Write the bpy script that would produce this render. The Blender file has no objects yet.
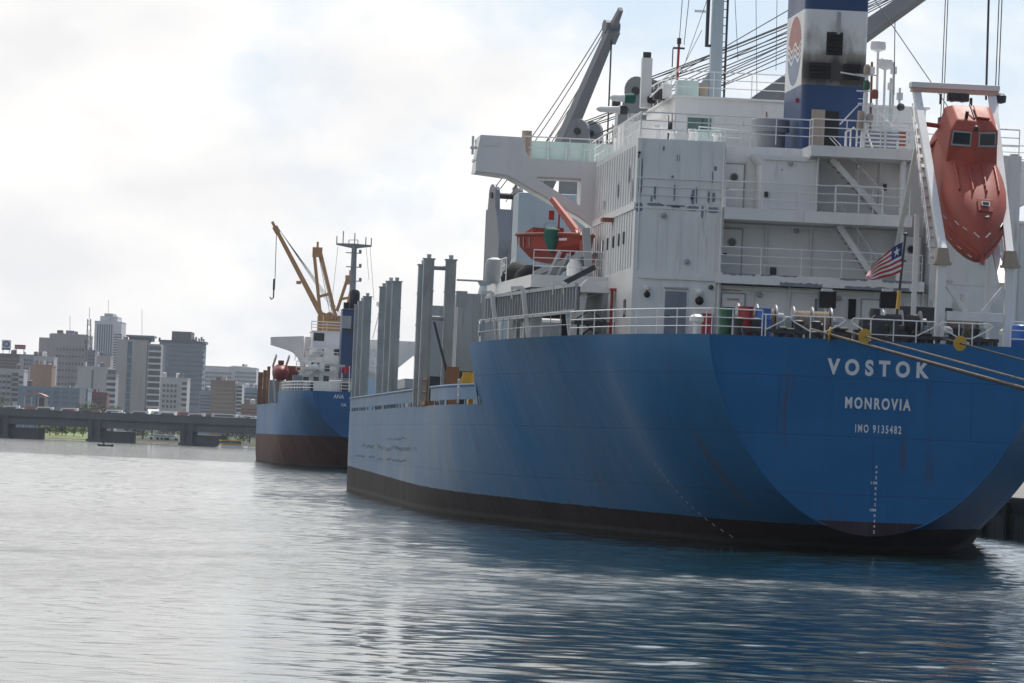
import bpy, math, random
import numpy as np
from mathutils import Vector, Matrix, noise as mnoise
R = math.radians
random.seed(7)
SC = bpy.context.scene
COL = SC.collection

# ------------------------------------------------------------------ camera
FPX = 4384.0
CAM = Vector((-27.15, -160.0, 3.5))
YAW, PITCH, ROLL = 0.0849, 0.02338, 0.042
F0 = Vector((math.sin(YAW), math.cos(YAW), 0.0))
R0 = Vector((math.cos(YAW), -math.sin(YAW), 0.0))
FW = F0 * math.cos(PITCH) + Vector((0, 0, math.sin(PITCH)))
U0 = R0.cross(FW)
RT = R0 * math.cos(ROLL) + U0 * math.sin(ROLL)
UP = RT.cross(FW)
cam_data = bpy.data.cameras.new("camera")
cam_data.sensor_width = 36.0
cam_data.lens = FPX / 1024.0 * 36.0
cam_data.clip_start = 0.5
cam_data.clip_end = 20000
cam = bpy.data.objects.new("camera", cam_data)
COL.objects.link(cam)
cam.matrix_world = Matrix((
    (RT.x, UP.x, -FW.x, CAM.x), (RT.y, UP.y, -FW.y, CAM.y), (RT.z, UP.z, -FW.z, CAM.z), (0, 0, 0, 1)))
SC.camera = cam

def at(px, py, X=None, Y=None, Z=None):
    """a measured point of the place: its sight line met with a known plane"""
    d = FW + RT * ((px - 512) / FPX) + UP * ((341.5 - py) / FPX)
    if Y is not None: t = (Y - CAM.y) / d.y
    elif X is not None: t = (X - CAM.x) / d.x
    else: t = (Z - CAM.z) / d.z
    return CAM + d * t

# ------------------------------------------------------------------ world, sun, exposure
SUN_EL, SUN_AZ = R(62), R(28)          # azimuth from +Y towards +X
TO_SUN = Vector((math.sin(SUN_AZ) * math.cos(SUN_EL), math.cos(SUN_AZ) * math.cos(SUN_EL), math.sin(SUN_EL)))
w = bpy.data.worlds.new("World"); SC.world = w; w.use_nodes = True
nt = w.node_tree; nt.nodes.clear()
def wn(t, **k):
    n = nt.nodes.new(t)
    for a, v in k.items(): setattr(n, a, v)
    return n
wout = wn('ShaderNodeOutputWorld'); wbg = wn('ShaderNodeBackground'); wbg.inputs[1].default_value = 0.10
sky = wn('ShaderNodeTexSky', sky_type='NISHITA'); sky.sun_disc = False
sky.sun_elevation = SUN_EL; sky.sun_rotation = SUN_AZ
sky.air_density = 1.0; sky.dust_density = 1.6; sky.ozone_density = 1.5
tc = wn('ShaderNodeTexCoord')
mp = wn('ShaderNodeMapping'); mp.inputs['Scale'].default_value = (13, 13, 19); mp.inputs['Location'].default_value = (3.1, 0.4, 2.2)
nz = wn('ShaderNodeTexNoise'); nz.inputs['Scale'].default_value = 1.0; nz.inputs['Detail'].default_value = 9; nz.inputs['Roughness'].default_value = 0.55
sep = wn('ShaderNodeSeparateXYZ')
nt.links.new(tc.outputs['Generated'], mp.inputs[0]); nt.links.new(mp.outputs[0], nz.inputs['Vector']); nt.links.new(tc.outputs['Generated'], sep.inputs[0])
def wm(op, a, b, c=None):
    n = wn('ShaderNodeMath', operation=op)
    for i, v in enumerate((a, b, c)):
        if v is None: continue
        if isinstance(v, (int, float)): n.inputs[i].default_value = v
        else: nt.links.new(v, n.inputs[i])
    return n.outputs[0]
# cloud bank: thick towards the north-west and low, thinning to the east and higher up
bias = wm('MULTIPLY_ADD', sep.outputs['X'], -1.9, 0.30)
bias = wm('MULTIPLY_ADD', sep.outputs['Z'], -0.55, bias)
bias = wm('MAXIMUM', wm('MINIMUM', bias, 0.5), -0.03)
# the bank stands ahead, towards the lagoon and the sun; overhead and behind the sky is open
ahead = wn('ShaderNodeMapRange', interpolation_type='SMOOTHSTEP')
ahead.inputs['From Min'].default_value = 0.15; ahead.inputs['From Max'].default_value = 0.80
nt.links.new(sep.outputs['Y'], ahead.inputs['Value'])
cl = wm('ADD', nz.outputs['Fac'], bias)
cl = wm('MULTIPLY_ADD', wm('SUBTRACT', ahead.outputs[0], 1.0), 0.45, cl)
# out-of-view upper cloud thickened and brightened, added to lighten the water
glow = wn('ShaderNodeMapRange', interpolation_type='SMOOTHSTEP'); glow.inputs['From Min'].default_value = 0.13; glow.inputs['From Max'].default_value = 0.60
nt.links.new(sep.outputs['Z'], glow.inputs['Value'])
glow = wm('MULTIPLY', glow.outputs[0], ahead.outputs[0])
cl = wm('MULTIPLY_ADD', glow, 0.22, cl)
rmp = wn('ShaderNodeMapRange', interpolation_type='SMOOTHSTEP')
rmp.inputs['From Min'].default_value = 0.42; rmp.inputs['From Max'].default_value = 0.66
nt.links.new(cl, rmp.inputs['Value'])
# cloud shading from a second, broader noise
mp2 = wn('ShaderNodeMapping'); mp2.inputs['Scale'].default_value = (16, 16, 30)
nz2 = wn('ShaderNodeTexNoise'); nz2.inputs['Scale'].default_value = 1.0; nz2.inputs['Detail'].default_value = 7
nt.links.new(tc.outputs['Generated'], mp2.inputs[0]); nt.links.new(mp2.outputs[0], nz2.inputs['Vector'])
shade = wn('ShaderNodeMapRange'); shade.inputs['From Min'].default_value = 0.36; shade.inputs['From Max'].default_value = 0.58
shade.inputs['To Min'].default_value = 0.0; shade.inputs['To Max'].default_value = 1.0
nt.links.new(nz2.outputs['Fac'], shade.inputs['Value'])
ccol = wn('ShaderNodeMix', data_type='RGBA')
ccol.inputs[6].default_value = (8.0, 7.95, 7.95, 1); ccol.inputs[7].default_value = (9.6, 9.4, 9.05, 1)
nt.links.new(shade.outputs[0], ccol.inputs[0])
skb = wn('ShaderNodeMix', data_type='RGBA'); nt.links.new(wm('MULTIPLY', ahead.outputs[0], 0.8), skb.inputs[0])
skb.inputs[7].default_value = (6.3, 7.5, 8.8, 1)          # thin high veil over the blue
nt.links.new(sky.outputs[0], skb.inputs[6])
wmix = wn('ShaderNodeMix', data_type='RGBA')
gain = wn('ShaderNodeVectorMath', operation='SCALE'); nt.links.new(ccol.outputs[2], gain.inputs[0]); nt.links.new(wm('MULTIPLY_ADD', glow, 1.3, 1.0), gain.inputs['Scale'])
nt.links.new(rmp.outputs[0], wmix.inputs[0]); nt.links.new(skb.outputs[2], wmix.inputs[6]); nt.links.new(gain.outputs[0], wmix.inputs[7])
nt.links.new(wmix.outputs[2], wbg.inputs[0]); nt.links.new(wbg.outputs[0], wout.inputs[0])

sd = bpy.data.lights.new("sun", 'SUN'); sd.energy = 3.8; sd.angle = R(0.5); sd.color = (1.0, 0.955, 0.88)
so = bpy.data.objects.new("sun", sd); COL.objects.link(so)
so.rotation_euler = (-TO_SUN).to_track_quat('-Z', 'Y').to_euler()
SC.view_settings.view_transform = 'Standard'
SC.view_settings.look = 'None'
SC.view_settings.exposure = 0.24
SC.view_settings.gamma = 1.0
SC.view_settings.use_curve_mapping = False
try:
    SC.cycles.volume_bounces = 0
    SC.cycles.max_bounces = 6
    SC.cycles.use_denoising = True
except Exception:
    pass

# ------------------------------------------------------------------ materials
class NT:
    def __init__(s, name):
        s.m = bpy.data.materials.new(name); s.m.use_nodes = True
        s.t = s.m.node_tree; s.t.nodes.clear()
        s.out = s.n('ShaderNodeOutputMaterial'); s.b = s.n('ShaderNodeBsdfPrincipled')
        s.l(s.b.outputs[0], s.out.inputs[0])
        s.tc = s.n('ShaderNodeTexCoord')
    def n(s, t, **k):
        x = s.t.nodes.new(t)
        for a, v in k.items(): setattr(x, a, v)
        return x
    def l(s, a, b): s.t.links.new(a, b)
    def noise(s, scale=1.0, stretch=(1, 1, 1), detail=5, rough=0.55, loc=(0, 0, 0), src=None):
        m = s.n('ShaderNodeMapping'); m.inputs['Scale'].default_value = stretch; m.inputs['Location'].default_value = loc
        s.l(src or s.tc.outputs['Object'], m.inputs[0])
        x = s.n('ShaderNodeTexNoise'); x.inputs['Scale'].default_value = scale
        x.inputs['Detail'].default_value = detail; x.inputs['Roughness'].default_value = rough
        s.l(m.outputs[0], x.inputs['Vector'])
        return x.outputs['Fac']
    def ramp(s, v, a, b, to=(0, 1)):
        r = s.n('ShaderNodeMapRange'); r.inputs['From Min'].default_value = a; r.inputs['From Max'].default_value = b
        r.inputs['To Min'].default_value = to[0]; r.inputs['To Max'].default_value = to[1]
        s.l(v, r.inputs['Value']); return r.outputs[0]
    def math(s, op, a, b=0.0):
        x = s.n('ShaderNodeMath', operation=op)
        for i, v in enumerate((a, b)):
            if isinstance(v, (int, float)): x.inputs[i].default_value = v
            else: s.l(v, x.inputs[i])
        return x.outputs[0]
    def mix(s, f, a, b, blend='MIX'):
        x = s.n('ShaderNodeMix', data_type='RGBA', blend_type=blend)
        for i, v in ((0, f), (6, a), (7, b)):
            if isinstance(v, (int, float)): x.inputs[i].default_value = v
            elif isinstance(v, (tuple, list)): x.inputs[i].default_value = (*v[:3], 1)
            else: s.l(v, x.inputs[i])
        return x.outputs[2]
    def bump(s, h, dist=0.02, strength=0.5, normal=None):
        x = s.n('ShaderNodeBump'); x.inputs['Distance'].default_value = dist; x.inputs['Strength'].default_value = strength
        s.l(h, x.inputs['Height'])
        if normal is not None: s.l(normal, x.inputs['Normal'])
        s.l(x.outputs[0], s.b.inputs['Normal']); return x.outputs[0]
    def set(s, **k):
        for a, v in k.items():
            i = s.b.inputs[a.replace('_', ' ')]
            if isinstance(v, (int, float)): i.default_value = v
            elif isinstance(v, (tuple, list)): i.default_value = (*v[:3], 1)
            else: s.l(v, i)

RUST = (0.17, 0.075, 0.032)
def paint(name, col, rough=0.45, var=0.18, rust=0.0, chips=0.0, chipcol=(0.19, 0.21, 0.25), scale=1.0, grime=0.25, streak=0.10):
    """weathered paint: patchy tone, rain streaks, rust runs, primer patches"""
    N = NT(name)
    big = N.noise(0.45 * scale, detail=6)
    c = N.mix(N.ramp(big, 0.3, 0.7), tuple(x * (1 - var) for x in col), tuple(min(x * (1 + var * 0.6), 0.9) for x in col))
    st = N.noise(2.2 * scale, (1, 1, 0.07), detail=5, rough=0.6)
    c = N.mix(N.math('MULTIPLY', N.ramp(st, 0.52, 0.74), grime), c, tuple(x * 0.55 + 0.01 for x in col))
    if rust > 0:
        r1 = N.noise(1.7 * scale, (1, 1, streak), detail=7, rough=0.65, loc=(5, 2, 1))
        r2 = N.noise(0.35 * scale, detail=4, loc=(2, 9, 4))
        rm = N.math('MULTIPLY', N.ramp(r1, 0.60, 0.70), N.ramp(r2, 0.42, 0.62))
        c = N.mix(N.math('MULTIPLY', rm, rust), c, RUST)
        r3 = N.noise(4.0 * scale, detail=6, loc=(8, 1, 3))
        c = N.mix(N.math('MULTIPLY', N.ramp(r3, 0.70, 0.76), rust), c, (0.12, 0.05, 0.025))
    if chips > 0:
        k = N.noise(0.9 * scale, (1.0, 1.0, 0.55), detail=3, rough=0.4, loc=(1, 7, 3))
        c = N.mix(N.math('MULTIPLY', N.ramp(k, 0.68, 0.69), chips), c, chipcol)
    N.set(Base_Color=c, Roughness=N.ramp(big, 0.2, 0.8, (rough * 0.8, min(1, rough * 1.25))))
    N.bump(N.noise(3.0 * scale, detail=3), 0.02, 0.12)
    return N.m
def plain(name, col, rough=0.6, metal=0.0, var=0.12, scale=2.0, spec=0.5):
    N = NT(name)
    f = N.noise(scale, detail=5)
    N.set(Base_Color=N.mix(N.ramp(f, 0.3, 0.7), tuple(x * (1 - var) for x in col), tuple(min(0.95, x * (1 + var)) for x in col)), Roughness=rough, Metallic=metal)
    N.b.inputs['Specular IOR Level'].default_value = spec
    return N.m
M = {}
M['white'] = paint('white_paint', (0.70, 0.70, 0.695), 0.42, 0.07, rust=0.55, grime=0.22)
M['white_house'] = paint('white_house_paint', (0.70, 0.70, 0.695), 0.42, 0.08, rust=0.75, chips=0.0, grime=0.22)
M['white_rail'] = paint('rail_paint', (0.72, 0.72, 0.72), 0.4, 0.06, rust=0.7, scale=2.5)
M['primer'] = plain('grey_primer', (0.19, 0.21, 0.26), 0.7)
M['grey'] = paint('grey_paint', (0.33, 0.35, 0.37), 0.5, 0.12, rust=0.5)
M['greyblue'] = paint('grey_blue_paint', (0.34, 0.41, 0.46), 0.5, 0.10, rust=0.6)
M['stanch'] = paint('stanchion_paint', (0.34, 0.365, 0.375), 0.6, 0.25, rust=1.0, grime=0.6, scale=1.2)
M['boom'] = paint('boom_paint', (0.20, 0.21, 0.235), 0.55, 0.15, rust=0.45)
M['dark'] = plain('dark_steel', (0.035, 0.037, 0.042), 0.55)
M['black'] = plain('matt_black', (0.008, 0.008, 0.009), 0.7)
M['soot'] = plain('sooty_louvre', (0.018, 0.017, 0.016), 0.8)
M['wire'] = plain('wire_rope', (0.035, 0.033, 0.035), 0.6)
M['deckgreen'] = paint('deck_paint', (0.10, 0.13, 0.12), 0.7, 0.2, rust=0.6)
M['rustred'] = paint('rust_red_paint', (0.27, 0.08, 0.05), 0.6, 0.2, rust=0.8)
M['ruststeel'] = paint('rusted_steel', (0.24, 0.11, 0.055), 0.75, 0.3, rust=0.6)
M['yellow'] = paint('yellow_paint', (0.62, 0.36, 0.04), 0.5, 0.15, rust=0.3)
M['craneyellow'] = paint('crane_ochre', (0.50, 0.27, 0.12), 0.55, 0.15, rust=0.4)
M['red'] = paint('red_paint', (0.38, 0.03, 0.03), 0.45, 0.12, rust=0.2)
M['green'] = paint('green_paint', (0.03, 0.11, 0.06), 0.5, 0.15, rust=0.1)
M['bluedrum'] = paint('blue_drum_plastic', (0.03, 0.13, 0.42), 0.4, 0.08)
M['glass'] = plain('dark_glass', (0.02, 0.03, 0.035), 0.08, spec=0.6)
M['glassgreen'] = plain('green_tinted_glass', (0.10, 0.17, 0.17), 0.12)
M['tealcover'] = plain('green_canvas', (0.015, 0.10, 0.075), 0.8, var=0.25)
M['darkcover'] = plain('dark_canvas', (0.018, 0.022, 0.022), 0.85, var=0.3)
M['rope'] = plain('hemp_rope', (0.26, 0.21, 0.165), 0.9, var=0.3, scale=8)
M['ropedark'] = plain('tarred_rope', (0.06, 0.055, 0.055), 0.9, var=0.3, scale=8)
M['letter'] = paint('white_lettering', (0.70, 0.71, 0.72), 0.5, 0.05, rust=0.15)
M['flagred'] = plain('flag_red', (0.50, 0.03, 0.05), 0.8)
M['flagwhite'] = plain('flag_white', (0.75, 0.73, 0.68), 0.8)
M['flagblue'] = plain('flag_blue', (0.03, 0.05, 0.16), 0.8)
M['rubber'] = plain('black_rubber', (0.015, 0.015, 0.016), 0.7)
M['tan'] = paint('tan_primer', (0.36, 0.30, 0.24), 0.7, 0.2, rust=0.3)
M['orange'] = paint('orange_grp', (0.35, 0.064, 0.040), 0.6, 0.25, rust=0.25, grime=0.5, scale=1.6)
M['orangedark'] = paint('red_orange_grp', (0.33, 0.038, 0.024), 0.5, 0.12, grime=0.3, scale=2.5)
M['reflect'] = plain('reflective_tape', (0.55, 0.55, 0.55), 0.4)
M['palegreen'] = paint('pale_green_paint', (0.48, 0.60, 0.57), 0.45, 0.08, rust=0.2)
def funnel_white():
    N = NT('sooty_funnel_white'); sx = N.n('ShaderNodeSeparateXYZ'); N.l(N.tc.outputs['Object'], sx.inputs[0])
    f = N.noise(1.6, (1, 1, .35), detail=6); g = N.noise(.6, detail=4)
    low = N.math('SUBTRACT', 1.75, N.math('ABSOLUTE', N.math('MULTIPLY', N.math('SUBTRACT', sx.outputs['Z'], 19.05), 1.25)))
    run = N.math('MULTIPLY', N.ramp(sx.outputs['Z'], 21.9, 19.4), .75)
    soot = N.math('MULTIPLY', N.math('ADD', N.math('MAXIMUM', low, run), N.math('MULTIPLY', N.math('SUBTRACT', f, .5), 1.6)), N.ramp(sx.outputs['Y'], 15.6, 15.3))
    c = N.mix(N.ramp(g, .3, .7), (.60, .60, .59), (.68, .69, .70))
    c = N.mix(N.ramp(soot, .3, .8, (0, .85)), c, (.16, .135, .11)); c = N.mix(N.ramp(soot, .85, 1.3, (0, .92)), c, (.018, .017, .016))
    N.set(Base_Color=c, Roughness=.5); return N.m
M['funnelwhite'] = funnel_white()
M['funnelblue'] = paint('funnel_blue', (0.015, 0.048, 0.14), 0.4, 0.1, rust=0.15)
M['salmon'] = paint('faded_red_paint', (0.46, 0.13, 0.10), 0.5, 0.15, rust=0.2)
M['boatred'] = paint('dark_red_grp', (0.20, 0.016, 0.018), 0.5, 0.15)
M['beamrust'] = paint('rust_bled_paint', (0.55, 0.38, 0.31), 0.6, 0.15, rust=0.5)
M['logored'] = plain('emblem_red', (0.31, 0.115, 0.10), 0.5)
M['logoblue'] = plain('emblem_blue', (0.165, 0.205, 0.30), 0.5)

def hull_material(name, blue, boot, z_boot, tide=0.25, scrapes=False, ax=(0, 1), trim=0.0):
    ax, ay = ax          # runs follow the plating down: along the side they vary with Y only, on the stern with X only
    N = NT(name)
    P = N.tc.outputs['Object']
    sx = N.n('ShaderNodeSeparateXYZ'); N.l(P, sx.inputs[0])
    big = N.noise(0.10, detail=7, rough=0.6)
    c = N.mix(N.ramp(big, 0.32, 0.68), tuple(x * 0.80 for x in blue), tuple(x * 1.18 for x in blue))
    plate = N.noise(0.9, (0.25, 0.22, 0.55), detail=3, rough=0.4)
    c = N.mix(N.math('MULTIPLY', N.ramp(plate, 0.46, 0.56), 0.22), c, tuple(x * 1.25 + 0.012 for x in blue))
    st = N.noise(1.6, (ax, ay, 0.05), detail=6, rough=0.62)
    fadeq = N.math('ADD', N.math('MULTIPLY', N.ramp(sx.outputs['Y'], 26, 55), ay), 0.22 if ay else 0.6)      # the rounded quarter is cleaner than the midbody
    c = N.mix(N.math('MULTIPLY', N.math('MULTIPLY', N.ramp(st, 0.53, 0.72), 0.30), fadeq), c, tuple(x * 0.5 + 0.008 for x in blue))
    ch = N.noise(2.6, (ax, ay, 0.07), detail=5, rough=0.6, loc=(4, 4, 0))
    c = N.mix(N.math('MULTIPLY', N.math('MULTIPLY', N.ramp(ch, 0.58, 0.74), 0.22), fadeq), c, tuple(x * 1.2 + 0.05 for x in blue))
    # rust runs
    r1 = N.noise(1.3, (ax, ay, 0.06), detail=8, rough=0.7, loc=(9, 3, 1)); r2 = N.noise(0.3, detail=4, loc=(2, 9, 4))
    c = N.mix(N.math('MULTIPLY', N.math('MULTIPLY', N.ramp(r1, 0.57, 0.67), N.ramp(r2, 0.44, 0.58)), 0.8), c, (0.085, 0.055, 0.038))
    r3 = N.noise(2.5, (1, 1, 0.7), detail=6, loc=(8, 1, 3))
    c = N.mix(N.ramp(r3, 0.72, 0.76, (0, 0.8)), c, (0.06, 0.035, 0.025))
    scar = None
    if scrapes:      # long fender scars along the midbody
        chalk = N.noise(0.30, (0, 0.6, 0.9), detail=7, rough=0.68, loc=(3, 3, 3))
        chalk = N.math('MULTIPLY', N.math('ADD', N.ramp(chalk, 0.30, 0.66), 0.25), N.ramp(sx.outputs['Y'], 24, 58))
        c = N.mix(N.math('MULTIPLY', chalk, 0.62), c, (0.095, 0.145, 0.185))
        for (z0, amp, y0, y1, wd, seed) in ((3.0, 0.8, 58, 118, 0.085, 1), (2.35, 0.5, 62, 125, 0.06, 5), (3.5, 0.9, 66, 90, 0.05, 9)):
            wv = N.noise(0.09, (0, 1, 0), detail=5, rough=0.6, loc=(0, seed * 7.3, 0)); gate = N.noise(0.22, (0, 1, 0.6), detail=6, rough=0.7, loc=(0, seed * 3.1, seed))
            dz = N.math('ABSOLUTE', N.math('SUBTRACT', sx.outputs['Z'], N.math('ADD', N.math('MULTIPLY', N.math('SUBTRACT', wv, 0.5), amp), z0)))
            m = N.math('MULTIPLY', N.ramp(dz, wd * 1.6, wd * 0.6), N.ramp(gate, 0.43, 0.50))
            m = N.math('MULTIPLY', m, N.math('MULTIPLY', N.ramp(sx.outputs['Y'], y0, y0 + 6), N.ramp(sx.outputs['Y'], y1, y1 - 8)))
            c = N.mix(N.math('MULTIPLY', m, 0.6), c, (0.018, 0.022, 0.030)); scar = m if scar is None else N.math('MAXIMUM', scar, m)
    # welded seams between the plates
    cv = N.n('ShaderNodeCombineXYZ'); N.l(N.math('ADD', N.math('MULTIPLY', sx.outputs['X'], ax), N.math('MULTIPLY', sx.outputs['Y'], ay)), cv.inputs[0]); N.l(sx.outputs['Z'], cv.inputs[1])
    br = N.n('ShaderNodeTexBrick'); br.inputs['Scale'].default_value = 1.0; br.inputs['Brick Width'].default_value = 7.2; br.inputs['Row Height'].default_value = 2.15
    br.inputs['Mortar Size'].default_value = 0.022; br.inputs['Mortar Smooth'].default_value = 0.4; br.inputs['Color1'].default_value = (.80, .80, .80, 1); br.inputs['Color2'].default_value = (1, 1, 1, 1); br.inputs['Mortar'].default_value = (.5, .5, .5, 1)
    N.l(cv.outputs[0], br.inputs['Vector'])
    c = N.mix(N.math('MULTIPLY', br.outputs['Fac'], 0.8), c, tuple(x * 0.45 + 0.006 for x in blue))
    pv = N.n('ShaderNodeSeparateColor'); N.l(br.outputs['Color'], pv.inputs[0])
    c = N.mix(N.ramp(pv.outputs[0], .8, 1.0, (0.16, 0)), c, tuple(x * 1.3 + 0.012 for x in blue))
    # boot topping, with a ragged edge and a tide mark
    edge = N.math('ADD', N.math('SUBTRACT', sx.outputs['Z'], N.math('MULTIPLY', sx.outputs['Y'], trim)), N.math('MULTIPLY', N.math('SUBTRACT', N.noise(0.8, detail=4), 0.5), 0.10))
    bt = N.noise(0.5, (1, 1, 0.3), detail=7, loc=(1, 1, 1))
    bc = N.mix(N.ramp(bt, 0.35, 0.7), tuple(x * 0.65 for x in boot), tuple(x * 1.35 for x in boot))
    bw = N.noise(3.0, (1, 1, 0.12), detail=5, loc=(3, 0, 0))
    bc = N.mix(N.math('MULTIPLY', N.ramp(bw, 0.55, 0.7), 0.35), bc, tuple(x * 1.6 + 0.02 for x in boot))
    edge0 = N.math('ADD', sx.outputs['Z'], N.math('MULTIPLY', N.math('SUBTRACT', N.noise(1.4, detail=5), 0.5), 0.22))
    slime = N.ramp(edge0, tide + 0.12, tide)
    bc = N.mix(N.math('MULTIPLY', slime, 0.8), bc, (0.055, 0.054, 0.050))
    bc = N.mix(N.ramp(edge0, tide - 0.10, tide - 0.16), bc, (0.02, 0.022, 0.018))
    c = N.mix(N.ramp(edge, z_boot + 0.015, z_boot - 0.015), c, bc)
    N.set(Base_Color=c, Roughness=N.math('MAXIMUM', N.ramp(big, 0.3, 0.7, (0.46, 0.58)), N.ramp(edge, z_boot + 0.02, z_boot - 0.02, (0, 0.75))))
    spl = N.ramp(edge, z_boot + 0.02, z_boot - 0.02, (0.22, 0.15))
    if scar is not None: spl = N.math('MULTIPLY', spl, N.math('SUBTRACT', 1.0, N.math('MULTIPLY', scar, 0.8)))
    N.l(spl, N.b.inputs['Specular IOR Level'])
    dent = N.noise(0.35, (0.5, 1.0, 0.6), detail=3)
    b1 = N.n('ShaderNodeBump'); b1.inputs['Distance'].default_value = 0.16; b1.inputs['Strength'].default_value = 0.5
    N.l(dent, b1.inputs['Height'])
    N.bump(N.noise(1.1, (0.6, 0.6, 0.6), detail=3), 0.04, 0.18, b1.outputs[0])
    return N.m
M['hull'] = hull_material('blue_hull_paint', (0.010, 0.112, 0.265), (0.024, 0.017, 0.019), 0.98, scrapes=True, trim=0.0050)
M['hull_stern'] = hull_material('blue_stern_paint_lit', (0.013, 0.118, 0.285), (0.045, 0.032, 0.042), 1.18, ax=(1, 0))  # stern blue lighter than the sides: its brighter light is put into the colour
M['hull2'] = hull_material('second_hull_paint', (0.010, 0.10, 0.25), (0.075, 0.030, 0.024), 3.5, tide=0.3)
M['hull2_stern'] = hull_material('second_stern_paint', (0.010, 0.10, 0.25), (0.07, 0.028, 0.024), 3.5, tide=0.3, ax=(1, 0))

# ------------------------------------------------------------------ mesh builder
class MB:
    def __init__(s): s.v, s.f, s.mi, s.mats = [], [], [], []
    def mat(s, m):
        if m not in s.mats: s.mats.append(m)
        return s.mats.index(m)
    def add(s, vs, fs, m=None):
        b = len(s.v); s.v += [Vector(p) for p in vs]; k = s.mat(m) if m else 0
        for f in fs: s.f.append([b + i for i in f]); s.mi.append(k)
        return s
    def box(s, x0, x1, y0, y1, z0, z1, m=None):
        x0, x1 = min(x0, x1), max(x0, x1); y0, y1 = min(y0, y1), max(y0, y1); z0, z1 = min(z0, z1), max(z0, z1)
        return s.add([(x0, y0, z0), (x1, y0, z0), (x1, y1, z0), (x0, y1, z0), (x0, y0, z1), (x1, y0, z1), (x1, y1, z1), (x0, y1, z1)],
                     [(3, 2, 1, 0), (4, 5, 6, 7), (0, 1, 5, 4), (1, 2, 6, 5), (2, 3, 7, 6), (3, 0, 4, 7)], m)
    def bar(s, a, b, w, h=None, m=None, up=Vector((0, 0, 1)), w2=None, h2=None):
        a, b = Vector(a), Vector(b); h = h or w; w2 = w2 or w; h2 = h2 or h
        d = (b - a).normalized()
        if abs(d.dot(up)) > 0.98: up = Vector((0, 1, 0))
        x = d.cross(up).normalized(); y = x.cross(d)
        vs = [a - x * w / 2 - y * h / 2, a + x * w / 2 - y * h / 2, a + x * w / 2 + y * h / 2, a - x * w / 2 + y * h / 2,
              b - x * w2 / 2 - y * h2 / 2, b + x * w2 / 2 - y * h2 / 2, b + x * w2 / 2 + y * h2 / 2, b - x * w2 / 2 + y * h2 / 2]
        return s.add(vs, [(3, 2, 1, 0), (4, 5, 6, 7), (0, 1, 5, 4), (1, 2, 6, 5), (2, 3, 7, 6), (3, 0, 4, 7)], m)
    def tube(s, pts, r, n=6, m=None, r2=None, cap=True):
        pts = [Vector(p) for p in pts]; L = len(pts); base = len(s.v); k = s.mat(m) if m else 0
        px = None
        for i, p in enumerate(pts):
            d = (pts[min(i + 1, L - 1)] - pts[max(i - 1, 0)]).normalized()
            if px is None:
                u = Vector((0, 0, 1)) if abs(d.z) < 0.9 else Vector((0, 1, 0))
                px = d.cross(u).normalized()
            px = (px - d * px.dot(d)).normalized(); py = d.cross(px)
            rr = r if r2 is None else r + (r2 - r) * i / max(1, L - 1)
            for j in range(n):
                a = 2 * math.pi * j / n
                s.v.append(p + px * math.cos(a) * rr + py * math.sin(a) * rr)
        for i in range(L - 1):
            for j in range(n):
                a, b = base + i * n + j, base + i * n + (j + 1) % n
                s.f.append([a, b, b + n, a + n]); s.mi.append(k)
        if cap:
            s.f.append([base + j for j in range(n)][::-1]); s.mi.append(k)
            s.f.append([base + (L - 1) * n + j for j in range(n)]); s.mi.append(k)
        return s
    def cyl(s, a, b, r, n=16, m=None, r2=None): return s.tube([a, b], r, n, m, r2)
    def lathe(s, c, prof, n=16, m=None, axis=Vector((0, 0, 1))):
        c = Vector(c); axis = Vector(axis).normalized()
        u = axis.orthogonal().normalized(); v = axis.cross(u); base = len(s.v); k = s.mat(m) if m else 0
        for (r, h) in prof:
            for j in range(n):
                a = 2 * math.pi * j / n
                s.v.append(c + axis * h + u * math.cos(a) * r + v * math.sin(a) * r)
        for i in range(len(prof) - 1):
            for j in range(n):
                a, b = base + i * n + j, base + i * n + (j + 1) % n
                s.f.append([a, b, b + n, a + n]); s.mi.append(k)
        s.f.append([base + j for j in range(n)][::-1]); s.mi.append(k)
        s.f.append([base + (len(prof) - 1) * n + j for j in range(n)]); s.mi.append(k)
        return s
    def prism(s, outline, vec, m=None):
        """outline: planar list of 3D points; vec: extrusion"""
        o = [Vector(p) for p in outline]; n = len(o); vec = Vector(vec)
        vs = o + [p + vec for p in o]
        fs = [list(range(n))[::-1], list(range(n, 2 * n))] + [[i, (i + 1) % n, n + (i + 1) % n, n + i] for i in range(n)]
        return s.add(vs, fs, m)
    def build(s, name, m=None, parent=None, smooth=False, bevel=0.0):
        me = bpy.data.meshes.new(name)
        off = root_loc(parent)
        me.from_pydata([tuple(p - off) for p in s.v], [], s.f)
        mats = s.mats or [m]
        if s.mats and None in s.mats: mats = [x or m for x in s.mats]
        for x in mats: me.materials.append(M[x] if isinstance(x, str) else x)
        if s.mats: me.polygons.foreach_set('material_index', s.mi)
        import bmesh
        bm = bmesh.new(); bm.from_mesh(me); bmesh.ops.recalc_face_normals(bm, faces=bm.faces)
        if smooth is True:
            for f in bm.faces: f.smooth = True
        bm.to_mesh(me); bm.free()
        o = bpy.data.objects.new(name, me); COL.objects.link(o)
        if smooth == 'auto':
            me.polygons.foreach_set('use_smooth', [True] * len(me.polygons))
            me.set_sharp_from_angle(angle=R(40))
        if parent is not None: o.parent = parent
        if bevel:
            b = o.modifiers.new('bevel', 'BEVEL'); b.width = bevel; b.segments = 2; b.limit_method = 'ANGLE'
        return o
def root_loc(p):
    v = Vector((0, 0, 0))
    while p is not None: v = v + p.location; p = p.parent
    return v
def tag(o, label=None, cat=None, group=None, kind=None):
    if label: o['label'] = label
    if cat: o['category'] = cat
    if group: o['group'] = group
    if kind: o['kind'] = kind
    return o
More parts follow.
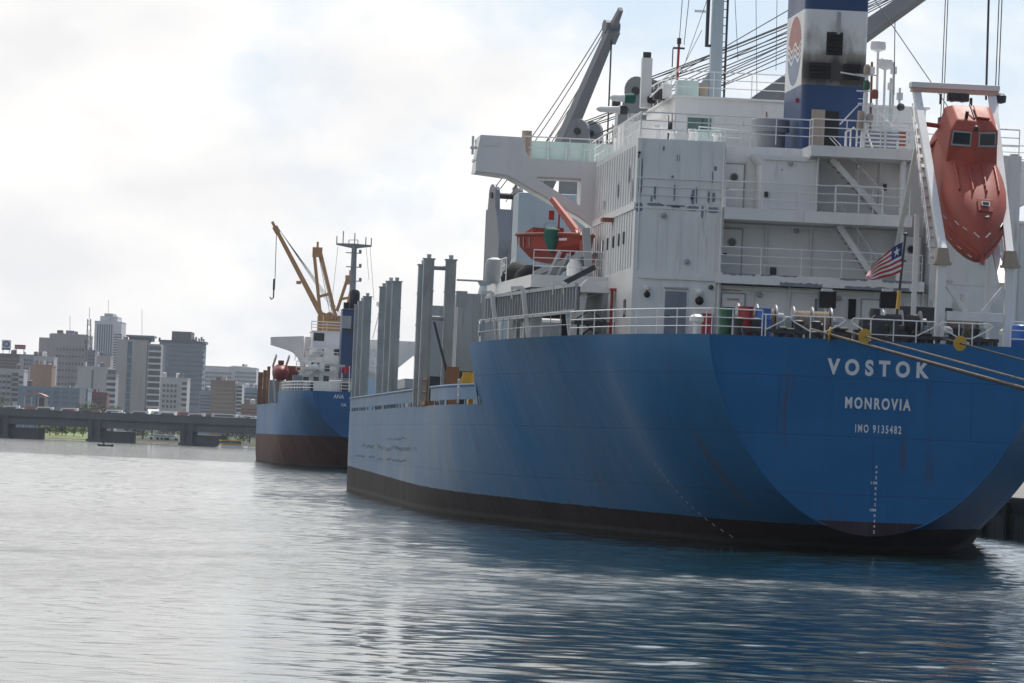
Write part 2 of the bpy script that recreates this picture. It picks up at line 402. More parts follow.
def thing(name, loc, label, cat, group=None):
    o = bpy.data.objects.new(name, None); COL.objects.link(o); o.location = loc
    o.empty_display_size = 0.5
    return tag(o, label, cat, group)
def solo(mb, name, m, base, label, cat, group=None, smooth=False, bevel=0.0):
    """a thing that is one mesh: origin at its base"""
    o = mb.build(name, m, None, smooth, bevel); base = Vector(base)
    o.data.transform(Matrix.Translation(-base)); o.location = base
    return tag(o, label, cat, group)
def text(name, s, size, loc, m, parent, width=None, rot=(R(90), 0, 0), bold=0.0, ext=0.004, space=1.0):
    c = bpy.data.curves.new(name, 'FONT'); c.body = s; c.size = size; c.align_x = 'CENTER'
    c.extrude = ext; c.offset = bold; c.space_character = space
    o = bpy.data.objects.new(name, c); COL.objects.link(o)
    bpy.context.view_layer.update()
    me = bpy.data.meshes.new_from_object(o.evaluated_get(bpy.context.evaluated_depsgraph_get()))
    COL.objects.unlink(o); bpy.data.objects.remove(o)
    xs = [v.co.x for v in me.vertices]; W = max(xs) - min(xs); cx = (max(xs) + min(xs)) / 2
    k = (width / W) if width else 1.0
    for v in me.vertices: v.co.x = (v.co.x - cx) * k
    me.materials.clear(); me.materials.append(M[m] if isinstance(m, str) else m)
    o = bpy.data.objects.new(name, me); COL.objects.link(o)
    o.location = Vector(loc) - root_loc(parent); o.rotation_euler = rot; o.parent = parent
    return o
def rail(path, parent, h=1.05, bars=(0.38, 0.72, 1.05), step=1.5, r=0.021, m='white_rail', name='railing', closed_ends=False):
    mb = MB(); path = [Vector(p) for p in path]
    for z in bars: mb.tube([p + Vector((0, 0, z)) for p in path], r if z < h - 0.01 else r * 1.35, 6)
    for a, b in zip(path[:-1], path[1:]):
        L = (b - a).length; n = max(1, round(L / step))
        for i in range(n): mb.tube([a.lerp(b, i / n), a.lerp(b, i / n) + Vector((0, 0, h))], r, 5)
    mb.tube([path[-1], path[-1] + Vector((0, 0, h))], r, 5)
    return mb.build(name, m, parent)
# ------------------------------------------------------------------ the setting: water
def make_water():
    N = NT('harbour_water')
    at_ = N.n('ShaderNodeAttribute'); at_.attribute_name = 'gust'; g = at_.outputs['Fac']
    chop = N.noise(3.2, (0.85, 1.2, 1), detail=5, rough=0.62, loc=(3, 1, 0))
    b3 = N.n('ShaderNodeBump'); b3.inputs['Distance'].default_value = 0.10; N.l(N.ramp(g, 0, 1, (0.035, 0.42)), b3.inputs['Strength'])
    N.l(chop, b3.inputs['Height']); N.l(b3.outputs[0], N.b.inputs['Normal'])
    N.set(Base_Color=(0.006, 0.022, 0.024), Roughness=N.ramp(g, 0, 1, (0.012, 0.07)), IOR=1.333)
    # a wind-rippled surface: many small waves, steeper in the gust patches, calmer in the slicks
    rng = np.random.default_rng(5)
    nr, nc = 2000, 380
    v = np.concatenate([-np.linspace(240, 4, 24), np.geomspace(1, 44, 30), np.geomspace(46, 520, nr), np.geomspace(560, 5200, 30)])
    t = np.linspace(-1, 1, nc)
    half = np.abs(v) * 0.17 + 12.0
    U = half[:, None] * t[None, :]; Vv = np.repeat(v[:, None], nc, 1)
    dv = np.gradient(v)
    Z = np.zeros_like(U)
    n = 100; lam = np.exp(rng.uniform(math.log(0.26), math.log(3.0), n)); th = rng.normal(math.radians(75), 0.75, n); ph = rng.uniform(0, 6.283, n)
    S = 0.062
    gx, gy = U * 0.045 + 7, Vv * 0.05
    gu = 0.5 + 0.5 * np.sin(gy * 1.3 + np.sin(gx * 1.1 + 1) + 0.6 * np.sin(gy * .45)) * np.sin(gx * .9 + .7 * np.sin(gy * .8) + 2)
    wob = 5 * np.sin(U * .21) + 3 * np.sin(U * .53 + 1)
    paw = lambda c, wd: np.exp(-((Vv + wob - c) / wd) ** 2)
    calm = np.clip((Vv - 80) / 30, 0, 1)
    west = 1 / (1 + np.exp((U + 2) / 3))
    gu = 0.45 * gu * calm + 0.75 * paw(121, 4) + 0.55 * paw(134, 4) * west + west * (0.8 * paw(165, 22) + 0.45 * paw(104, 8)) + 0.5 * np.clip((Vv - 220) / 120, 0, 1)
    gu = np.clip(gu, 0, 1)
    amp = 0.62 + 0.95 * gu
    for l, a, p in zip(lam, th, ph):
        k = 6.28318 / l
        fade = np.clip(l / (2.2 * np.maximum(dv, half / nc * 2)) - 0.5, 0, 1)[:, None]
        Z += fade * (S / math.sqrt(n)) * 1.414 / k * np.sin(k * (U * math.cos(a) + Vv * math.sin(a)) + p)
    Z *= amp
    inside = (np.clip((v - 40) / 10, 0, 1) * np.clip((620 - v) / 200, 0, 1))[:, None] * np.clip((1 - np.abs(t)) * 12, 0, 1)[None, :]
    Z *= inside
    gcol = np.concatenate([gu[:, :1], gu, gu[:, -1:]], 1)
    ue = np.full((len(v), 1), 1.0)
    U = np.concatenate([ue * -1350, U, ue * 1900], 1); Vv = np.concatenate([v[:, None], Vv, v[:, None]], 1); Z = np.concatenate([ue * 0, Z, ue * 0], 1)
    X = CAM.x + U * R0.x + Vv * F0.x; Y = CAM.y + U * R0.y + Vv * F0.y
    nr, nc = X.shape
    co = np.stack([X, Y, Z], 2).reshape(-1, 3).astype(np.float32)
    i = (np.arange(nr - 1)[:, None] * nc + np.arange(nc - 1)[None, :]).reshape(-1)
    q = np.stack([i, i + 1, i + nc + 1, i + nc], 1).astype(np.int32)
    me = bpy.data.meshes.new('water'); me.vertices.add(len(co)); me.vertices.foreach_set('co', co.ravel())
    me.loops.add(q.size); me.loops.foreach_set('vertex_index', q.ravel())
    me.polygons.add(len(q)); me.polygons.foreach_set('loop_start', np.arange(len(q), dtype=np.int32) * 4); me.polygons.foreach_set('use_smooth', np.ones(len(q), bool))
    me.update(); me.materials.append(N.m)
    ga = me.attributes.new('gust', 'FLOAT', 'POINT'); ga.data.foreach_set('value', gcol.astype(np.float32).ravel())
    o = bpy.data.objects.new('water', me); COL.objects.link(o); tag(o, kind='structure')
make_water()

# ------------------------------------------------------------------ hulls
def smooth_interp(x, xs, ys):
    """monotone cubic through the stations"""
    xs, ys = np.asarray(xs, float), np.asarray(ys, float)
    h = np.diff(xs); d = np.diff(ys) / h
    m = np.zeros(len(xs)); m[0], m[-1] = d[0], d[-1]
    for i in range(1, len(xs) - 1):
        m[i] = 0 if d[i - 1] * d[i] <= 0 else 2 * d[i - 1] * d[i] / (d[i - 1] + d[i])
    i = int(min(max(np.searchsorted(xs, x) - 1, 0), len(xs) - 2)); t = (x - xs[i]) / h[i]; t = min(max(t, 0), 1)
    return ((2 * t**3 - 3 * t**2 + 1) * ys[i] + (t**3 - 2 * t**2 + t) * h[i] * m[i] + (-2 * t**3 + 3 * t**2) * ys[i + 1] + (t**3 - t**2) * h[i] * m[i + 1])

class Hull:
    def __init__(s, X0, Y0, zp, zm, pf, shoulder, length, st):
        s.X0, s.Y0, s.zp, s.zm, s.pf, s.sh, s.len = X0, Y0, zp, zm, pf, shoulder, length
        s.Ys = [r[0] for r in st]; s.bd = [r[1] for r in st]; s.zk = [r[3] for r in st]; s.n = []
        for y, bd, bw, zk, n in st:
            if n is None:
                t0 = zp / (zp - zk); n = math.log(1 - (bw / bd) ** 2) / math.log(t0)
            s.n.append(n)
    def params(s, y):
        bd = smooth_interp(y, s.Ys, s.bd); zk = smooth_interp(y, s.Ys, s.zk); n = smooth_interp(y, s.Ys, s.n)
        if y > s.sh:
            t = (y - s.sh) / (s.len - s.sh); bd *= max(0.0, 1 - t ** 2.2)
        return bd, zk, n
    def half(s, y, z):
        bd, zk, n = s.params(y)
        t = min(max((s.zp - z) / (s.zp - zk), 0), 1)
        x = bd * math.sqrt(max(0, 1 - t ** n))
        if y > s.sh:   # bow flare: fine at the water, full at the deck
            t2 = (y - s.sh) / (s.len - s.sh); x *= max(0, 1 - 0.55 * t2 * min(1, max(0, (s.zm + 3 - z) / (s.zm + 3))))
        return max(x, 0.0)
    def build(s, parent, mat, deckmat, transom_mat=None):
        ys = list(np.concatenate([[0, .25, .5, 1, 1.5, 2, 3, 4], np.arange(5, s.pf, 1.5), [s.pf], np.arange(s.pf + 3, s.sh, 6), np.linspace(s.sh, s.len, 16)]))
        NZ, NP = 26, 8
        mb = MB(); X0, Y0 = s.X0, s.Y0
        for side in (-1, 1):
            rows = []
            for y in ys:
                bd, zk, n = s.params(y); zk = max(zk, -3.0)
                zs = [zk + (s.zm - zk) * (i / NZ) ** 1.25 for i in range(NZ + 1)]
                if y <= s.pf + 1e-6: zs += [s.zm + (s.zp - s.zm) * i / NP for i in range(1, NP + 1)]
                elif y > s.sh + 6: zs += [s.zm + 2.4 * i / NP for i in range(1, NP + 1)]
                rows.append([Vector((X0 + side * s.half(y, z), Y0 + y, z)) for z in zs])
            for a, b in zip(rows[:-1], rows[1:]):
                n = min(len(a), len(b)); base = len(mb.v)
                mb.v += a[:n] + b[:n]
                for i in range(n - 1):
                    mb.f.append([base + i, base + i + 1, base + n + i + 1, base + n + i]); mb.mi.append(0)
        o = mb.build('hull', mat, parent)
        import bmesh
        bm = bmesh.new(); bm.from_mesh(o.data); bmesh.ops.remove_doubles(bm, verts=bm.verts, dist=0.0005)
        bmesh.ops.recalc_face_normals(bm, faces=bm.faces)
        for f in bm.faces: f.smooth = True
        bm.to_mesh(o.data); bm.free()
        # flat transom
        mb = MB(); zk = s.params(0)[1]
        zs = [zk + (s.zp - zk) * (i / 34) ** 1.6 for i in range(35)]
        L = [Vector((X0 - s.half(0, z), Y0, z)) for z in zs]; Rr = [Vector((X0 + s.half(0, z), Y0, z)) for z in zs]
        for i in range(34): mb.add([L[i], Rr[i], Rr[i + 1], L[i + 1]], [(0, 1, 2, 3)])
        mb.build('transom', transom_mat or mat, parent)
        # a rounded welded bead along the transom knuckle
        mb = MB()
        for q in (L, Rr): mb.tube([p + Vector((0, 0.0, 0)) for p in q[1:]], 0.035, 6)
        mb.build('transom_edge', mat, parent)
        # decks
        mb = MB()
        yy = [y for y in ys if y <= s.pf + 1e-6]
        for a, b in zip(yy[:-1], yy[1:]):
            z = s.zp - 0.06; xa, xb = s.half(a, z), s.half(b, z)
            mb.add([(X0 - xa, Y0 + a, z), (X0 + xa, Y0 + a, z), (X0 + xb, Y0 + b, z), (X0 - xb, Y0 + b, z)], [(0, 1, 2, 3)])
        mb.build('poop_deck', deckmat, parent)
        mb = MB()
        yy = [y for y in ys if y >= s.pf - 1e-6]
        for a, b in zip(yy[:-1], yy[1:]):
            z = s.zm - 0.02; xa, xb = s.half(a, z), s.half(b, z)
            mb.add([(X0 - xa, Y0 + a, z), (X0 + xa, Y0 + a, z), (X0 + xb, Y0 + b, z), (X0 - xb, Y0 + b, z)], [(0, 1, 2, 3)])
        xa = s.half(s.pf, s.zm)
        mb.add([(X0 - xa, Y0 + s.pf, s.zm), (X0 + xa, Y0 + s.pf, s.zm), (X0 + xa, Y0 + s.pf, s.zp), (X0 - xa, Y0 + s.pf, s.zp)], [(0, 1, 2, 3)])
        mb.build('main_deck', deckmat, parent)

ZP, ZM = 7.86, 5.2          # poop and main deck above the water
H1 = Hull(0.0, 0.0, ZP, ZM, 32.0, 131.0, 166.0, [
    (0, 6.25, 0, 0.66, 1.55), (2, 7.3, 0, 0.05, 1.58), (5, 8.6, 3.3, -0.8, None), (9, 9.8, 4.7, -2.2, None), (14, 10.8, 6.1, -4.0, None),
    (22, 11.9, 8.0, -6.5, None), (31, 12.65, 9.7, -8.0, None), (45, 13.0, 11.9, -8.3, None), (60, 13.0, 12.85, -8.42, None), (75, 13.0, 13.0, -8.42, 8.0), (170, 13.0, 13.0, -8.42, 8.0)])
V = thing('cargo_ship', (0, 0, 0), 'large blue cargo ship with white deckhouse, its broad rounded stern lettered in white', 'ship')
H1.build(V, 'hull', 'deckgreen', 'hull_stern')

# lettering on the stern
text('ship_name', 'VOSTOK', 0.76, (0.06, -0.012, 6.60), 'letter', V, width=3.80, bold=0.034, space=1.7)
text('home_port', 'MONROVIA', 0.56, (0.10, -0.012, 5.36), 'letter', V, width=2.45, bold=0.02, space=1.35)
text('hull_number', 'IMO 9135482', 0.40, (0.15, -0.012, 4.48), 'letter', V, width=1.72, bold=0.010, space=1.4)
mk = bpy.data.objects.new('draught_marks', bpy.data.meshes.new('draught_marks'))
def marks():
    parts = []
    for i in range(13):
        d = 9.2 + 0.2 * i; s = ('%dM' % round(d)) if abs(d - round(d)) < 0.01 else str(int(round((d * 10) % 10)))
        o = text('draught_mark', s, 0.145, (0.14 if 'M' not in s else 0.07, -0.012, d - 8.42), 'letter', V, bold=0.004)
        parts.append(o)
    bpy.data.objects.remove(mk)
    return parts
marks()
def hull_marks():
    # little draught figures running down the port quarter
    i = 0; z = 3.3
    while z > 0.1:
        y = 8.3 - (3.3 - z) * 0.85
        for dz in (0, ):
            mb = MB(); pts = []
            for (dy, dd) in ((0, 0), (0.09, 0), (0.09, 0.10), (0, 0.10)):
                yy, zz = y + dy, z + dd
                pts.append((-H1.half(yy, zz) - 0.012, yy - 0.006, zz))
            mb.add(pts, [(0, 1, 2, 3)])
            mb.build('quarter_mark', 'letter', V)
        z -= 0.20
hull_marks()

# bulwark panels above the main deck, with freeing slots
def bulwark():
    for (a, b) in ((33.0, 51.5), (63.0, 131.0)):
        mb = MB()
        y = a
        n = int((b - a) / 3)
        for i in range(n):
            y0 = a + (b - a) * i / n; y1 = a + (b - a) * (i + 1) / n
            x0, x1 = H1.half(y0, ZM) + 0.0, H1.half(y1, ZM)
            mb.prism([(-x0, y0, 5.42), (-x1, y1, 5.42), (-x1, y1, 6.05), (-x0, y0, 6.05)], (0.05, 0, 0))
            if i % 4 != 2:   # brackets that carry the panel over the slot
                mb.box(-x0, -x0 + 0.05, y0, y0 + (0.5 if i % 3 else 1.4), ZM, 5.42)
        mb.tube([(-H1.half(a + (b - a) * i / 12, ZM), a + (b - a) * i / 12, 6.07) for i in range(13)], 0.07, 6)
        mb.build('bulwark', 'hull', V)
    mb = MB()
    for (a, b) in ((33.0, 51.5), (63.0, 131.0)):
        for sgn in (1,):
            mb.prism([(13, a, 5.2), (13, b, 5.2), (13, b, 6.05), (13, a, 6.05)], (-0.05, 0, 0))
    mb.build('bulwark', 'hull', V)
    # break of the poop: sloping cheek plate
    mb = MB()
    for sgn in (-1, 1):
        x = H1.half(32, ZP - 0.3); xm = H1.half(33.3, ZM)
        mb.prism([(sgn * x, 32.0, ZP), (sgn * xm, 33.8, 6.0), (sgn * xm, 34.2, ZM), (sgn * xm, 32.0, ZM)], (-sgn * 0.06, 0, 0))
    mb.build('poop_cheek_plate', 'hull', V)
    # boarding ladder in the gap
    mb = MB()
    for y in (54.0, 58.0): mb.tube([(-13.0, y, 5.2), (-13.0, y, 6.5)], 0.05)
    mb.tube([(-13, 54, 6.5), (-13, 58, 6.5)], 0.05); mb.tube([(-13, 54, 5.9), (-13, 58, 5.9)], 0.04)
    mb.box(-13.1, -12.4, 53.8, 58.2, 5.22, 5.42)
    mb.build('gangway_gate', 'ruststeel', V)
    mb = MB()
    for x in (-0.35, 0.35):
        mb.box(-12.7, -12.6, 60.2 + x, 60.3 + x, 5.2, 7.0)
    for z in np.arange(5.4, 7.0, 0.3): mb.box(-12.68, -12.62, 59.9, 60.6, z, z + 0.05)
    mb.build('deck_ladder', 'stanch', V)
    rail([(-13, 32.6, ZM), (-13, 33.4, ZM)], V)
bulwark()

# ------------------------------------------------------------------ poop rail and stern gear
def poop_edge(y, inset=0.18): return Vector((-(H1.half(y, ZP - 0.06) - inset), y, ZP - 0.05))
rail([poop_edge(y) for y in (30.5, 27, 24, 21, 18, 15, 12)], V, h=1.0, bars=(0.5, 1.0), r=.02, m='grey')
rail([poop_edge(y) for y in (12, 9, 7, 5, 3.5, 2.2, 1.2, 0.5, 0.18)] + [Vector((-5.4, 0.16, ZP - .05)), Vector((-4.3, 0.16, ZP - .05))], V, h=1.0, bars=(0.36, 0.68, 1.0))
rail([Vector((-p.x, p.y, p.z)) for p in [poop_edge(y) for y in (30.5, 24, 18, 12, 9, 7, 5, 3.5, 2.2, 1.2, 0.5, 0.18)]] + [Vector((5.0, 0.16, ZP - .05))], V, h=1.0, bars=(0.36, 0.68, 1.0))
def loop_rail(x0, x1, taper_l=True, taper_r=True):
    """stern rail section with the bent end loops that clear the mooring lines"""
    mb = MB(); y, zb, r = 0.16, ZP - 0.05, 0.028
    top, low = zb + 0.86, zb + 0.30
    pts = []
    if taper_l: pts += [(x0 + 0.75, y, low), (x0 + 0.12, y, top - 0.22), (x0, y, top - 0.1), (x0 + 0.1, y, top)]
    else: pts += [(x0, y, top)]
    if taper_r: pts += [(x1 - 0.1, y, top), (x1, y, top - 0.1), (x1 - 0.12, y, top - 0.22), (x1 - 0.75, y, low)]
    else: pts += [(x1, y, top)]
    mb.tube(pts, r, 6)
    a, b = x0 + (0.75 if taper_l else 0), x1 - (0.75 if taper_r else 0)
    if b - a > 0.3: mb.tube([(a, y, low), (b, y, low)], 0.022, 6)
    n = max(1, round((b - a) / 1.1))
    for i in range(n + 1): mb.tube([(a + (b - a) * i / n, y, zb), (a + (b - a) * i / n, y, top)], 0.024, 6)
    mb.build('stern_rail', 'white_rail', V)
loop_rail(-4.3, -3.42, False, True); loop_rail(-3.25, -1.22); loop_rail(-1.0, 2.2, True, True); loop_rail(2.3, 4.3)
# fairlead beams along the stern edge (rollers on a dark bed)
for (x0, x1) in ((-5.0, -0.9), (0.9, 4.6)):
    mb = MB()
    mb.box(x0, x1, 0.35, 0.75, ZP + 0.16, ZP + 0.28)
    n = max(2, round((x1 - x0) / 0.9))
    for i in range(n + 1):
        x = x0 + 0.1 + (x1 - x0 - 0.2) * i / n
        mb.box(x - 0.06, x + 0.06, 0.38, 0.72, ZP - 0.06, ZP + 0.16)
    fb = mb.build('fairlead_bed', 'dark', V)
    for i in range(n):
        x = x0 + 0.1 + (x1 - x0 - 0.2) * (i + 0.5) / n
        q = MB(); q.lathe((x, 0.42, ZP - 0.02), [(0.12, 0), (0.09, 0.05), (0.09, 0.13), (0.13, 0.17)], 12, 'dark')
        q.build('fairlead_roller', None, fb, smooth='auto')
def winch(x, y, s=1.0, split=1):
    mb = MB(); z = ZP - 0.06
    mb.box(x - 1.0 * s, x + 1.0 * s, y - 0.55, y + 0.55, z, z + 0.14, 'grey')
    mb.box(x - 1.05 * s, x - 0.82 * s, y - 0.45, y + 0.45, z + 0.14, z + 0.95, 'grey')
    mb.box(x + 0.82 * s, x + 1.02 * s, y - 0.40, y + 0.40, z + 0.14, z + 0.85, 'grey')
    o = mb.build('mooring_winch', None, V)
    for fx in (-0.72, 0.0, 0.72):
        q = MB(); q.lathe((x + fx * s - 0.025, y, z + 0.78), [(0.62, 0), (0.62, 0.05)], 20, 'grey', (1, 0, 0)); q.build('drum_flange', None, o, smooth='auto')
    q = MB(); prof = []
    for i in range(40):
        prof.append((0.43 + 0.035 * (i % 2), i * 1.34 * s / 40))
    q.lathe((x - 0.67 * s, y, z + 0.78), prof, 18, 'rope' if split else 'ropedark', (1, 0, 0))
    q.build('wound_rope', None, o, smooth='auto')
    return o
winch(-3.9, 4.6, 1.0); winch(-1.7, 5.2, 1.0); winch(1.6, 4.4, 1.0, 0); winch(4.0, 5.0, 0.9)
def bollard(x, y):
    mb = MB(); z = ZP - 0.06
    mb.box(x - 0.55, x + 0.55, y - 0.22, y + 0.22, z, z + 0.1)
    for dx in (-0.33, 0.33): mb.lathe((x + dx, y, z + 0.1), [(0.17, 0), (0.16, 0.5), (0.2, 0.55), (0.2, 0.62), (0.12, 0.66)], 14)
    mb.build('mooring_bitts', 'dark', V, smooth='auto')
for x, y in ((-4.7, 1.3), (0.4, 1.5), (3.6, 1.6), (-2.4, 1.6)): bollard(x, y)
# stern roller chock (dark ring with an opening)
def chock(x):
    mb = MB(); z = ZP - 0.06
    n = 20; out, inn = [], []
    for i in range(n):
        a = 2 * math.pi * i / n
        out.append((x + 0.50 * max(-1, min(1, 1.25 * math.cos(a))), 0.45, z + 0.52 + 0.52 * max(-1, min(1, 1.25 * math.sin(a)))))
        inn.append((x + 0.26 * math.cos(a), 0.45, z + 0.50 + 0.26 * math.sin(a)))
    for k in range(n):
        j = (k + 1) % n
        for dy, rev in ((0, 0), (0.35, 1)):
            f = [Vector(out[k]), Vector(out[j]), Vector(inn[j]), Vector(inn[k])]
            mb.add([p + Vector((0, dy, 0)) for p in f], [(0, 1, 2, 3)])
        for q in (out, inn):
            mb.add([q[k], q[j], Vector(q[j]) + Vector((0, .35, 0)), Vector(q[k]) + Vector((0, .35, 0))], [(0, 1, 2, 3)])
    mb.build('stern_chock', 'dark', V)
    b = MB(); b.box(x - 0.5, x + 0.5, 2.4, 3.0, z, z + 0.95); b.cyl((x, 2.7, z + 0.95), (x, 2.7, z + 1.35), 0.2)
    b.build('hawse_store', 'dark', V)
chock(0.32)
# vent heads and small gear along the after deck
def vent(x, y, h=1.0, r=0.16, m='white'):
    mb = MB(); z = ZP - 0.06
    mb.cyl((x, y, z), (x, y, z + h * 0.7), r * 0.75, 10)
    mb.lathe((x, y, z + h * 0.7), [(r, 0), (r * 1.7, 0.05), (r * 1.7, 0.22), (r * 0.8, 0.32)], 12)
    mb.build('deck_vent', m, V, smooth='auto')
for a in ((-6.0, 6, 0.9), (2.6, 8, 1.3), (5.6, 4.0, 0.8), (3.0, 2.6, 0.7), (-0.4, 9, 1.2)): vent(*a)
# tall lamp posts on the poop
for (x, h) in ((-0.95, 2.1), (1.4, 2.2)):
    mb = MB(); mb.tube([(x, 6.5, ZP), (x, 6.5, ZP + h)], 0.06, 8); mb.box(x - 0.2, x + 0.2, 6.3, 6.6, ZP + h - 0.1, ZP + h)
    o = mb.build('lamp_post', 'white', V)
    q = MB(); q.box(x - 0.32, x + 0.32, 6.15, 6.35, ZP + h - 0.75, ZP + h - 0.12); q.build('floodlight', 'black', o)
mb = MB(); mb.box(-0.3, 0.0, 12.2, 12.9, 0.0 + ZP + 1.4, ZP + 2.2); mb.build('wall_locker', 'grey', V)

for (x, y, w_, h_, m) in ((-3.0, 2.6, .9, .55, 'black'), (-1.9, 2.3, .5, .8, 'dark'), (-.9, 3.2, .8, .7, 'black'), (1.2, 2.8, .7, .9, 'dark'), (2.2, 3.2, 1.1, .6, 'black'), (3.3, 3.4, .8, .85, 'black'), (4.5, 2.9, .6, .5, 'dark'), (-4.6, 2.8, .7, .6, 'dark'), (-2.5, 6.8, 1.2, 1.2, 'primer'), (.9, 7.0, 1.3, 1.1, 'dark'), (2.6, 6.2, .8, 1.35, 'dark')):
    mb = MB(); z = ZP - .06; mb.box(x - w_ / 2, x + w_ / 2, y - .3, y + .3, z, z + h_ * .6); mb.lathe((x - w_ * .35, y, z + h_ * .68), [(.1, 0), (h_ * .3, .02), (h_ * .3, w_ * .3), (h_ * .2, w_ * .34), (h_ * .2, w_ * .7)], 12, None, (1, 0, 0)); mb.build('deck_machinery', m, V, smooth='auto')
# ------------------------------------------------------------------ deckhouse
ZA, ZB, ZC = 10.64, 13.25, 15.87
YA, YW, HX = 13.0, 29.0, 7.73
YF = 32.0
def slab(mb, x0, x1, y0, y1, ztop, t=0.42): mb.box(x0, x1, y0, y1, ztop - t, ztop)
def deckhouse():
    # port and starboard blocks stand flush aft; the middle is set back under open galleries
    mb = MB()
    mb.box(-HX, -4.18, YA, YF, ZP - 0.06, ZC); mb.box(4.18, HX, YA, YF, ZP - 0.06, ZC)
    mb.box(-4.175, 4.175, YA + 1.7, YF, ZP - 0.06, ZC - 0.003)
    mb.box(-4.17, 4.17, YA + 0.25, YA + 1.69, ZP - 0.06, ZA - 0.45)
    mb.box(-2.75, -0.55, YA + 0.02, YA + 1.69, ZB + 0.003, ZC - 0.43)
    # chamfers over the alcove
    mb.prism([(-3.1, YA + 0.02, ZC - 0.43), (-2.755, YA + 0.02, ZC - 0.43), (-2.755, YA + 0.02, ZC - 0.8)], (0, 1.6, 0))
    # vertical stiffeners showing on the plating
    for x in (-6.9, -6.1, -5.25, -4.75): mb.box(x - 0.025, x + 0.025, YA - 0.03, YA, ZB + 0.05, ZC - 0.1)
    for x in (-6.85, -6.45, -5.9, -5.2, -4.5): mb.box(x - 0.02, x + 0.02, YA - 0.025, YA, ZA, ZB - 0.25)
    mb.box(-HX, -4.18, YA - 0.035, YA, ZB - 0.16, ZB - 0.10)
    for x in (4.9, 5.7, 6.5, 7.2): mb.box(x - 0.025, x + 0.025, YA - 0.03, YA, ZA + 0.1, ZC - 0.1)
    mb.box(4.18, HX, YA - 0.035, YA, ZA - 0.03, ZA + 0.03)
    ys = np.arange(YA + 0.9, YF - 0.5, 0.92)
    for y in ys:
        mb.box(-HX - 0.045, -HX, y - 0.03, y + 0.03, ZA + 0.1, ZB - 0.12); mb.box(-HX - 0.045, -HX, y - 0.03, y + 0.03, ZB + 0.1, ZC - 0.25)
    mb.box(-HX - 0.06, -HX, YA, YF, ZB - 0.2, ZB + 0.06)
    return mb.build('deckhouse', 'white_house', V)
DH = deckhouse()
mb = MB(); mb.box(HX + .003, 9.6, 14.5, 25, ZP - .06, ZB); mb.box(HX + .003, 9.8, 14.3, 25.2, ZB, ZB + .1)
for x in (8.1, 8.8): mb.box(x, x + .05, 14.46, 14.5, ZP, ZB)
mb.build('side_casing', 'white_house', V)
# pipes, cable trays and small fittings on the after walls
for (x, y, za, zb, r) in ((-4.28, YA - .07, ZP, ZC - .2, .045), (-4.42, YA - .05, ZP, ZA, .03), (-2.2, YA + 1.62, ZA, ZB - .46, .04), (-.4, YA + 1.62, ZA, ZB - .46, .05), (2.3, YA + 1.62, ZB, ZC - .42, .04), (4.0, YA + .18, ZP, ZA - .4, .05), (-1.4, YA + .18, ZP, ZA - .4, .04), (-2.85, YA + .18, ZP, ZA - .4, .03), (4.5, YA - .06, ZP, ZC - .3, .05), (-7.6, YA - .05, ZA, ZC - .2, .03), (-.5, YA - .02, ZB, ZC - .44, .05)):
    mb = MB(); mb.tube([(x, y, za), (x, y, zb)], r, 8)
    for z in np.arange(za + .4, zb, .8): mb.box(x - r * 1.8, x + r * 1.8, y, y + .05, z, z + .05)
    mb.build('wall_pipe', 'white', V)
for (xa, xb, y, z) in ((-7.5, -4.5, YA - .05, ZP + 2.45), (-4.0, 3.0, YA + .2, ZA - .62), (-4.0, 3.2, YA + 1.64, ZB - .62), (-2.7, -.6, YA - .01, ZC - .62)):
    mb = MB(); mb.box(xa, xb, y - .05, y, z, z + .09)
    for x in np.arange(xa + .3, xb, .7): mb.box(x, x + .04, y - .06, y + .05, z - .03, z + .12)
    mb.build('cable_tray', 'white', V)
for (x, y, z) in ((-6.6, YA, ZA + 2.2), (-5.6, YA, ZA + .4), (-1.0, YA + 1.7, ZA + 1.9), (1.4, YA + 1.7, ZB + 2.0), (-1.6, YA + .02, ZB + 1.9), (.6, YA + .25, ZP + 2.0), (-2.6, YA + .25, ZP + 2.0), (5.2, YA, ZB + .8), (6.3, YA, ZA + .9)):
    mb = MB(); mb.lathe((x, y, z), [(.09, 0), (.11, .04), (.11, .14), (.05, .18)], 10, 'grey', (0, -1, 0)); mb.build('bulkhead_light', None, V, smooth='auto')
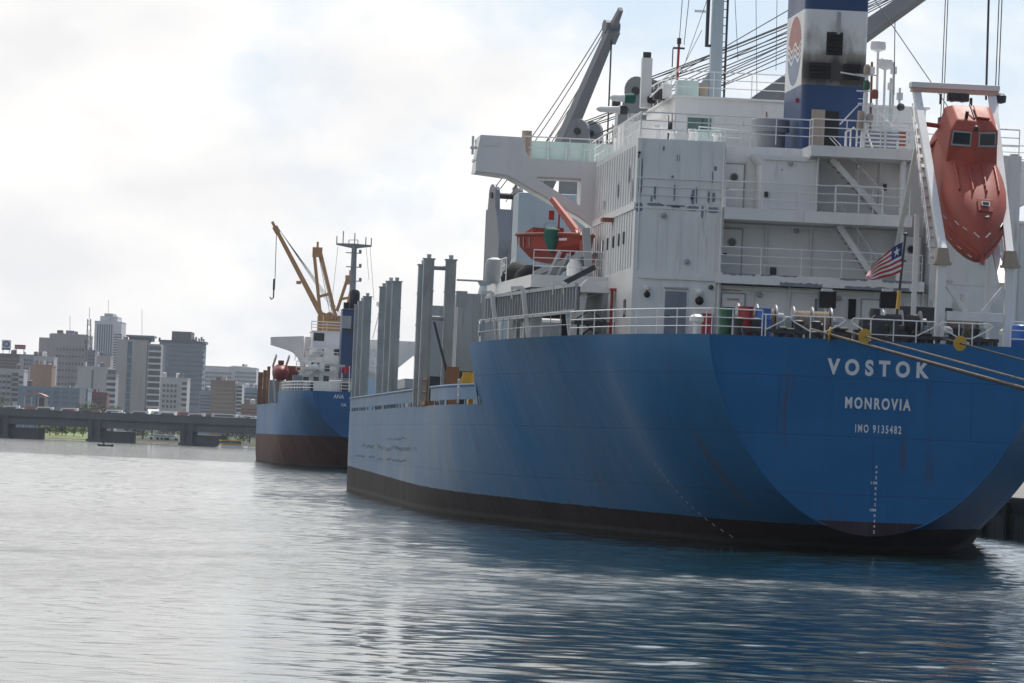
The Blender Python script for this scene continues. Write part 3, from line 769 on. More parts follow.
# grey primer patches along the seams (touch-up paint: a few millimetres of fresh coat)
def patches():
    rnd = random.Random(3)
    def blob(x0, x1, z0, z1, y, ax='y', d=0.007, n=18):
        cx, cz, rx, rz = (x0 + x1) / 2, (z0 + z1) / 2, (x1 - x0) / 2, (z1 - z0) / 2
        pts = []
        for i in range(n):
            a = 2 * math.pi * i / n; k = rnd.uniform(0.82, 1.12)
            ca, sa = math.cos(a), math.sin(a)
            px = cx + rx * k * math.copysign(abs(ca) ** 0.55, ca); pz = cz + rz * k * math.copysign(abs(sa) ** 0.55, sa)
            pts.append((px, y - d, pz) if ax == 'y' else (y - d, px, pz))
        mb = MB(); mb.prism(pts, (0, d, 0) if ax == 'y' else (d, 0, 0)); mb.build('primer_patch', 'primer', DH)
    y = YA - 0.005
    blob(-7.65, -7.5, 13.55, 15.1, y); blob(-7.72, -7.45, 12.95, 13.3, y); blob(-7.3, -6.6, 13.2, 13.31, y); blob(-6.3, -5.95, 13.08, 13.24, y)
    blob(-5.65, -5.2, 13.05, 13.27, y); blob(-5.1, -5.0, 12.8, 13.3, y); blob(-4.85, -4.4, 13.02, 13.26, y); blob(-6.55, -5.7, 13.2, 13.27, y)
    for (x, z0, z1) in ((-6.98, 13.45, 14.0), (-6.2, 13.4, 14.1), (-5.45, 13.3, 13.9), (-5.3, 13.35, 14.0), (-4.82, 13.4, 13.9), (-4.72, 14.2, 14.7), (-7.1, 13.35, 13.6), (-6.1, 15.0, 15.3), (-4.6, 14.7, 14.9), (-5.5, 13.5, 13.7), (-4.62, 13.45, 13.85), (-6.7, 15.4, 15.6), (-6.3, 14.3, 14.45)):
        w = rnd.uniform(0.035, 0.07); blob(x - w, x + w, z0, z1, YA - 0.036 if False else y)
    # port side plating
    for (yy, z0, z1) in ((15.5, 14.2, 14.9), (19.4, 13.8, 14.4), (24.6, 13.6, 14.0), (14.0, 13.4, 14.3)):
        blob(yy - 0.16, yy + 0.16, z0, z1, -HX - 0.046, 'x', 0.006)
patches()
def galleries():
    mb = MB()
    slab(mb, -4.4, 3.9, YA - 0.55, YA + 1.698, ZA, 0.40); mb.build('gallery', 'white', V)
    rnd = random.Random(8)
    for (xa, xb, za, zb) in ((-1.9, -.2, -.40, -.24), (.7, 3.3, -.40, -.27), (-4.2, -2.9, -.10, .0), (-2.7, -1.2, -.07, .0), (.5, 1.6, -.1, .0), (2.2, 3.6, -.12, .0)):
        n = 14; pts = [(xa + (xb - xa) * i / n, YA - .558, ZA + za + (.06 * rnd.random() if za > -.3 else 0)) for i in range(n + 1)] + [(xb - (xb - xa) * i / n, YA - .558, ZA + zb - (.07 * rnd.random() if za < -.3 else 0)) for i in range(n + 1)]
        mb = MB(); mb.prism(pts, (0, .006, 0)); mb.build('primer_patch', 'primer', V)
    mb = MB(); slab(mb, -4.2, 3.3, YA - 0.55, YA + 1.698, ZB, 0.46); mb.build('gallery', 'white', V)
    mb = MB(); slab(mb, -0.9, 3.3, YA - 0.75, YA + 1.698, ZC, 0.42)
    for x in (-0.9, 3.2): mb.prism([(x, YA - 0.7, ZC - 0.42), (x, YA + 1.6, ZC - 0.42), (x, YA + 1.6, ZC - 0.8)], (0.1, 0, 0))
    mb.build('gallery', 'white', V)
    # pillars
    for x, za, zb in ((2.9, ZP, ZA - .4), (2.9, ZA, ZB - 0.46), (2.9, ZB, ZC - 0.42)):
        mb = MB(); mb.tube([(x, YA - 0.3, za), (x, YA - 0.3, zb)], 0.13, 12); mb.build('gallery_pillar', 'white', V, smooth='auto')
    # rails
    y = YA - 0.42
    rail([(-4.3, y + 0.4, ZA), (-4.3, y, ZA), (3.8, y, ZA)], V, r=0.018); rail([(-4.2, y, ZB), (3.2, y, ZB)], V, r=0.018)
    rail([(-HX, YA - 0.06, ZB), (-4.2, YA - 0.06, ZB)], V, r=0.018, step=3.4)
    rail([(0.2, y - 0.02, ZB + 0.02), (2.1, y - 0.02, ZB + 0.02)], V, r=0.032, step=1.0)
    rail([(-HX + 0.1, YF, ZC), (-HX + 0.1, YA + 0.1, ZC), (-0.85, YA + 0.1, ZC), (-0.85, YA - 0.65, ZC), (3.25, YA - 0.65, ZC), (3.25, YA + 0.1, ZC), (HX - .1, YA + .1, ZC)], V, r=0.024)
    # pipe rack of closely spaced bars on the top gallery
    mb = MB()
    for z in np.arange(0.1, 1.15, 0.16): mb.tube([(1.2, YA - 0.5, ZC + z), (3.1, YA - 0.5, ZC + z)], 0.035, 6)
    for x in (1.25, 2.1, 3.05): mb.tube([(x, YA - 0.5, ZC), (x, YA - 0.5, ZC + 1.15)], 0.04, 6)
    mb.build('pipe_rack', 'white_rail', V)
galleries()
def stairs(a, b, w=0.7):
    a, b = Vector(a), Vector(b); n = 11
    mb = MB()
    for dy in (0, w):
        o = Vector((0, dy, 0)); mb.bar(a + o, b + o, 0.05, 0.24)
    st = mb.build('stairway', 'white', V)
    q = MB()
    for i in range(n):
        p = a.lerp(b, (i + 0.5) / n); q.box(p.x - 0.14, p.x + 0.14, p.y, p.y + w, p.z - 0.02, p.z + 0.02)
    q.build('tread', 'grey', st)
    q = MB()
    for dy in (0, w):
        o = Vector((0, dy, 0.0)); q.tube([a + o + Vector((0, 0, 0.9)), b + o + Vector((0, 0, 0.9))], 0.02, 6)
        for t in (0.15, 0.5, 0.85): q.tube([a.lerp(b, t) + o, a.lerp(b, t) + o + Vector((0, 0, 0.9))], 0.018, 5)
    q.build('handrail', 'white_rail', st)
stairs((0.1, YA + 0.35, ZC - 0.44), (2.3, YA + 0.35, ZB)); stairs((0.5, YA + 0.35, ZB - 0.47), (2.1, YA + 0.35, ZA))
def door(x, y, z, w=0.78, h=1.85, m='white', port=True, name='door', dirn=-1):
    mb = MB()
    mb.box(x - w / 2 - 0.06, x + w / 2 + 0.06, y - 0.05, y, z - 0.02, z + h + 0.06, 'white' if m != 'white' else 'grey')
    o = mb.build('door_frame', None, V)
    q = MB(); q.box(x - w / 2, x + w / 2, y - 0.085, y - 0.052, z, z + h); d = q.build(name, m, o, bevel=0.012)
    q = MB()
    if port:
        q.lathe((x, y - 0.088, z + h * 0.72), [(0.19, 0), (0.19, 0.02), (0.14, 0.025)], 18, 'grey', (0, -1, 0)); q.lathe((x, y - 0.115, z + h * 0.72), [(0.14, 0), (0.13, 0.005)], 18, 'glass', (0, -1, 0))
    q.box(x - w / 2 + 0.06, x - w / 2 + 0.2, y - 0.12, y - 0.086, z + h * 0.45, z + h * 0.48, 'dark')
    q.build('door_fittings', None, o)
    return o
door(-3.62, YA + 1.7, ZB, port=True); door(-3.6, YA + 1.7, ZA); door(3.55, YA + 0.9, ZA)
door(-5.98, YA, ZP + 0.12, 0.86, 1.86, 'primer', False); door(-3.65, YA + 0.24, ZP + 0.12, 0.9, 1.86, 'white', False); door(2.0, YA + 0.24, ZP + 0.12, 0.9, 1.86)
mb = MB(); mb.box(-4.0, -3.3, YA + 0.14, YA + 0.155, ZP + 0.6, ZP + 1.45); mb.build('door_grille', 'primer', V)
mb = MB(); mb.box(-6.45, -5.5, YA - 0.14, YA, ZP + 2.08, ZP + 2.14); mb.build('rain_drip', 'grey', V)
text('door_notice', 'NO SMOKING', 0.13, (-3.65, YA + 0.145, ZP + 1.72), 'red', V, width=0.5)
text('door_notice', 'AUTHORIZED CREW ONLY', 0.10, (-3.75, YA + 0.23, ZP + 2.1), 'red', V, width=0.8)
# wall lamps with black bowls, little panels, lifebuoys
def wall_lamp(x, y, z, s=1.0):
    mb = MB(); mb.lathe((x, y, z), [(0.10 * s, 0), (0.14 * s, 0.08), (0.14 * s, 0.22), (0.06, 0.28)], 12, 'white', (0, -1, 0))
    o = mb.build('wall_lamp', None, V, smooth='auto')
    q = MB(); q.lathe((x, y - 0.16, z - 0.34 * s), [(0.05, -0.02), (0.17 * s, 0.0), (0.17 * s, 0.10), (0.05, 0.2)], 14, 'black', (0, -1, 0)); q.tube([(x, y - 0.1, z), (x, y - 0.15, z - 0.3)], 0.025, 6, 'black')
    q.build('lamp_bowl', None, o, smooth='auto')
wall_lamp(-7.15, YA, ZP + 2.05, 0.75); wall_lamp(-5.05, YA, ZP + 1.98); wall_lamp(-7.7, YA, ZC - 0.5, 0.3)
mb = MB(); mb.lathe((-4.6, YA, ZP + 2.2), [(0.09, 0), (0.1, 0.14), (0.03, 0.2)], 12, 'green', (0, -1, 0)); mb.build('alarm_bell', None, V)
def panel(x0, x1, z0, z1, y, m, d=0.1, name='wall_panel'):
    q = MB(); q.box(x0, x1, y - d, y, z0, z1); q.build(name, m, V, bevel=0.012)
panel(-2.6, -2.45, ZB + 0.5, ZB + 0.72, YA + 0.02, 'dark'); panel(-2.35, -1.3, ZB + 0.05, ZB + 0.75, YA + 0.02, 'white', 0.03, 'hatch_plate')
panel(-2.0, -1.75, ZA + 0.1, ZA + 0.4, YA + 1.7, 'dark'); panel(2.45, 2.6, ZB + 1.1, ZB + 1.35, YA + 1.7, 'dark')
panel(1.0, 1.3, ZP + 1.2, ZP + 2.0, YA + 0.25, 'black'); panel(-0.35, 0.2, ZP + 1.3, ZP + 1.95, YA + 0.25, 'primer', 0.01, 'primer_patch')
panel(4.3, 5.1, ZP + 1.4, ZP + 2.1, YA, 'white', 0.35, 'vent_box'); panel(5.5, 6.6, ZP + 1.3, ZP + 2.4, YA, 'white', 0.6, 'vent_box'); panel(3.2, 3.9, ZP + 1.3, ZP + 1.9, YA + .25, 'white', 0.2, 'vent_box')
panel(-4.9, -4.5, ZP + 0.3, ZP + 1.15, YA, 'red', 0.3, 'hose_box'); panel(2.6, 4.6, ZP + 1.15, ZP + 1.7, YA - 2.5, 'dark', 0.6, 'machinery'); panel(3.8, 5.0, ZP + 0.2, ZP + 1.1, YA - 2, 'grey', 0.8, 'machinery')
# port side: side opening, window, small round-topped passage, red valve
mb = MB(); mb.box(-HX - 0.02, -HX, 15.0, 15.8, ZP + 0.95, ZP + 1.65); mb.build('side_window', 'glass', V)
mb = MB(); mb.tube([(-HX - 0.15, 19.0, ZP + 0.3), (-HX - 0.15, 19.0, ZP + 2.2)], 0.06, 8); mb.box(-HX - .25, -HX, 18.7, 19.3, ZP + 2.1, ZP + 2.2); mb.box(-HX - .3, -HX, 18.8, 19.4, ZP + .7, ZP + .8); mb.build('fire_main', 'red', V)
for y in (16.5, 18.3, 20.3, 22.5, 24.6):
    mb = MB(); mb.box(-HX - 0.055, -HX - 0.002, y, y + 0.30, ZA + 1.15, ZA + 1.65); mb.build('side_window', 'glass', V)
mb = MB(); mb.box(-HX - 0.5, -HX, 20.6, 21.4, ZB - 0.35, ZB - 0.2); mb.build('side_lamp', 'rustred', V)

# bridge wings: deck, fascia, solid end bulwark, knee bracket with its cut-out
def wing(sg):
    X = lambda x: sg * x
    mb = MB(); y0, y1 = YW, YW + 2.6; z = ZC
    # aft web plate: outline with triangular opening, built as strips
    def plate(pts, t=0.12, y=y0): mb.prism([(X(a), y, b) for a, b in pts], (0, t, 0))
    plate([(HX, z - 0.75), (HX, z + 0.02), (12.95, z + 0.02), (12.95, z - 0.62), (11.9, z - 0.70), (11.5, z - 0.76)])      # fascia
    plate([(HX, 13.05), (HX, 14.05), (8.35, 14.05), (8.35, 13.48)], 0.119)                                             # root
    plate([(8.35, 13.48), (8.35, 13.95), (10.28, 15.02), (10.28, z - 0.75), (11.5, z - 0.76)], 0.118)                  # knee diagonal
    plate([(HX, 14.05), (HX, z - 0.75), (8.35, z - 0.75), (8.35, 14.05)], 0.117)
    # wing floor and underside, forward web
    mb.box(X(HX), X(12.95), y0 + 0.125, y1, z - 0.10, z + 0.015)
    mb.prism([(X(12.95), y0 + .12, z - 0.62), (X(11.9), y0 + .12, z - 0.70), (X(11.5), y0 + .12, z - 0.76), (X(8.35), y0 + .12, 13.48), (X(HX), y0 + .12, 13.05), (X(HX), y0 + .12, 13.0), (X(8.35), y0 + .12, 13.42), (X(11.5), y0 + .12, z - 0.82), (X(12.95), y0 + .12, z - 0.68)], (0, 1.6, 0))
    mb.box(X(8.35), X(8.31), y0 + .12, y0 + 1.6, 13.9, z - 0.75); mb.box(X(8.35), X(10.28), y0 + .12, y0 + 1.6, z - 0.8, z - 0.755)
    # bulwarks
    plate([(12.95, z + 0.02), (12.80, z + 0.95), (10.95, z + 0.93), (10.80, z + 0.30), (10.6, z + 0.02)], 0.08)
    mb.prism([(X(12.95), y0 + .08, z - 0.62), (X(12.80), y0 + .08, z + 0.95), (X(12.80), y1, z + 0.95), (X(12.95), y1, z - 0.62)], (-sg * 0.06, 0, 0))
    o = mb.build('bridge_wing', 'white', V)
    q = MB(); q.box(X(HX - 1.0), X(12.78), y1 - 0.08, y1, z + 0.02, z + 0.98)
    for x in np.arange(8.0, 12.8, 0.8): q.box(X(x), X(x + 0.05), y1 - 0.25, y1 - 0.08, z + 0.02, z + 0.9)
    q.build('wing_bulwark', 'palegreen', o)
    q = MB(); q.tube([(X(10.9), y0 + 0.06, z + 0.98), (X(HX - 0.3), y0 + 0.06, z + 0.98)], 0.03, 6); q.tube([(X(10.7), y0 + 0.06, z + 0.5), (X(HX), y0 + 0.06, z + 0.5)], 0.02, 6)
    for x in np.arange(8.0, 10.7, 0.9): q.tube([(X(x), y0 + .06, z), (X(x), y0 + .06, z + 0.98)], 0.022, 5)
    q.build('wing_rail', 'white_rail', o)
    q = MB(); q.box(X(12.7), X(12.0), y0 - 0.03, y0, z + 0.5, z + 0.85); q.build('wing_notice_plate', 'white', o)
    q = MB(); q.cyl((X(10.75), y0 + 0.5, z), (X(10.75), y0 + 0.5, z + 1.25), 0.22, 14); q.build('wing_console', 'tan', o)
    q = MB(); q.box(X(13.05), X(13.15), y0 + 0.3, y0 + 0.4, z + 0.1, z + 0.9); q.box(X(12.9), X(13.2), y0 + 0.2, y0 + 0.5, z + 0.35, z + 0.45); q.build('side_light', 'white', o)
wing(-1); wing(1)
for x in (8.2, 9.5, 11): 
    pass
rail([(8.0, 29.0, ZC), (12.9, 29.0, ZC)], V, h=1.6, bars=(0.5, 1.0, 1.3, 1.6), r=0.02)

# wheelhouse and top hamper
def wheelhouse():
    mb = MB(); mb.box(-5.3, 5.3, 21.5, YF - 0.2, ZC, 18.25)
    mb.box(-5.45, 5.45, 21.35, YF, 18.25, 18.33)
    for x in (-1.7, -1.1): mb.box(x, x + .05, 21.46, 21.5, ZC + .1, 18.1)
    o = mb.build('wheelhouse', 'white', V)
    for (x0, x1) in ((-4.75, -3.75),):
        q = MB(); q.box(x0 - .06, x1 + .06, 21.45, 21.5, ZC + 0.88, ZC + 1.62, 'white'); q.box(x0, x1, 21.43, 21.449, ZC + 0.94, ZC + 1.56, 'glassgreen'); q.box(-4.15, -4.1, 21.42, 21.43, ZC + .94, ZC + 1.56, 'dark')
        q.build('aft_window', None, o)
    for y in np.arange(22.2, 30.5, 1.3):
        q = MB(); q.box(-5.33, -5.3, y, y + 0.8, ZC + 0.95, ZC + 1.75, 'glass'); q.build('side_window', None, o)
    q = MB(); q.box(-1.5, -0.7, 21.44, 21.5, ZC + .1, ZC + 1.95, 'white'); q.box(-1.46, -1.42, 21.4, 21.44, ZC + .1, ZC + 1.95, 'rustred'); q.build('aft_door', None, o)
    return o
WH = wheelhouse()
rail([(-5.3, 31, 18.33), (-5.3, 21.5, 18.33), (-0.5, 21.5, 18.33)], V, r=0.02)
rail([(-1.0, 21.5, ZC), (-4.5, 19.5, ZC)], V, r=0.02)
# raised platform with a stepped edge to port of the wheelhouse
mb = MB(); mb.prism([(-5.5, 22, ZC), (-6.9, 26, ZC), (-6.9, 30, ZC), (-5.5, 30, ZC)], (0, 0, 1.55)); mb.build('bridge_side_cabin', 'white', V)
def mast(x, y, z0, z1, w=0.52):
    mb = MB(); mb.bar((x, y, z0), (x, y, z1), w, w, up=Vector((0, 1, 0)), w2=w * 0.85, h2=w * 0.85)
    mb.prism([(x - w / 2, y - .04, z0), (x - w / 2 - 1.15, y - .04, z0), (x - w / 2, y - .04, z0 + 1.5)], (0, 0.08, 0))
    o = mb.build('radar_mast', 'greyblue', V)
    q = MB(); q.tube([(x - 0.42, y, z0 + 2.6), (x - 0.42, y, z1)], 0.08, 8); q.tube([(x - .42, y, z0 + 2.65), (x, y, z0 + 2.65)], 0.06, 8)
    q.tube([(x + 0.42, y, z0), (x + 0.42, y, z1)], 0.05, 8)
    for z in np.arange(z0 + 0.4, z1, 0.35): q.tube([(x + 0.22, y, z), (x + 0.44, y, z)], 0.02, 5)
    q.build('mast_pipe', 'dark', o)
    q = MB(); q.box(x - 1.0, x - .4, y - .05, y + .05, z1 - 2.2, z1 - 2.1); q.build('yard', 'white', o)
mast(-2.95, 27.0, 18.33, 24.6)
def white_vent_post(px, py0, py1, Y):
    a, b = at(px + 4, py0, Y=Y), at(px, py1, Y=Y)
    mb = MB(); mb.box(a.x - .22, a.x + .22, Y - .22, Y + .22, a.z, b.z - 0.25); o = mb.build('magnetic_compass_post', 'white', V, bevel=0.02)
    q = MB(); q.cyl((a.x, Y, b.z - 0.25), (a.x, Y, b.z), 0.18, 12); q.build('post_cap', 'dark', o)
    mb = MB(); mb.cyl((a.x - .45, Y, ZC), (a.x - .45, Y, ZC + 1.6), 0.42, 16); mb.cyl((a.x - .45, Y, ZC + 1.6), (a.x - .45, Y, ZC + 1.95), 0.28, 16); mb.build('searchlight_stand', 'white', V, smooth='auto')
    z = a.z + 0.35
    mb = MB(); mb.lathe((a.x - 1.55, Y - .3, z), [(0.05, 0), (0.14, 0.1), (0.16, 0.5), (0.2, 0.62)], 12, 'white', (1, 0, 0)); mb.lathe((a.x - .93, Y - .3, z), [(0.2, 0), (0.22, 0.2), (0.22, .42), (.1, .48)], 12, 'tealcover', (1, 0, 0)); mb.lathe((a.x + .05, Y - .35, z), [(0.12, 0), (0.18, .1), (.18, .3), (.1, .35)], 12, 'black', (1, 0, 0)); mb.build('ship_whistle', None, V, smooth='auto')
    z -= 0.5
    mb = MB(); mb.lathe((a.x - 2.1, Y - .2, z), [(0.05, 0), (0.13, 0.15), (0.15, 0.9), (0.2, 1.0)], 12, 'white', (1, 0, 0)); mb.lathe((a.x - 1.1, Y - .2, z), [(.2, 0), (.2, .3), (.05, .4)], 12, 'dark', (1, 0, 0)); mb.build('ship_whistle', None, V, smooth='auto')
white_vent_post(641, 108, 52, 26.0)
# red signal post with wind gear, searchlight poles, ladders
def pole(px0, py0, px1, py1, Y, r, m='white', name='signal_pole'):
    a, b = at(px0, py0, Y=Y), at(px1, py1, Y=Y)
    mb = MB(); mb.tube([a, b], r, 8); return mb.build(name, m, V), a, b
o, a, b = pole(677, 80, 679, 44, 25, 0.055, 'red')
q = MB(); q.box(b.x - .25, b.x + .25, 24.95, 25.05, b.z - .22, b.z - .14); q.box(b.x - .08, b.x + .08, 24.9, 25.1, b.z, b.z + .25); q.tube([(b.x - .25, 25, b.z - 1.0), (b.x - .25, 25, b.z - .2)], 0.025); q.build('signal_lantern', 'dark', o)
for (x, y0, x2, y2, Y, r) in ((615, 138, 617, 105, 27, 0.06), (679, 45, 683, -10, 25, 0.015), (684, 45, 690, -10, 25, 0.015)):
    pole(x, y0, x2, y2, Y, r, 'white_rail' if r > 0.03 else 'wire', 'whip_aerial' if r < 0.03 else 'signal_pole')
p = at(616, 107, Y=27); mb = MB(); mb.box(p.x - .17, p.x + .17, 26.8, 27.2, p.z, p.z + .35); mb.build('signal_lantern', 'dark', V)
# blocky gear on the compass deck
for (px, py, wd, hg, Y, m) in ((688, 92, .9, .5, 24, 'palegreen'), (668, 96, .35, .5, 23, 'white'), (660, 96, .5, .3, 24, 'dark'), (695, 93, 1.1, .45, 25, 'tan')):
    p = at(px, py, Y=Y); mb = MB(); mb.box(p.x - wd / 2, p.x + wd / 2, Y, Y + .6, 18.33, p.z + hg); mb.build('deck_locker', m, V, bevel=0.02)
mb = MB(); p = at(672, 90, Y=23); mb.bar((p.x - .9, 23, 18.33), (p.x + .3, 23, 19.6), 0.5, 0.05); mb.build('ladder_screen', 'white', V)
# tanks and lockers on the funnel deck
p = at(770, 137, Y=17); mb = MB(); mb.lathe((p.x, 17, ZC), [(0.62, 0), (0.62, 0.75), (0.78, 0.76), (0.78, 1.25), (0.70, 1.32)], 24, 'boom'); mb.build('mushroom_vent', None, V, smooth='auto')
mb = MB(); mb.box(-4.6, -3.6, 19, 20, ZC, ZC + 0.9); mb.build('deck_locker', 'palegreen', V, bevel=.02)
for (x, h) in ((-6.8, .5), (-6.2, .35), (-5.4, .42), (-4.4, .3)):
    mb = MB(); mb.lathe((x, 14.5, ZC), [(.14, 0), (.12, h), (.2, h + .05), (.16, h + .15)], 12, 'white'); mb.build('deck_vent', None, V, smooth='auto')

# ------------------------------------------------------------------ funnel
def funnel():
    x0, x1, y0, y1 = -0.93, 1.68, 15.2, 20.2
    zb = [(ZC, 18.52, 'funnelblue'), (18.52, 21.58, 'funnelwhite'), (21.58, 23.8, 'funnelblue')]
    mb = MB()
    for a, b, m in zb:
        r = 0.22; pts = []
        for (cx, cy, a0) in ((x1 - r, y0 + r, -90), (x1 - r, y1 - r, 0), (x0 + r, y1 - r, 90), (x0 + r, y0 + r, 180)):
            for k in range(5):
                t = R(a0 + 22.5 * k); pts.append((cx + r * math.cos(t), cy + r * math.sin(t), a))
        mb.prism(pts, (0, 0, b - a), m)
    o = mb.build('funnel', None, V)
    # weld trunk, louvres
    q = MB(); q.box(0.40, 0.54, y0 - 0.05, y0, 20.6, 21.5); q.build('cable_trunk', 'grey', o)
    def louvre(xa, xb, za, zc, n):
        l = MB(); l.box(xa, xb, y0 - 0.03, y0 - 0.001, za, zc, 'soot')
        for i in range(n):
            z = za + (zc - za) * (i + 0.5) / n
            l.prism([(xa + .03, y0 - .031, z - .03), (xa + .03, y0 - .09, z - .05), (xa + .03, y0 - .031, z + .03)], (xb - xa - .06, 0, 0), 'soot')
        l.build('louvre', None, o)
    louvre(0.0, 0.66, 19.75, 20.68, 6); louvre(-0.66, 0.22, 18.78, 19.42, 4); louvre(0.72, 1.42, 18.78, 19.42, 4)
    # soot shed by the louvres
    # door; black plate painted for the darkness inside the open entrance
    q = MB(); q.box(-0.50, 0.05, y0 - 0.06, y0, ZC + 0.05, ZC + 1.65); q.build('funnel_door', 'tan', o)
    q = MB(); q.box(0.07, 0.62, y0 - 0.04, y0, ZC + 0.05, ZC + 1.6); q.build('entrance_shade', 'black', o)
    # emblem on the port flank: red upper half over two waves, blue lower half, in an oval
    x = x0 - 0.006; cy, cz, ry, rz = 17.6, 20.05, 1.8, 1.42
    def oval(y): return rz * math.sqrt(max(0, 1 - ((y - cy) / ry) ** 2))
    wave = lambda y, o_: cz + o_ + 0.14 * math.cos((y - cy) * 2 * math.pi / 1.75 + 0.4)
    n = 48; ysx = [cy - ry + 2 * ry * i / n for i in range(n + 1)]
    def band(lo, hi, m, nm):
        b = MB()
        for i in range(n):
            ya, yb = ysx[i], ysx[i + 1]
            la, lb, ha, hb = (max(lo(ya), cz - oval(ya)), max(lo(yb), cz - oval(yb)), min(hi(ya), cz + oval(ya)), min(hi(yb), cz + oval(yb)))
            if ha - la < 1e-4 and hb - lb < 1e-4: continue
            b.add([(x, ya, la), (x, yb, lb), (x, yb, max(hb, lb)), (x, ya, max(ha, la))], [(0, 1, 2, 3)])
        b.build(nm, m, o)
    band(lambda y: wave(y, 0.22), lambda y: 99, 'logored', 'emblem_sun')
    band(lambda y: wave(y, -0.02), lambda y: wave(y, 0.10), 'logored', 'emblem_wave')
    band(lambda y: wave(y, -0.26), lambda y: wave(y, -0.14), 'logoblue', 'emblem_wave')
    band(lambda y: -99, lambda y: wave(y, -0.40), 'logoblue', 'emblem_sea')
    q = MB(); q.box(x0 - .12, x0, 16.0, 16.25, 17.85, 18.0); q.build('funnel_lamp', 'red', o)
funnel()
# stern light mast on the top gallery, stayed, with lanterns
def light_mast():
    x, y = 1.28, YA - 0.3
    mb = MB(); mb.tube([(x - .06, y, ZC), (x, y, ZC + 2.2)], 0.10, 8); mb.tube([(x, y, ZC + 2.2), (x + .02, y, ZC + 3.35)], 0.07, 8)
    for z, hw in ((ZC + 1.75, .3), (ZC + 2.25, .38), (ZC + 2.9, .45)): mb.box(x - hw, x + hw, y - .05, y + .05, z, z + .05)
    mb.tube([(x - 1.0, y, ZC + .9), (x - .25, y, ZC + 1.75)], 0.03); mb.tube([(x + 1.2, y, ZC + .9), (x + .2, y, ZC + 1.8)], .03)
    mb.tube([(x - .55, y, ZC + .05), (x - .55, y, ZC + .7), (x - .45, y, ZC + .8), (x - .3, y, ZC + .7), (x - .3, y, ZC + .05)], .035)
    mb.tube([(x + .35, y, ZC + .02), (x + .1, y, ZC + .7)], .035); mb.tube([(x - .75, y, ZC + .05), (x - .75, y, ZC + .6), (x - .6, y, ZC + .7)], .035)
    for z in np.arange(ZC + .2, ZC + 2.2, .25): mb.box(x - .3, x - .05, y - .02, y + .02, z, z + .03)
    o = mb.build('stern_light_mast', 'white_rail', V)
    for (dx, z, m) in ((.0, ZC + 2.32, 'green'), (0.0, ZC + 2.95, 'tan'), (.35, ZC + 1.98, 'rustred'), (-.18, ZC + 1.1, 'tan'), (.18, ZC + 1.0, 'tan'), (-.2, ZC + .7, 'tan')):
        q = MB(); q.lathe((x + dx, y - .08, z), [(.12, 0), (.14, .05), (.14, .3), (.08, .38)], 12, m); q.build('lantern', None, o, smooth='auto')
    q = MB(); q.bar((x - 1.05, y, ZC + 2.98), (x - .05, y, ZC + 2.86), .1, .05, 'white'); q.build('scanner_arm', None, o)
light_mast()
# aerial cluster starboard of the funnel
def aerials():
    Y = 19.0
    for (px, yb, yt, m) in ((877, 112, 52, 'white'), (884, 110, 70, 'white'), (890, 112, 78, 'palegreen'), (893, 110, 62, 'white'), (871, 112, 62, 'rustred'), (899, 110, 88, 'white')):
        a, b = at(px, yb, Y=Y), at(px + 1, yt, Y=Y); mb = MB(); mb.tube([(a.x, Y, ZC + 1.0), (b.x, Y, b.z)], 0.05, 6); o = mb.build('aerial_post', m, V)
        if px in (877, 884): q = MB(); q.lathe((b.x, Y, b.z), [(.06, 0), (.3, .08), (.33, .2), (.3, .42), (.12, .5)], 16, 'white'); q.build('satellite_dome', None, o, smooth='auto')
        else: q = MB(); q.box(b.x - .12, b.x + .12, Y - .1, Y + .1, b.z - .5, b.z - .2); q.build('aerial_box', 'white', o)
    a = at(880, 112, Y=Y); c = at(902, 112, Y=Y)
    mb = MB(); mb.box(a.x - .9, c.x, Y - .2, Y + 2.0, ZC, ZC + 1.15); mb.build('battery_house', 'primer', V, bevel=.03)
    mb = MB(); mb.box(c.x - .9, c.x - .35, 14.2, 14.8, ZC, ZC + .5); mb.build('deck_locker', 'palegreen', V)
    mb = MB(); q = at(903, 118, Y=13); mb.box(q.x - .1, q.x + .15, 13, 13.2, ZC + .1, ZC + .75); mb.build('fire_box', 'rustred', V)
    rail([(a.x - .8, Y - .1, ZC + 1.15), (c.x - .1, Y - .1, ZC + 1.15)], V, r=0.02, step=.5)
    mb = MB(); p = at(899, 105, Y=Y); mb.lathe((p.x, Y - .3, p.z - .12), [(.05, 0), (.16, .08), (.16, .2), (.05, .28)], 12, 'dark', (0, -1, 0)); mb.build('searchlight', None, V)
aerials()

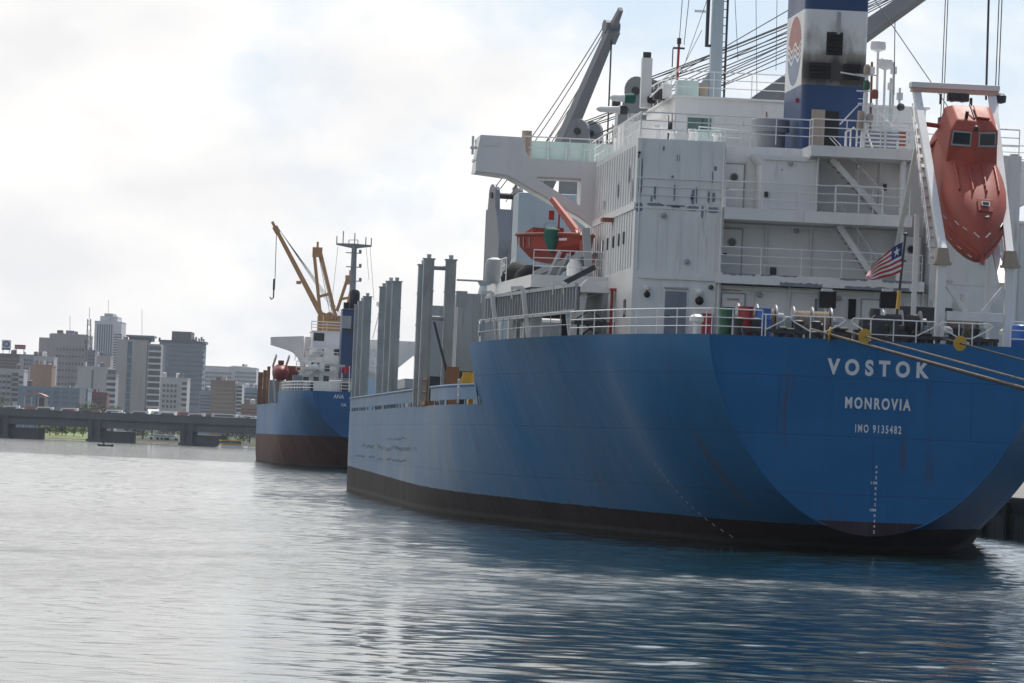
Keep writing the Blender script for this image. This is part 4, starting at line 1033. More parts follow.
# ------------------------------------------------------------------ boat deck on the port side
def boat_deck():
    z0, z1 = ZA - 0.52, ZA
    mb = MB()
    mb.prism([(-7.74, 22.2, z0), (-10.9, 22.9, z0), (-11.5, 38.5, z0), (-7.74, 38.5, z0)], (0, 0, z1 - z0))
    mb.build('boat_deck', 'white', V)
    for y in (24.0, 27.5, 31.0, 35):
        mb = MB(); b = ZP if y < 32 else ZM
        mb.box(-10.75, -10.3, y - .15, y + .15, b, z0); mb.prism([(-10.3, y - .05, z0), (-9.5, y - .05, z0), (-10.3, y - .05, z0 - .7)], (0, .1, 0)); mb.build('deck_pillar', 'white', V)
    rail([(-11.3, 38.3, z1), (-11.2, 32, z1)], V, step=.8); rail([(-10.8, 23.1, z1), (-7.8, 22.5, z1)], V, r=.018)
    # grey plated screen and slanted gear under the deck
    mb = MB(); mb.box(-7.9, -7.74, 22.0, 33.0, ZP + .1, ZP + 2.1); mb.build('casing_side', 'grey', V)
    for i, y in enumerate((25.5, 29.5)):
        mb = MB(); n = 12; pts = [(-10.9, y + .55 * math.cos(math.pi * k / n), ZP + .55 + .55 * math.sin(math.pi * k / n)) for k in range(n + 1)]
        mb.tube([(-10.9, y + .55, ZP)] + pts + [(-10.9, y - .55, ZP)], .08, 8); mb.build('hose_hoop', 'white', V)
    for (x, y, w_, h_, m) in ((-9.6, 24.5, 1.2, 1.3, 'dark'), (-9.2, 27.5, 1.4, 1.1, 'primer'), (-9.4, 30, .9, 1.5, 'grey'), (-9.9, 22.8, .6, 1.0, 'dark'), (-10.2, 20.5, .8, .9, 'grey')):
        mb = MB(); mb.box(x - w_ / 2, x + w_ / 2, y - .5, y + .5, ZP - .05, ZP + h_ * .55); mb.cyl((x - w_ / 2, y, ZP + h_ * .65), (x + w_ / 2, y, ZP + h_ * .65), h_ * .35, 14); mb.build('deck_machinery', m, V)
    mb = MB(); mb.bar((-9.3, 19.5, ZP), (-8.9, 19.5, ZP + 2.3), .35, .35, w2=.2, h2=.2); mb.bar((-8.9, 19.5, ZP + 2.3), (-8.0, 19.5, ZP + 2.35), .25, .3); mb.prism([(-9.4, 19, ZP + 2.0), (-8.9, 19, ZP + 2.55), (-7.9, 19, ZP + 2.15), (-7.9, 19, ZP + 2.0)], (0, 1.2, 0)); mb.build('stores_davit', 'white', V)
    mb = MB(); mb.bar((-9.9, 20.2, ZP + 2.3), (-8.5, 20.2, ZP + 3.1), .22, .22); mb.build('davit_jib', 'dark', V)
    for y in np.arange(19.8, 22, .35):
        mb = MB(); mb.tube([(-9.3, y, ZP), (-9.3, y, ZP + 2.0)], .05, 6); mb.build('vent_pipe', 'white', V)
    mb = MB(); mb.box(-9.9, -8.6, 13.9, 15.3, ZP + .55, ZP + .68); mb.tube([(-9.7, 14, ZP), (-9.0, 14, ZP + .55)], .05); mb.tube([(-8.8, 14, ZP), (-9.4, 14, ZP + .55)], .05); mb.tube([(-9.6, 15.2, ZP), (-9.6, 15.2, ZP + .55)], .05); mb.tube([(-9.9, 14.0, ZP + .68), (-9.3, 14.0, ZP + 1.1), (-8.6, 14, ZP + .68)], .03); mb.build('embarkation_platform', 'dark', V)
    # lattice aerial stub off the forward corner
    mb = MB(); p = at(476, 268, Y=38)
    mb.tube([(-11.5, 38.4, z1 + .2), (-12.9, 38.4, z1 + .2)], .05); mb.box(-12.9, -12.4, 38.2, 38.6, z0 - .5, z1 - .3); mb.build('gauge_bracket', 'grey', V)
    # curved end plate at the break of the poop
    mb = MB(); mb.box(-12.3, -12.15, 30.6, 31.6, ZP, ZP + 1.05); mb.lathe((-12.32, 31.1, ZP + .62), [(.32, 0), (.32, .05)], 16, None, (-1, 0, 0)); mb.build('poop_end_plate', 'greyblue', V)
boat_deck()
# accommodation ladder stowed flat against the side under the boat deck
def gangway():
    a, b = at(486, 309.5, Y=32.5), at(576, 297.5, Y=12.5)
    zz = (a.z + b.z) / 2; a.z = b.z = zz
    mb = MB()
    for dz in (-0.52, 0.52): mb.bar(a + Vector((0, 0, dz)), b + Vector((0, 0, dz)), .12, .14)
    n = 34
    for i in range(n + 1):
        p = a.lerp(b, i / n); mb.bar(p + Vector((0, 0, -.5)), p + Vector((0, 0, .5)), .07, .16)
    o = mb.build('accommodation_ladder', 'grey', V)
    q = MB(); q.prism([a + Vector((.12, 0, -.46)), b + Vector((.12, 0, -.46)), b + Vector((.12, 0, .46)), a + Vector((.12, 0, .46))], (.03, 0, 0)); q.build('ladder_backing', 'dark', o)
gangway()
for y in (15.0, 22.5, 30.0):
    x = -(H1.half(y, ZP - .1) - .5)
    mb = MB(); mb.bar((x + .5, y, ZP - .05), (x + .15, y, ZP + 2.2), .18, .18); mb.bar((x + .15, y, ZP + 2.2), (x - .35, y, ZP + 2.15), .14, .14); mb.tube([(x - .3, y, ZP + 2.1), (x - .3, y, ZP + 1.7)], .03); mb.build('ladder_davit', 'white', V)
# ------------------------------------------------------------------ cargo deck: hatches, cranes, stanchions
for (a, b) in ((38, 52), (62, 74), (84, 108), (120, 143)):
    mb = MB(); mb.box(-9.8, 9.8, a, b, ZM, 6.8); mb.box(-10.1, 10.1, a - .2, b + .2, 6.8, 7.4)
    for y in np.arange(a + 1, b, 1.6): mb.box(-10.16, -10.1, y, y + .12, 5.3, 6.8)
    mb.build('cargo_hatch', 'grey', V)
for y in (59.0, 81.0):
    mb = MB()
    for i in range(3):
        mb.box(-11.3, 11.3, y + i * 0.95, y + i * 0.95 + 0.7, 7.05, 10.95)
        for x in np.arange(-10.5, 11, 2.1): mb.box(x, x + .1, y + i * .95 - .06, y + i * .95, 7.1, 10.9)
    o = mb.build('folded_hatch_cover', 'grey', V)
    q = MB(); q.box(-11.0, 11.0, y + .1, y + 2.4, 6.3, 7.04); q.box(-11.1, -10.7, y, y + 2.5, ZM, 7.05); q.build('hatch_trestle', 'dark', o)
for (x, y, z) in ((-11.2, 50, 6.4), (-11.0, 46, 6.5), (-10.9, 53.5, 6.3)):
    mb = MB(); mb.cyl((x - .2, y - .8, z), (x + .3, y + .8, z), .38, 16); mb.box(x - .45, x + .45, y - .9, y - .7, z - .6, z + .45); mb.box(x - .1, x + .1, y - .6, y + .6, ZM, z); mb.build('hatch_winch', 'yellow', V)
mb = MB(); mb.box(-11.9, -11.3, 56.5, 57.2, ZM, 7.2); mb.build('hydraulic_cabinet', 'ruststeel', V)

def stanchions(y, x0, x1, ztop, beams, n=2, w=.52):
    mb = MB()
    for x in ((x0, x1) if x1 else (x0,)):
        mb.box(x - w / 2, x + w / 2, y - w / 2, y + w / 2, ZM, ztop); mb.box(x - w * .28, x - w * .2, y - w / 2 - .05, y - w / 2, ZM, ztop); mb.box(x + w * .2, x + w * .28, y - w / 2 - .05, y - w / 2, ZM, ztop)
        mb.box(x - w / 2 - .05, x + w / 2 + .05, y - w / 2 - .05, y + w / 2 + .05, ztop, ztop + .06); mb.lathe((x, y, ztop + .06), [(.1, 0), (.12, .2)], 8)
        for z in np.arange(ZM + .9, ztop, 1.6): mb.box(x - w / 2 - .03, x + w / 2 + .03, y - w / 2 - .02, y + w / 2 + .02, z, z + .06)
    for z in beams: mb.tube([(x0, y, z), (x1, y, z)], .11, 8)
    mb.build('deck_stanchion', 'stanch', V)
stanchions(57.5, -13.05 + .1, -11.85, 12.5, (12.1, 9.6)); stanchions(61.5, -12.95, None, 12.35, ())
stanchions(88, -12.72, None, 12.4, ()); stanchions(94, -12.72, None, 12.6, ()); stanchions(101, -12.72, None, 12.5, ())
stanchions(120, -12.7, None, 12.5, ()); stanchions(127, -12.65, None, 12.4, ()); stanchions(135, -12.5, None, 12.4, ())
stanchions(114, -12.0, None, 10.2, ())
mb = MB(); mb.tube([(-12.6, 57, 9.4), (-11.7, 57, 6.4)], .06); mb.build('stay_bar', 'dark', V)

M['cranegrey'] = paint('crane_house_grey', (0.25, 0.26, 0.28), 0.55, 0.15, rust=0.6)
def crane(x, y, ztop, foot_z, tip, wr=2.1, sheave_top=1.5, house_h=7.0):
    """pedestal crane: round column, slewing house with twin sheave horns, box boom, luffing wires"""
    tip = Vector(tip); zc = ztop - house_h
    d = Vector((tip.x - x, tip.y - y, 0)).normalized(); s = Vector((-d.y, d.x, 0)); c = Vector((x, y, 0)); up = Vector((0, 0, 1))
    root = MB(); root.lathe((x, y, ZM), [(wr, 0), (wr, zc - ZM - 1.8), (wr * .82, zc - ZM - .3), (wr * .9, zc - ZM)], 28)
    o = root.build('deck_crane', 'greyblue', V, smooth='auto')
    h = MB()
    P = lambda a, b, z: c + d * a + s * b + up * z
    hw = 1.05
    prof = [(-1.6, zc + .02), (1.5, zc + .02), (1.5, zc + 3.0), (.6, zc + 5.2), (-1.6, zc + 5.2)]
    h.prism([P(a, -hw, z) for a, z in prof], s * (2 * hw))
    for b0 in (-hw, hw - .35):   # sheave horns, rounded tops
        pts = [(-1.25, zc + 5.2), (.45, zc + 5.2)] + [(-.4 + .72 * math.cos(t), ztop - .72 + .72 * math.sin(t)) for t in np.linspace(-.2, math.pi + .2, 12)]
        h.prism([P(a, b0, z) for a, z in pts], s * .35)
    hh = h.build('crane_house', 'cranegrey', o)
    q = MB(); q.cyl(P(-.4, -hw - .1, ztop - .8), P(-.4, hw + .1, ztop - .8), .22, 14); q.build('sheave', 'dark', hh)
    q = MB(); q.prism([P(1.5, hw - .9, zc + .6), P(2.4, hw - .9, zc + .9), P(2.4, hw - .9, zc + 2.3), P(1.5, hw - .9, zc + 2.6)], s * .9); q.build('operator_cab', 'greyblue', hh)
    q = MB(); q.tube([P(-1.9, -.8, zc + 3.4), P(-1.9, .8, zc + 3.4)], .03); q.tube([P(-1.9, -.8, zc + 4.3), P(-1.9, .8, zc + 4.3)], .03)
    for b in (-.8, 0, .8): q.tube([P(-1.9, b, zc + 3.4), P(-1.9, b, zc + 4.4)], .03)
    q.box(*(lambda a, b: (min(a.x, b.x), max(a.x, b.x), min(a.y, b.y), max(a.y, b.y)))(P(-2.0, -.9, 0), P(-1.6, .9, 0)), zc + 3.3, zc + 3.4)
    q.build('service_platform', 'grey', hh)
    f = P(1.7, 0, foot_z); b = MB()
    b.bar(f, f.lerp(tip, .5), .95, .8, w2=.9, h2=.95); b.bar(f.lerp(tip, .5), tip, .9, .95, w2=.62, h2=.55)
    e = (tip - f).normalized(); b.bar(tip, tip + e * 2.2, .5, .5, w2=.28, h2=.3)
    b.bar(tip - e * .6 - up * .1, tip + e * .5 - up * .1, .85, .85); b.cyl(tip + s * -.5 + up * .35, tip + s * .5 + up * .35, .45, 12)
    bo = b.build('boom', 'boom', o)
    wq = MB()
    hd = P(-.4, 0, ztop - .3)
    for k, off in enumerate((-.9, -.45, .45, .9)):
        a_ = hd + s * off; z_ = tip + s * off * .5 + up * .5
        n = 10; wq.tube([a_.lerp(z_, i / n) - up * (.35 + .1 * k) * 4 * (i / n) * (1 - i / n) for i in range(n + 1)], .035, 5)
    wq.tube([P(-.4, 0, ztop - 1.2), f.lerp(tip, .72) + up * .6], .03, 5)
    wq.build('luffing_wire', 'wire', o)
    hk = MB(); hk.tube([tip + e * .3, tip + e * .3 + up * -(tip.z - 12)], .03, 5); hk.tube([tip + e * .1, tip + e * .1 + up * -(tip.z - 12)], .03, 5); hk.build('hoist_wire', 'wire', o)
    return o
# tall ventilation trunk on the cargo deck, flared at its foot
a, b = at(519, 192, Y=50), at(590, 192, Y=50)
mb = MB(); mb.prism([(a.x, 50, a.z), (b.x, 50, a.z), (b.x, 50, ZM), (a.x - .75, 50, ZM), (a.x - .6, 50, 9.5), (a.x, 50, 12.5)], (0, 3.0, 0))
mb.box(a.x + 1.3, a.x + 1.9, 49.9, 50, 12.2, 14.2)
mb.build('ventilation_trunk', 'greyblue', V, bevel=.05)
tA = at(611, 32, Y=131)
crane(-1.5, 150, 21.9, 16.5, tA)
crane(0.9, 117, 24.3, 18.2, at(945, -22, Y=103), wr=1.6)
crane(0.4, 80, 24.0, 19.3, at(1000, -62, Y=68))
# long stays and halyards of the ship: thin lines over the wheelhouse
def wires():
    mb = MB()
    for (a, b, Ya, Yb) in (((592, 124), (792, 8), 100, 70), ((655, 78), (800, 20), 80, 60), ((600, 133), (790, 42), 100, 60), ((690, 100), (792, 52), 60, 40), ((660, 92), (790, 30), 80, 50), ((575, 150), (722, 78), 100, 60)):
        mb.tube([at(*a, Y=Ya), at(*b, Y=Yb)], .028, 5)
    mb.build('crane_guy', 'wire', V)
    for (a, b, Y) in (((735, 0), (738, 60), 24), ((756, 0), (757, 100), 22), ((777, 0), (776, 70), 22), ((702, 30), (668, 96), 25), ((707, 0), (686, 60), 25)):
        mb = MB(); mb.tube([at(*a, Y=Y), at(*b, Y=Y)], .012, 4); mb.build('signal_halyard', 'wire', V)
    mb = MB(); mb.tube([at(868, -10, Y=16), at(948, 107, Y=9)], .02, 5); mb.tube([at(895, 20, Y=18), at(894, 95, Y=18)], .02, 5); mb.build('aerial_wire', 'wire', V)
    a, b = at(986, 100, Y=24), at(989, -12, Y=24)
    mb = MB(); mb.tube([a, b], .05, 6); mb.build('whip_aerial', 'dark', V)
wires()

# ------------------------------------------------------------------ lifeboat launching frame (part of the ship) and the boat it holds
XL, XR, YT, ZT = 2.34, 5.30, 7.2, 18.0
YB, ZBX = 1.9, 10.75
def frame():
    z0 = ZP - .06
    mb = MB()
    for x in (2.62, 5.22): mb.box(x - .17, x + .17, YB - .17, YB + .17, z0, ZBX + .2)
    mb.box(2.86, 4.98, YB - .13, YB + .13, z0 + 1.0, z0 + 1.35)
    for x, sg in ((2.86, 1), (4.98, -1)): mb.bar((x, YB, z0 + 2.3), (x + sg * .75, YB, z0 + 1.35), .16, .16)
    o = mb.build('launching_frame', 'white', V, bevel=.02)
    q = MB()
    for x, sg in ((2.62, -1), (5.22, 1)):
        q = MB(); q.prism([(x - .27, YB - .28, ZBX + .2), (x + .27, YB - .28, ZBX + .2), (x + .16, YB - .28, ZBX + .75), (x - .2, YB - .28, ZBX + .75)], (0, .56, 0))
        q.box(x - .33, x + .33, YB - .3, YB + .3, ZBX + .12, ZBX + .22)
        q.build('frame_shoe', 'tan', o)
    q = MB()
    q.bar((2.66, YB, ZBX + .6), (XL, YT, ZT - .2), .24, .30, up=Vector((1, 0, 0))); q.bar((5.18, YB, ZBX + .6), (XR, YT, ZT - .2), .24, .30, up=Vector((1, 0, 0)))
    q.build('frame_leg', 'white', o, bevel=.02)
    q = MB(); q.box(XL - .25, XR + .25, YT - .3, YT + .3, ZT - .1, ZT + .12); q.build('cross_beam', 'white', o, bevel=.02)
    q = MB(); q.box(XL - .2, XR + .2, YT - .25, YT + .25, ZT - .24, ZT - .103); q.build('beam_flange', 'beamrust', o)
    q = MB(); q.tube([(XL + .25, YT - .9, ZT - 1.55), (XR - .25, YT - .9, ZT - 1.75)], .09, 8, 'orangedark'); q.tube([(XL + .25, YT - .8, ZT - 2.6), (XL + 1.2, YT - .9, ZT - 1.7)], .07, 8, 'orangedark'); q.tube([(XR - .3, YT - 1.2, ZT - 3.2), (XR - .25, YT - .9, ZT - 1.8)], .09, 8, 'orangedark'); q.build('tie_bar', None, o)
    q = MB(); q.box(3.55, 4.35, YT - .35, YT + .1, ZT - .55, ZT - .27); q.lathe((3.75, YT - .4, ZT - .42), [(.16, 0), (.16, .5)], 12, None, (0, 1, 0)); q.lathe((4.15, YT - .4, ZT - .42), [(.16, 0), (.16, .5)], 12, None, (0, 1, 0))
    q.bar((4.45, YT - .2, ZT - .4), (4.45, YT - .2, ZT - 1.15), .1, .1); q.bar((3.6, YT - .2, ZT - 1.15), (4.5, YT - .2, ZT - 1.15), .12, .12); q.box(3.2, 4.0, YT - .5, YT - .1, ZT - 1.5, ZT - 1.22)
    for x in (3.35, 3.6, 3.85): q.lathe((x, YT - .55, ZT - 1.5), [(.13, 0), (.13, .5)], 10, None, (0, 1, 0))
    q.tube([(3.25, YT - .2, ZT - .3), (3.25, YT - .2, ZT - .7)], .04); q.build('release_gear', 'dark', o)
    # inclined ramp rails under the boat, walkways and struts to the house
    q = MB()
    for x in (2.95, 5.0): q.bar((x, YB + .2, ZBX - .5), (x, 8.4, ZBX + 4.9), .16, .3, up=Vector((1, 0, 0)))
    q.build('ramp_rail', 'white', o)
    q = MB()
    for x in (2.62, 5.5):
        q.bar((x, 3.4, ZBX + .2), (x, 8.4, 16.6), .06, .22, up=Vector((1, 0, 0))); q.bar((x + .1, 12.5, ZP + 4), (x + .1, 8.4, 16.2), .16, .16); q.bar((x, 7.5, ZP), (x, 7.5, ZP + 5.2), .18, .18)
        for t in np.arange(.05, 1, .07): p = Vector((x, 3.4, ZBX + .2)).lerp(Vector((x, 8.4, 16.6)), t); q.box(p.x - .2, p.x + .2, p.y - .12, p.y + .12, p.z, p.z + .03)
        q.tube([(x - .2, 3.4, ZBX + 1.1), (x - .2, 8.4, 17.4)], .03); q.tube([(x - .2, 3.4, ZBX + .7), (x - .2, 8.4, 17.0)], .025)
        for t in np.arange(0, 1.01, .14): p = Vector((x - .2, 3.4, ZBX + .2)).lerp(Vector((x - .2, 8.4, 16.6)), t); q.tube([p, p + Vector((0, 0, .9))], .022)
    q.build('boarding_walkway', 'white', o)
    q = MB(); q.lathe((XR + .35, YT, ZT - .35), [(.05, -.2), (.2, -.15), (.22, .1), (.1, .2)], 12); q.build('frame_lamp', 'dark', o)
frame()

def freefall_boat():
    ang = R(36); A = Vector((0, math.cos(ang), math.sin(ang))); N_ = Vector((0, -math.sin(ang), math.cos(ang))); S = Vector((1, 0, 0))
    O = Vector((4.12, 1.75, 11.2))      # bow tip, lowest and aftmost
    L = 7.4
    root = thing('freefall_lifeboat', O, 'orange enclosed lifeboat tilted bow down in the white frame on the big stern', 'lifeboat')
    P = lambda t, x, h: O + A * t + S * x + N_ * h
    ts = [0, .14, .34, .68, 1.15, 1.7, 2.35, 3.1, 3.9, 4.8, 5.7, 6.6, 7.2, 7.4]
    hb = [.02, .11, .24, .46, .74, 1.0, 1.22, 1.36, 1.40, 1.40, 1.37, 1.30, 1.2, 1.12]    # half beam at the fender line
    top = [.02, .20, .38, .64, .92, 1.16, 1.34, 1.44, 1.48, 1.50, 1.50, 1.48, 1.42, 1.3]     # canopy height above the fender line
    bot = [.02, .22, .42, .68, .90, 1.06, 1.16, 1.20, 1.20, 1.18, 1.12, 1.0, .9, .8]        # keel below
    mb = MB(); n = 26; base = 0; rings = []
    for t, b, tp, bt in zip(ts, hb, top, bot):
        ring = []
        for k in range(n):
            a = 2 * math.pi * k / n; ca, sa = math.cos(a), math.sin(a)
            ex = .62 if sa > 0 else .85
            x = b * math.copysign(abs(ca) ** ex, ca); h = (tp if sa > 0 else bt) * math.copysign(abs(sa) ** (.8 if sa > 0 else .95), sa)
            ring.append(P(t, x, h + .0))
        rings.append(ring)
    mb.v = [p for r in rings for p in r]
    for i in range(len(ts) - 1):
        for k in range(n): mb.f.append([i * n + k, i * n + (k + 1) % n, (i + 1) * n + (k + 1) % n, (i + 1) * n + k]); mb.mi.append(0)
    mb.f.append(list(range(n))); mb.mi.append(0); mb.f.append([(len(ts) - 1) * n + k for k in range(n)]); mb.mi.append(0)
    mb.build('boat_hull', 'orange', root, smooth=True)
    # conning tower: faceted, two raked windows facing the bow
    q = MB()
    lo = [(4.55, -1.0, 1.15), (4.15, 0, 1.40), (4.55, 1.0, 1.15), (6.9, 1.08, 1.0), (6.9, -1.08, 1.0)]
    hi = [(5.0, -.90, 2.50), (4.72, 0, 2.62), (5.0, .90, 2.50), (6.75, .92, 2.4), (6.75, -.92, 2.4)]
    hi2 = [(5.3, -.66, 2.76), (5.15, 0, 2.84), (5.3, .66, 2.76), (6.5, .70, 2.66), (6.5, -.70, 2.66)]
    vs = [P(*p) for p in lo + hi + hi2]
    fs = [[i, (i + 1) % 5, 5 + (i + 1) % 5, 5 + i] for i in range(5)] + [[5 + i, 5 + (i + 1) % 5, 10 + (i + 1) % 5, 10 + i] for i in range(5)] + [[10, 11, 12, 13, 14]]
    q.add(vs, fs); tw = q.build('conning_tower', 'orange', root, bevel=.05)
    def facet(i, u0, u1, v0, v1, d):
        a, b, c, e = vs[i], vs[(i + 1) % 5], vs[5 + (i + 1) % 5], vs[5 + i]
        g = lambda u, v: (a.lerp(b, u)).lerp(e.lerp(c, u), v)
        nrm = (b - a).cross(e - a).normalized()
        cen = (vs[0] + vs[3]) / 2
        if nrm.dot(a - cen) < 0: nrm = -nrm
        return [g(u0, v0) + nrm * d, g(u1, v0) + nrm * d, g(u1, v1) + nrm * d, g(u0, v1) + nrm * d], nrm
    for i in (0, 1, 4, 2):
        u0, u1 = (.10, .86) if i in (0, 4) else (.14, .90)
        if i in (2,): u0, u1 = .10, .35
        if i == 4: u0, u1 = .1, .9
        if i == 4: continue
        pts, nn = facet(i, u0, u1,   .56, .97, .004); w_ = MB(); w_.prism(pts, nn * .03); fr = w_.build('window_frame', 'grey', tw)
        du = .05; pts, nn = facet(i, u0 + du, u1 - du, .61, .93, .036); w_ = MB(); w_.prism(pts, nn * .006); w_.build('window_pane', 'glass', fr)
    pts, nn = facet(3, .55, .9, .3, .8, .004)
    q = MB(); q.prism([P(5.3, .08, 2.84), P(5.3, .6, 2.79), P(6.3, .6, 2.72), P(6.3, .08, 2.75)], N_ * .08); q.build('roof_hatch', 'orange', tw, bevel=.02)
    q = MB(); q.tube([P(5.4, -.3, 2.78), P(5.4, -.3, 3.1)], .07, 8); q.tube([P(5.3, -.0, 2.84), P(6.1, -.1, 2.95)], .04); q.lathe(P(4.78, 0, 2.62), [(.09, 0), (.09, .15), (.04, .2)], 10, 'dark', N_); q.build('tower_fittings', 'dark', tw)
    # grab rails, small bow hatch with its port, tape
    for x, t0, t1 in ((-.72, 2.6, 4.2), (-.22, 2.45, 4.1), (.30, 2.45, 4.1), (.80, 2.6, 4.1)):
        q = MB()
        hh = lambda t, x: (np.interp(t, ts, top)) * max(.05, (1 - min(1, abs(x) / np.interp(t, ts, hb)) ** (1 / .62)) ) ** .4
        def surf(t, x):
            b, tp = float(np.interp(t, ts, hb)), float(np.interp(t, ts, top)); ca = min(1, abs(x) / b) ** (1 / .62); return tp * (max(0, 1 - ca * ca) ** .5) ** .8
        k = [t0 + (t1 - t0) * i / 5 for i in range(6)]
        q.tube([P(t, x, surf(t, x) + .09) for t in k], .03, 6)
        for t in k: q.tube([P(t, x, surf(t, x) - .02), P(t, x, surf(t, x) + .09)], .035, 6)
        q.build('grab_rail', 'orangedark', root)
    def surf(t, x):
        b, tp = float(np.interp(t, ts, hb)), float(np.interp(t, ts, top)); ca = min(1, abs(x) / b) ** (1 / .62); return tp * (max(0, 1 - ca * ca) ** .5) ** .8
    q = MB(); c0 = [P(t, x, surf(t, x) + .015) for t, x in ((1.5, -.1), (1.5, .46), (2.05, .48), (2.05, -.12))]; q.prism(c0, N_ * .05); hb_ = q.build('bow_hatch', 'orange', root, bevel=.015)
    q = MB(); c0 = [P(t, x, surf(t, x) + .075) for t, x in ((1.68, .04), (1.68, .34), (1.88, .35), (1.88, .03))]; q.prism(c0, N_ * .02, 'reflect'); c0 = [P(t, x, surf(t, x) + .1) for t, x in ((1.72, .08), (1.72, .30), (1.84, .31), (1.84, .07))]; q.prism(c0, N_ * .008, 'glass'); q.build('hatch_port', None, hb_)
    q = MB(); q.lathe(P(1.3, .2, surf(1.3, .2)), [(.09, 0), (.09, .04), (.03, .05)], 14, 'dark', N_); q.build('bow_fitting', None, root)
    def tape(t0, t1, x0, x1, wdt=.035):
        q = MB(); a, b = Vector(P(t0, x0, surf(t0, x0) + .012)), Vector(P(t1, x1, surf(t1, x1) + .012)); q.bar(a, b, .012, wdt * 2, up=N_.cross(b - a)); q.build('reflective_tape', 'reflect', root)
    for s_ in (-1, 1):
        for (t0, t1, x0, x1) in ((.55, .75, .12, .3), (1.35, 1.6, .78, .9), (.95, 1.15, .52, .66)):
            if s_ > 0 and t0 < 1.2 and t0 > .8: continue
            tape(t0, t1, s_ * x0, s_ * x1)
        for t in (2.1, 2.7, 3.3, 3.9, 4.5, 5.1):
            q = MB(); b0, b1 = float(np.interp(t, ts, hb)), float(np.interp(t + .22, ts, hb)); q.bar(P(t, s_ * (b0 * .985 + .01), .30), P(t + .22, s_ * (b1 * .985 + .01), .30), .02, .06, up=S); q.build('reflective_tape', 'reflect', root)
        for t in (.45, 1.0, 1.6): q = MB(); b0, b1 = float(np.interp(t, ts, hb)), float(np.interp(t + .2, ts, hb)); q.bar(P(t, s_ * (b0 * .93 + .012), -.3), P(t + .2, s_ * (b1 * .94 + .012), -.3), .02, .06, up=S); q.build('reflective_tape', 'reflect', root)
    # fender moulding along the widest line
    for s_ in (-1, 1):
        q = MB(); q.tube([P(t, s_ * (b + .01), 0) for t, b in zip(ts[1:], hb[1:])], .05, 6); q.build('fender_moulding', 'orangedark', root)
    q = MB(); q.prism([P(.35, -.04, -.35), P(-.28, -.04, -.12), P(.02, -.04, .05), P(.5, -.04, -.1)], S * .08); q.build('stem_horn', 'orangedark', root)
freefall_boat()

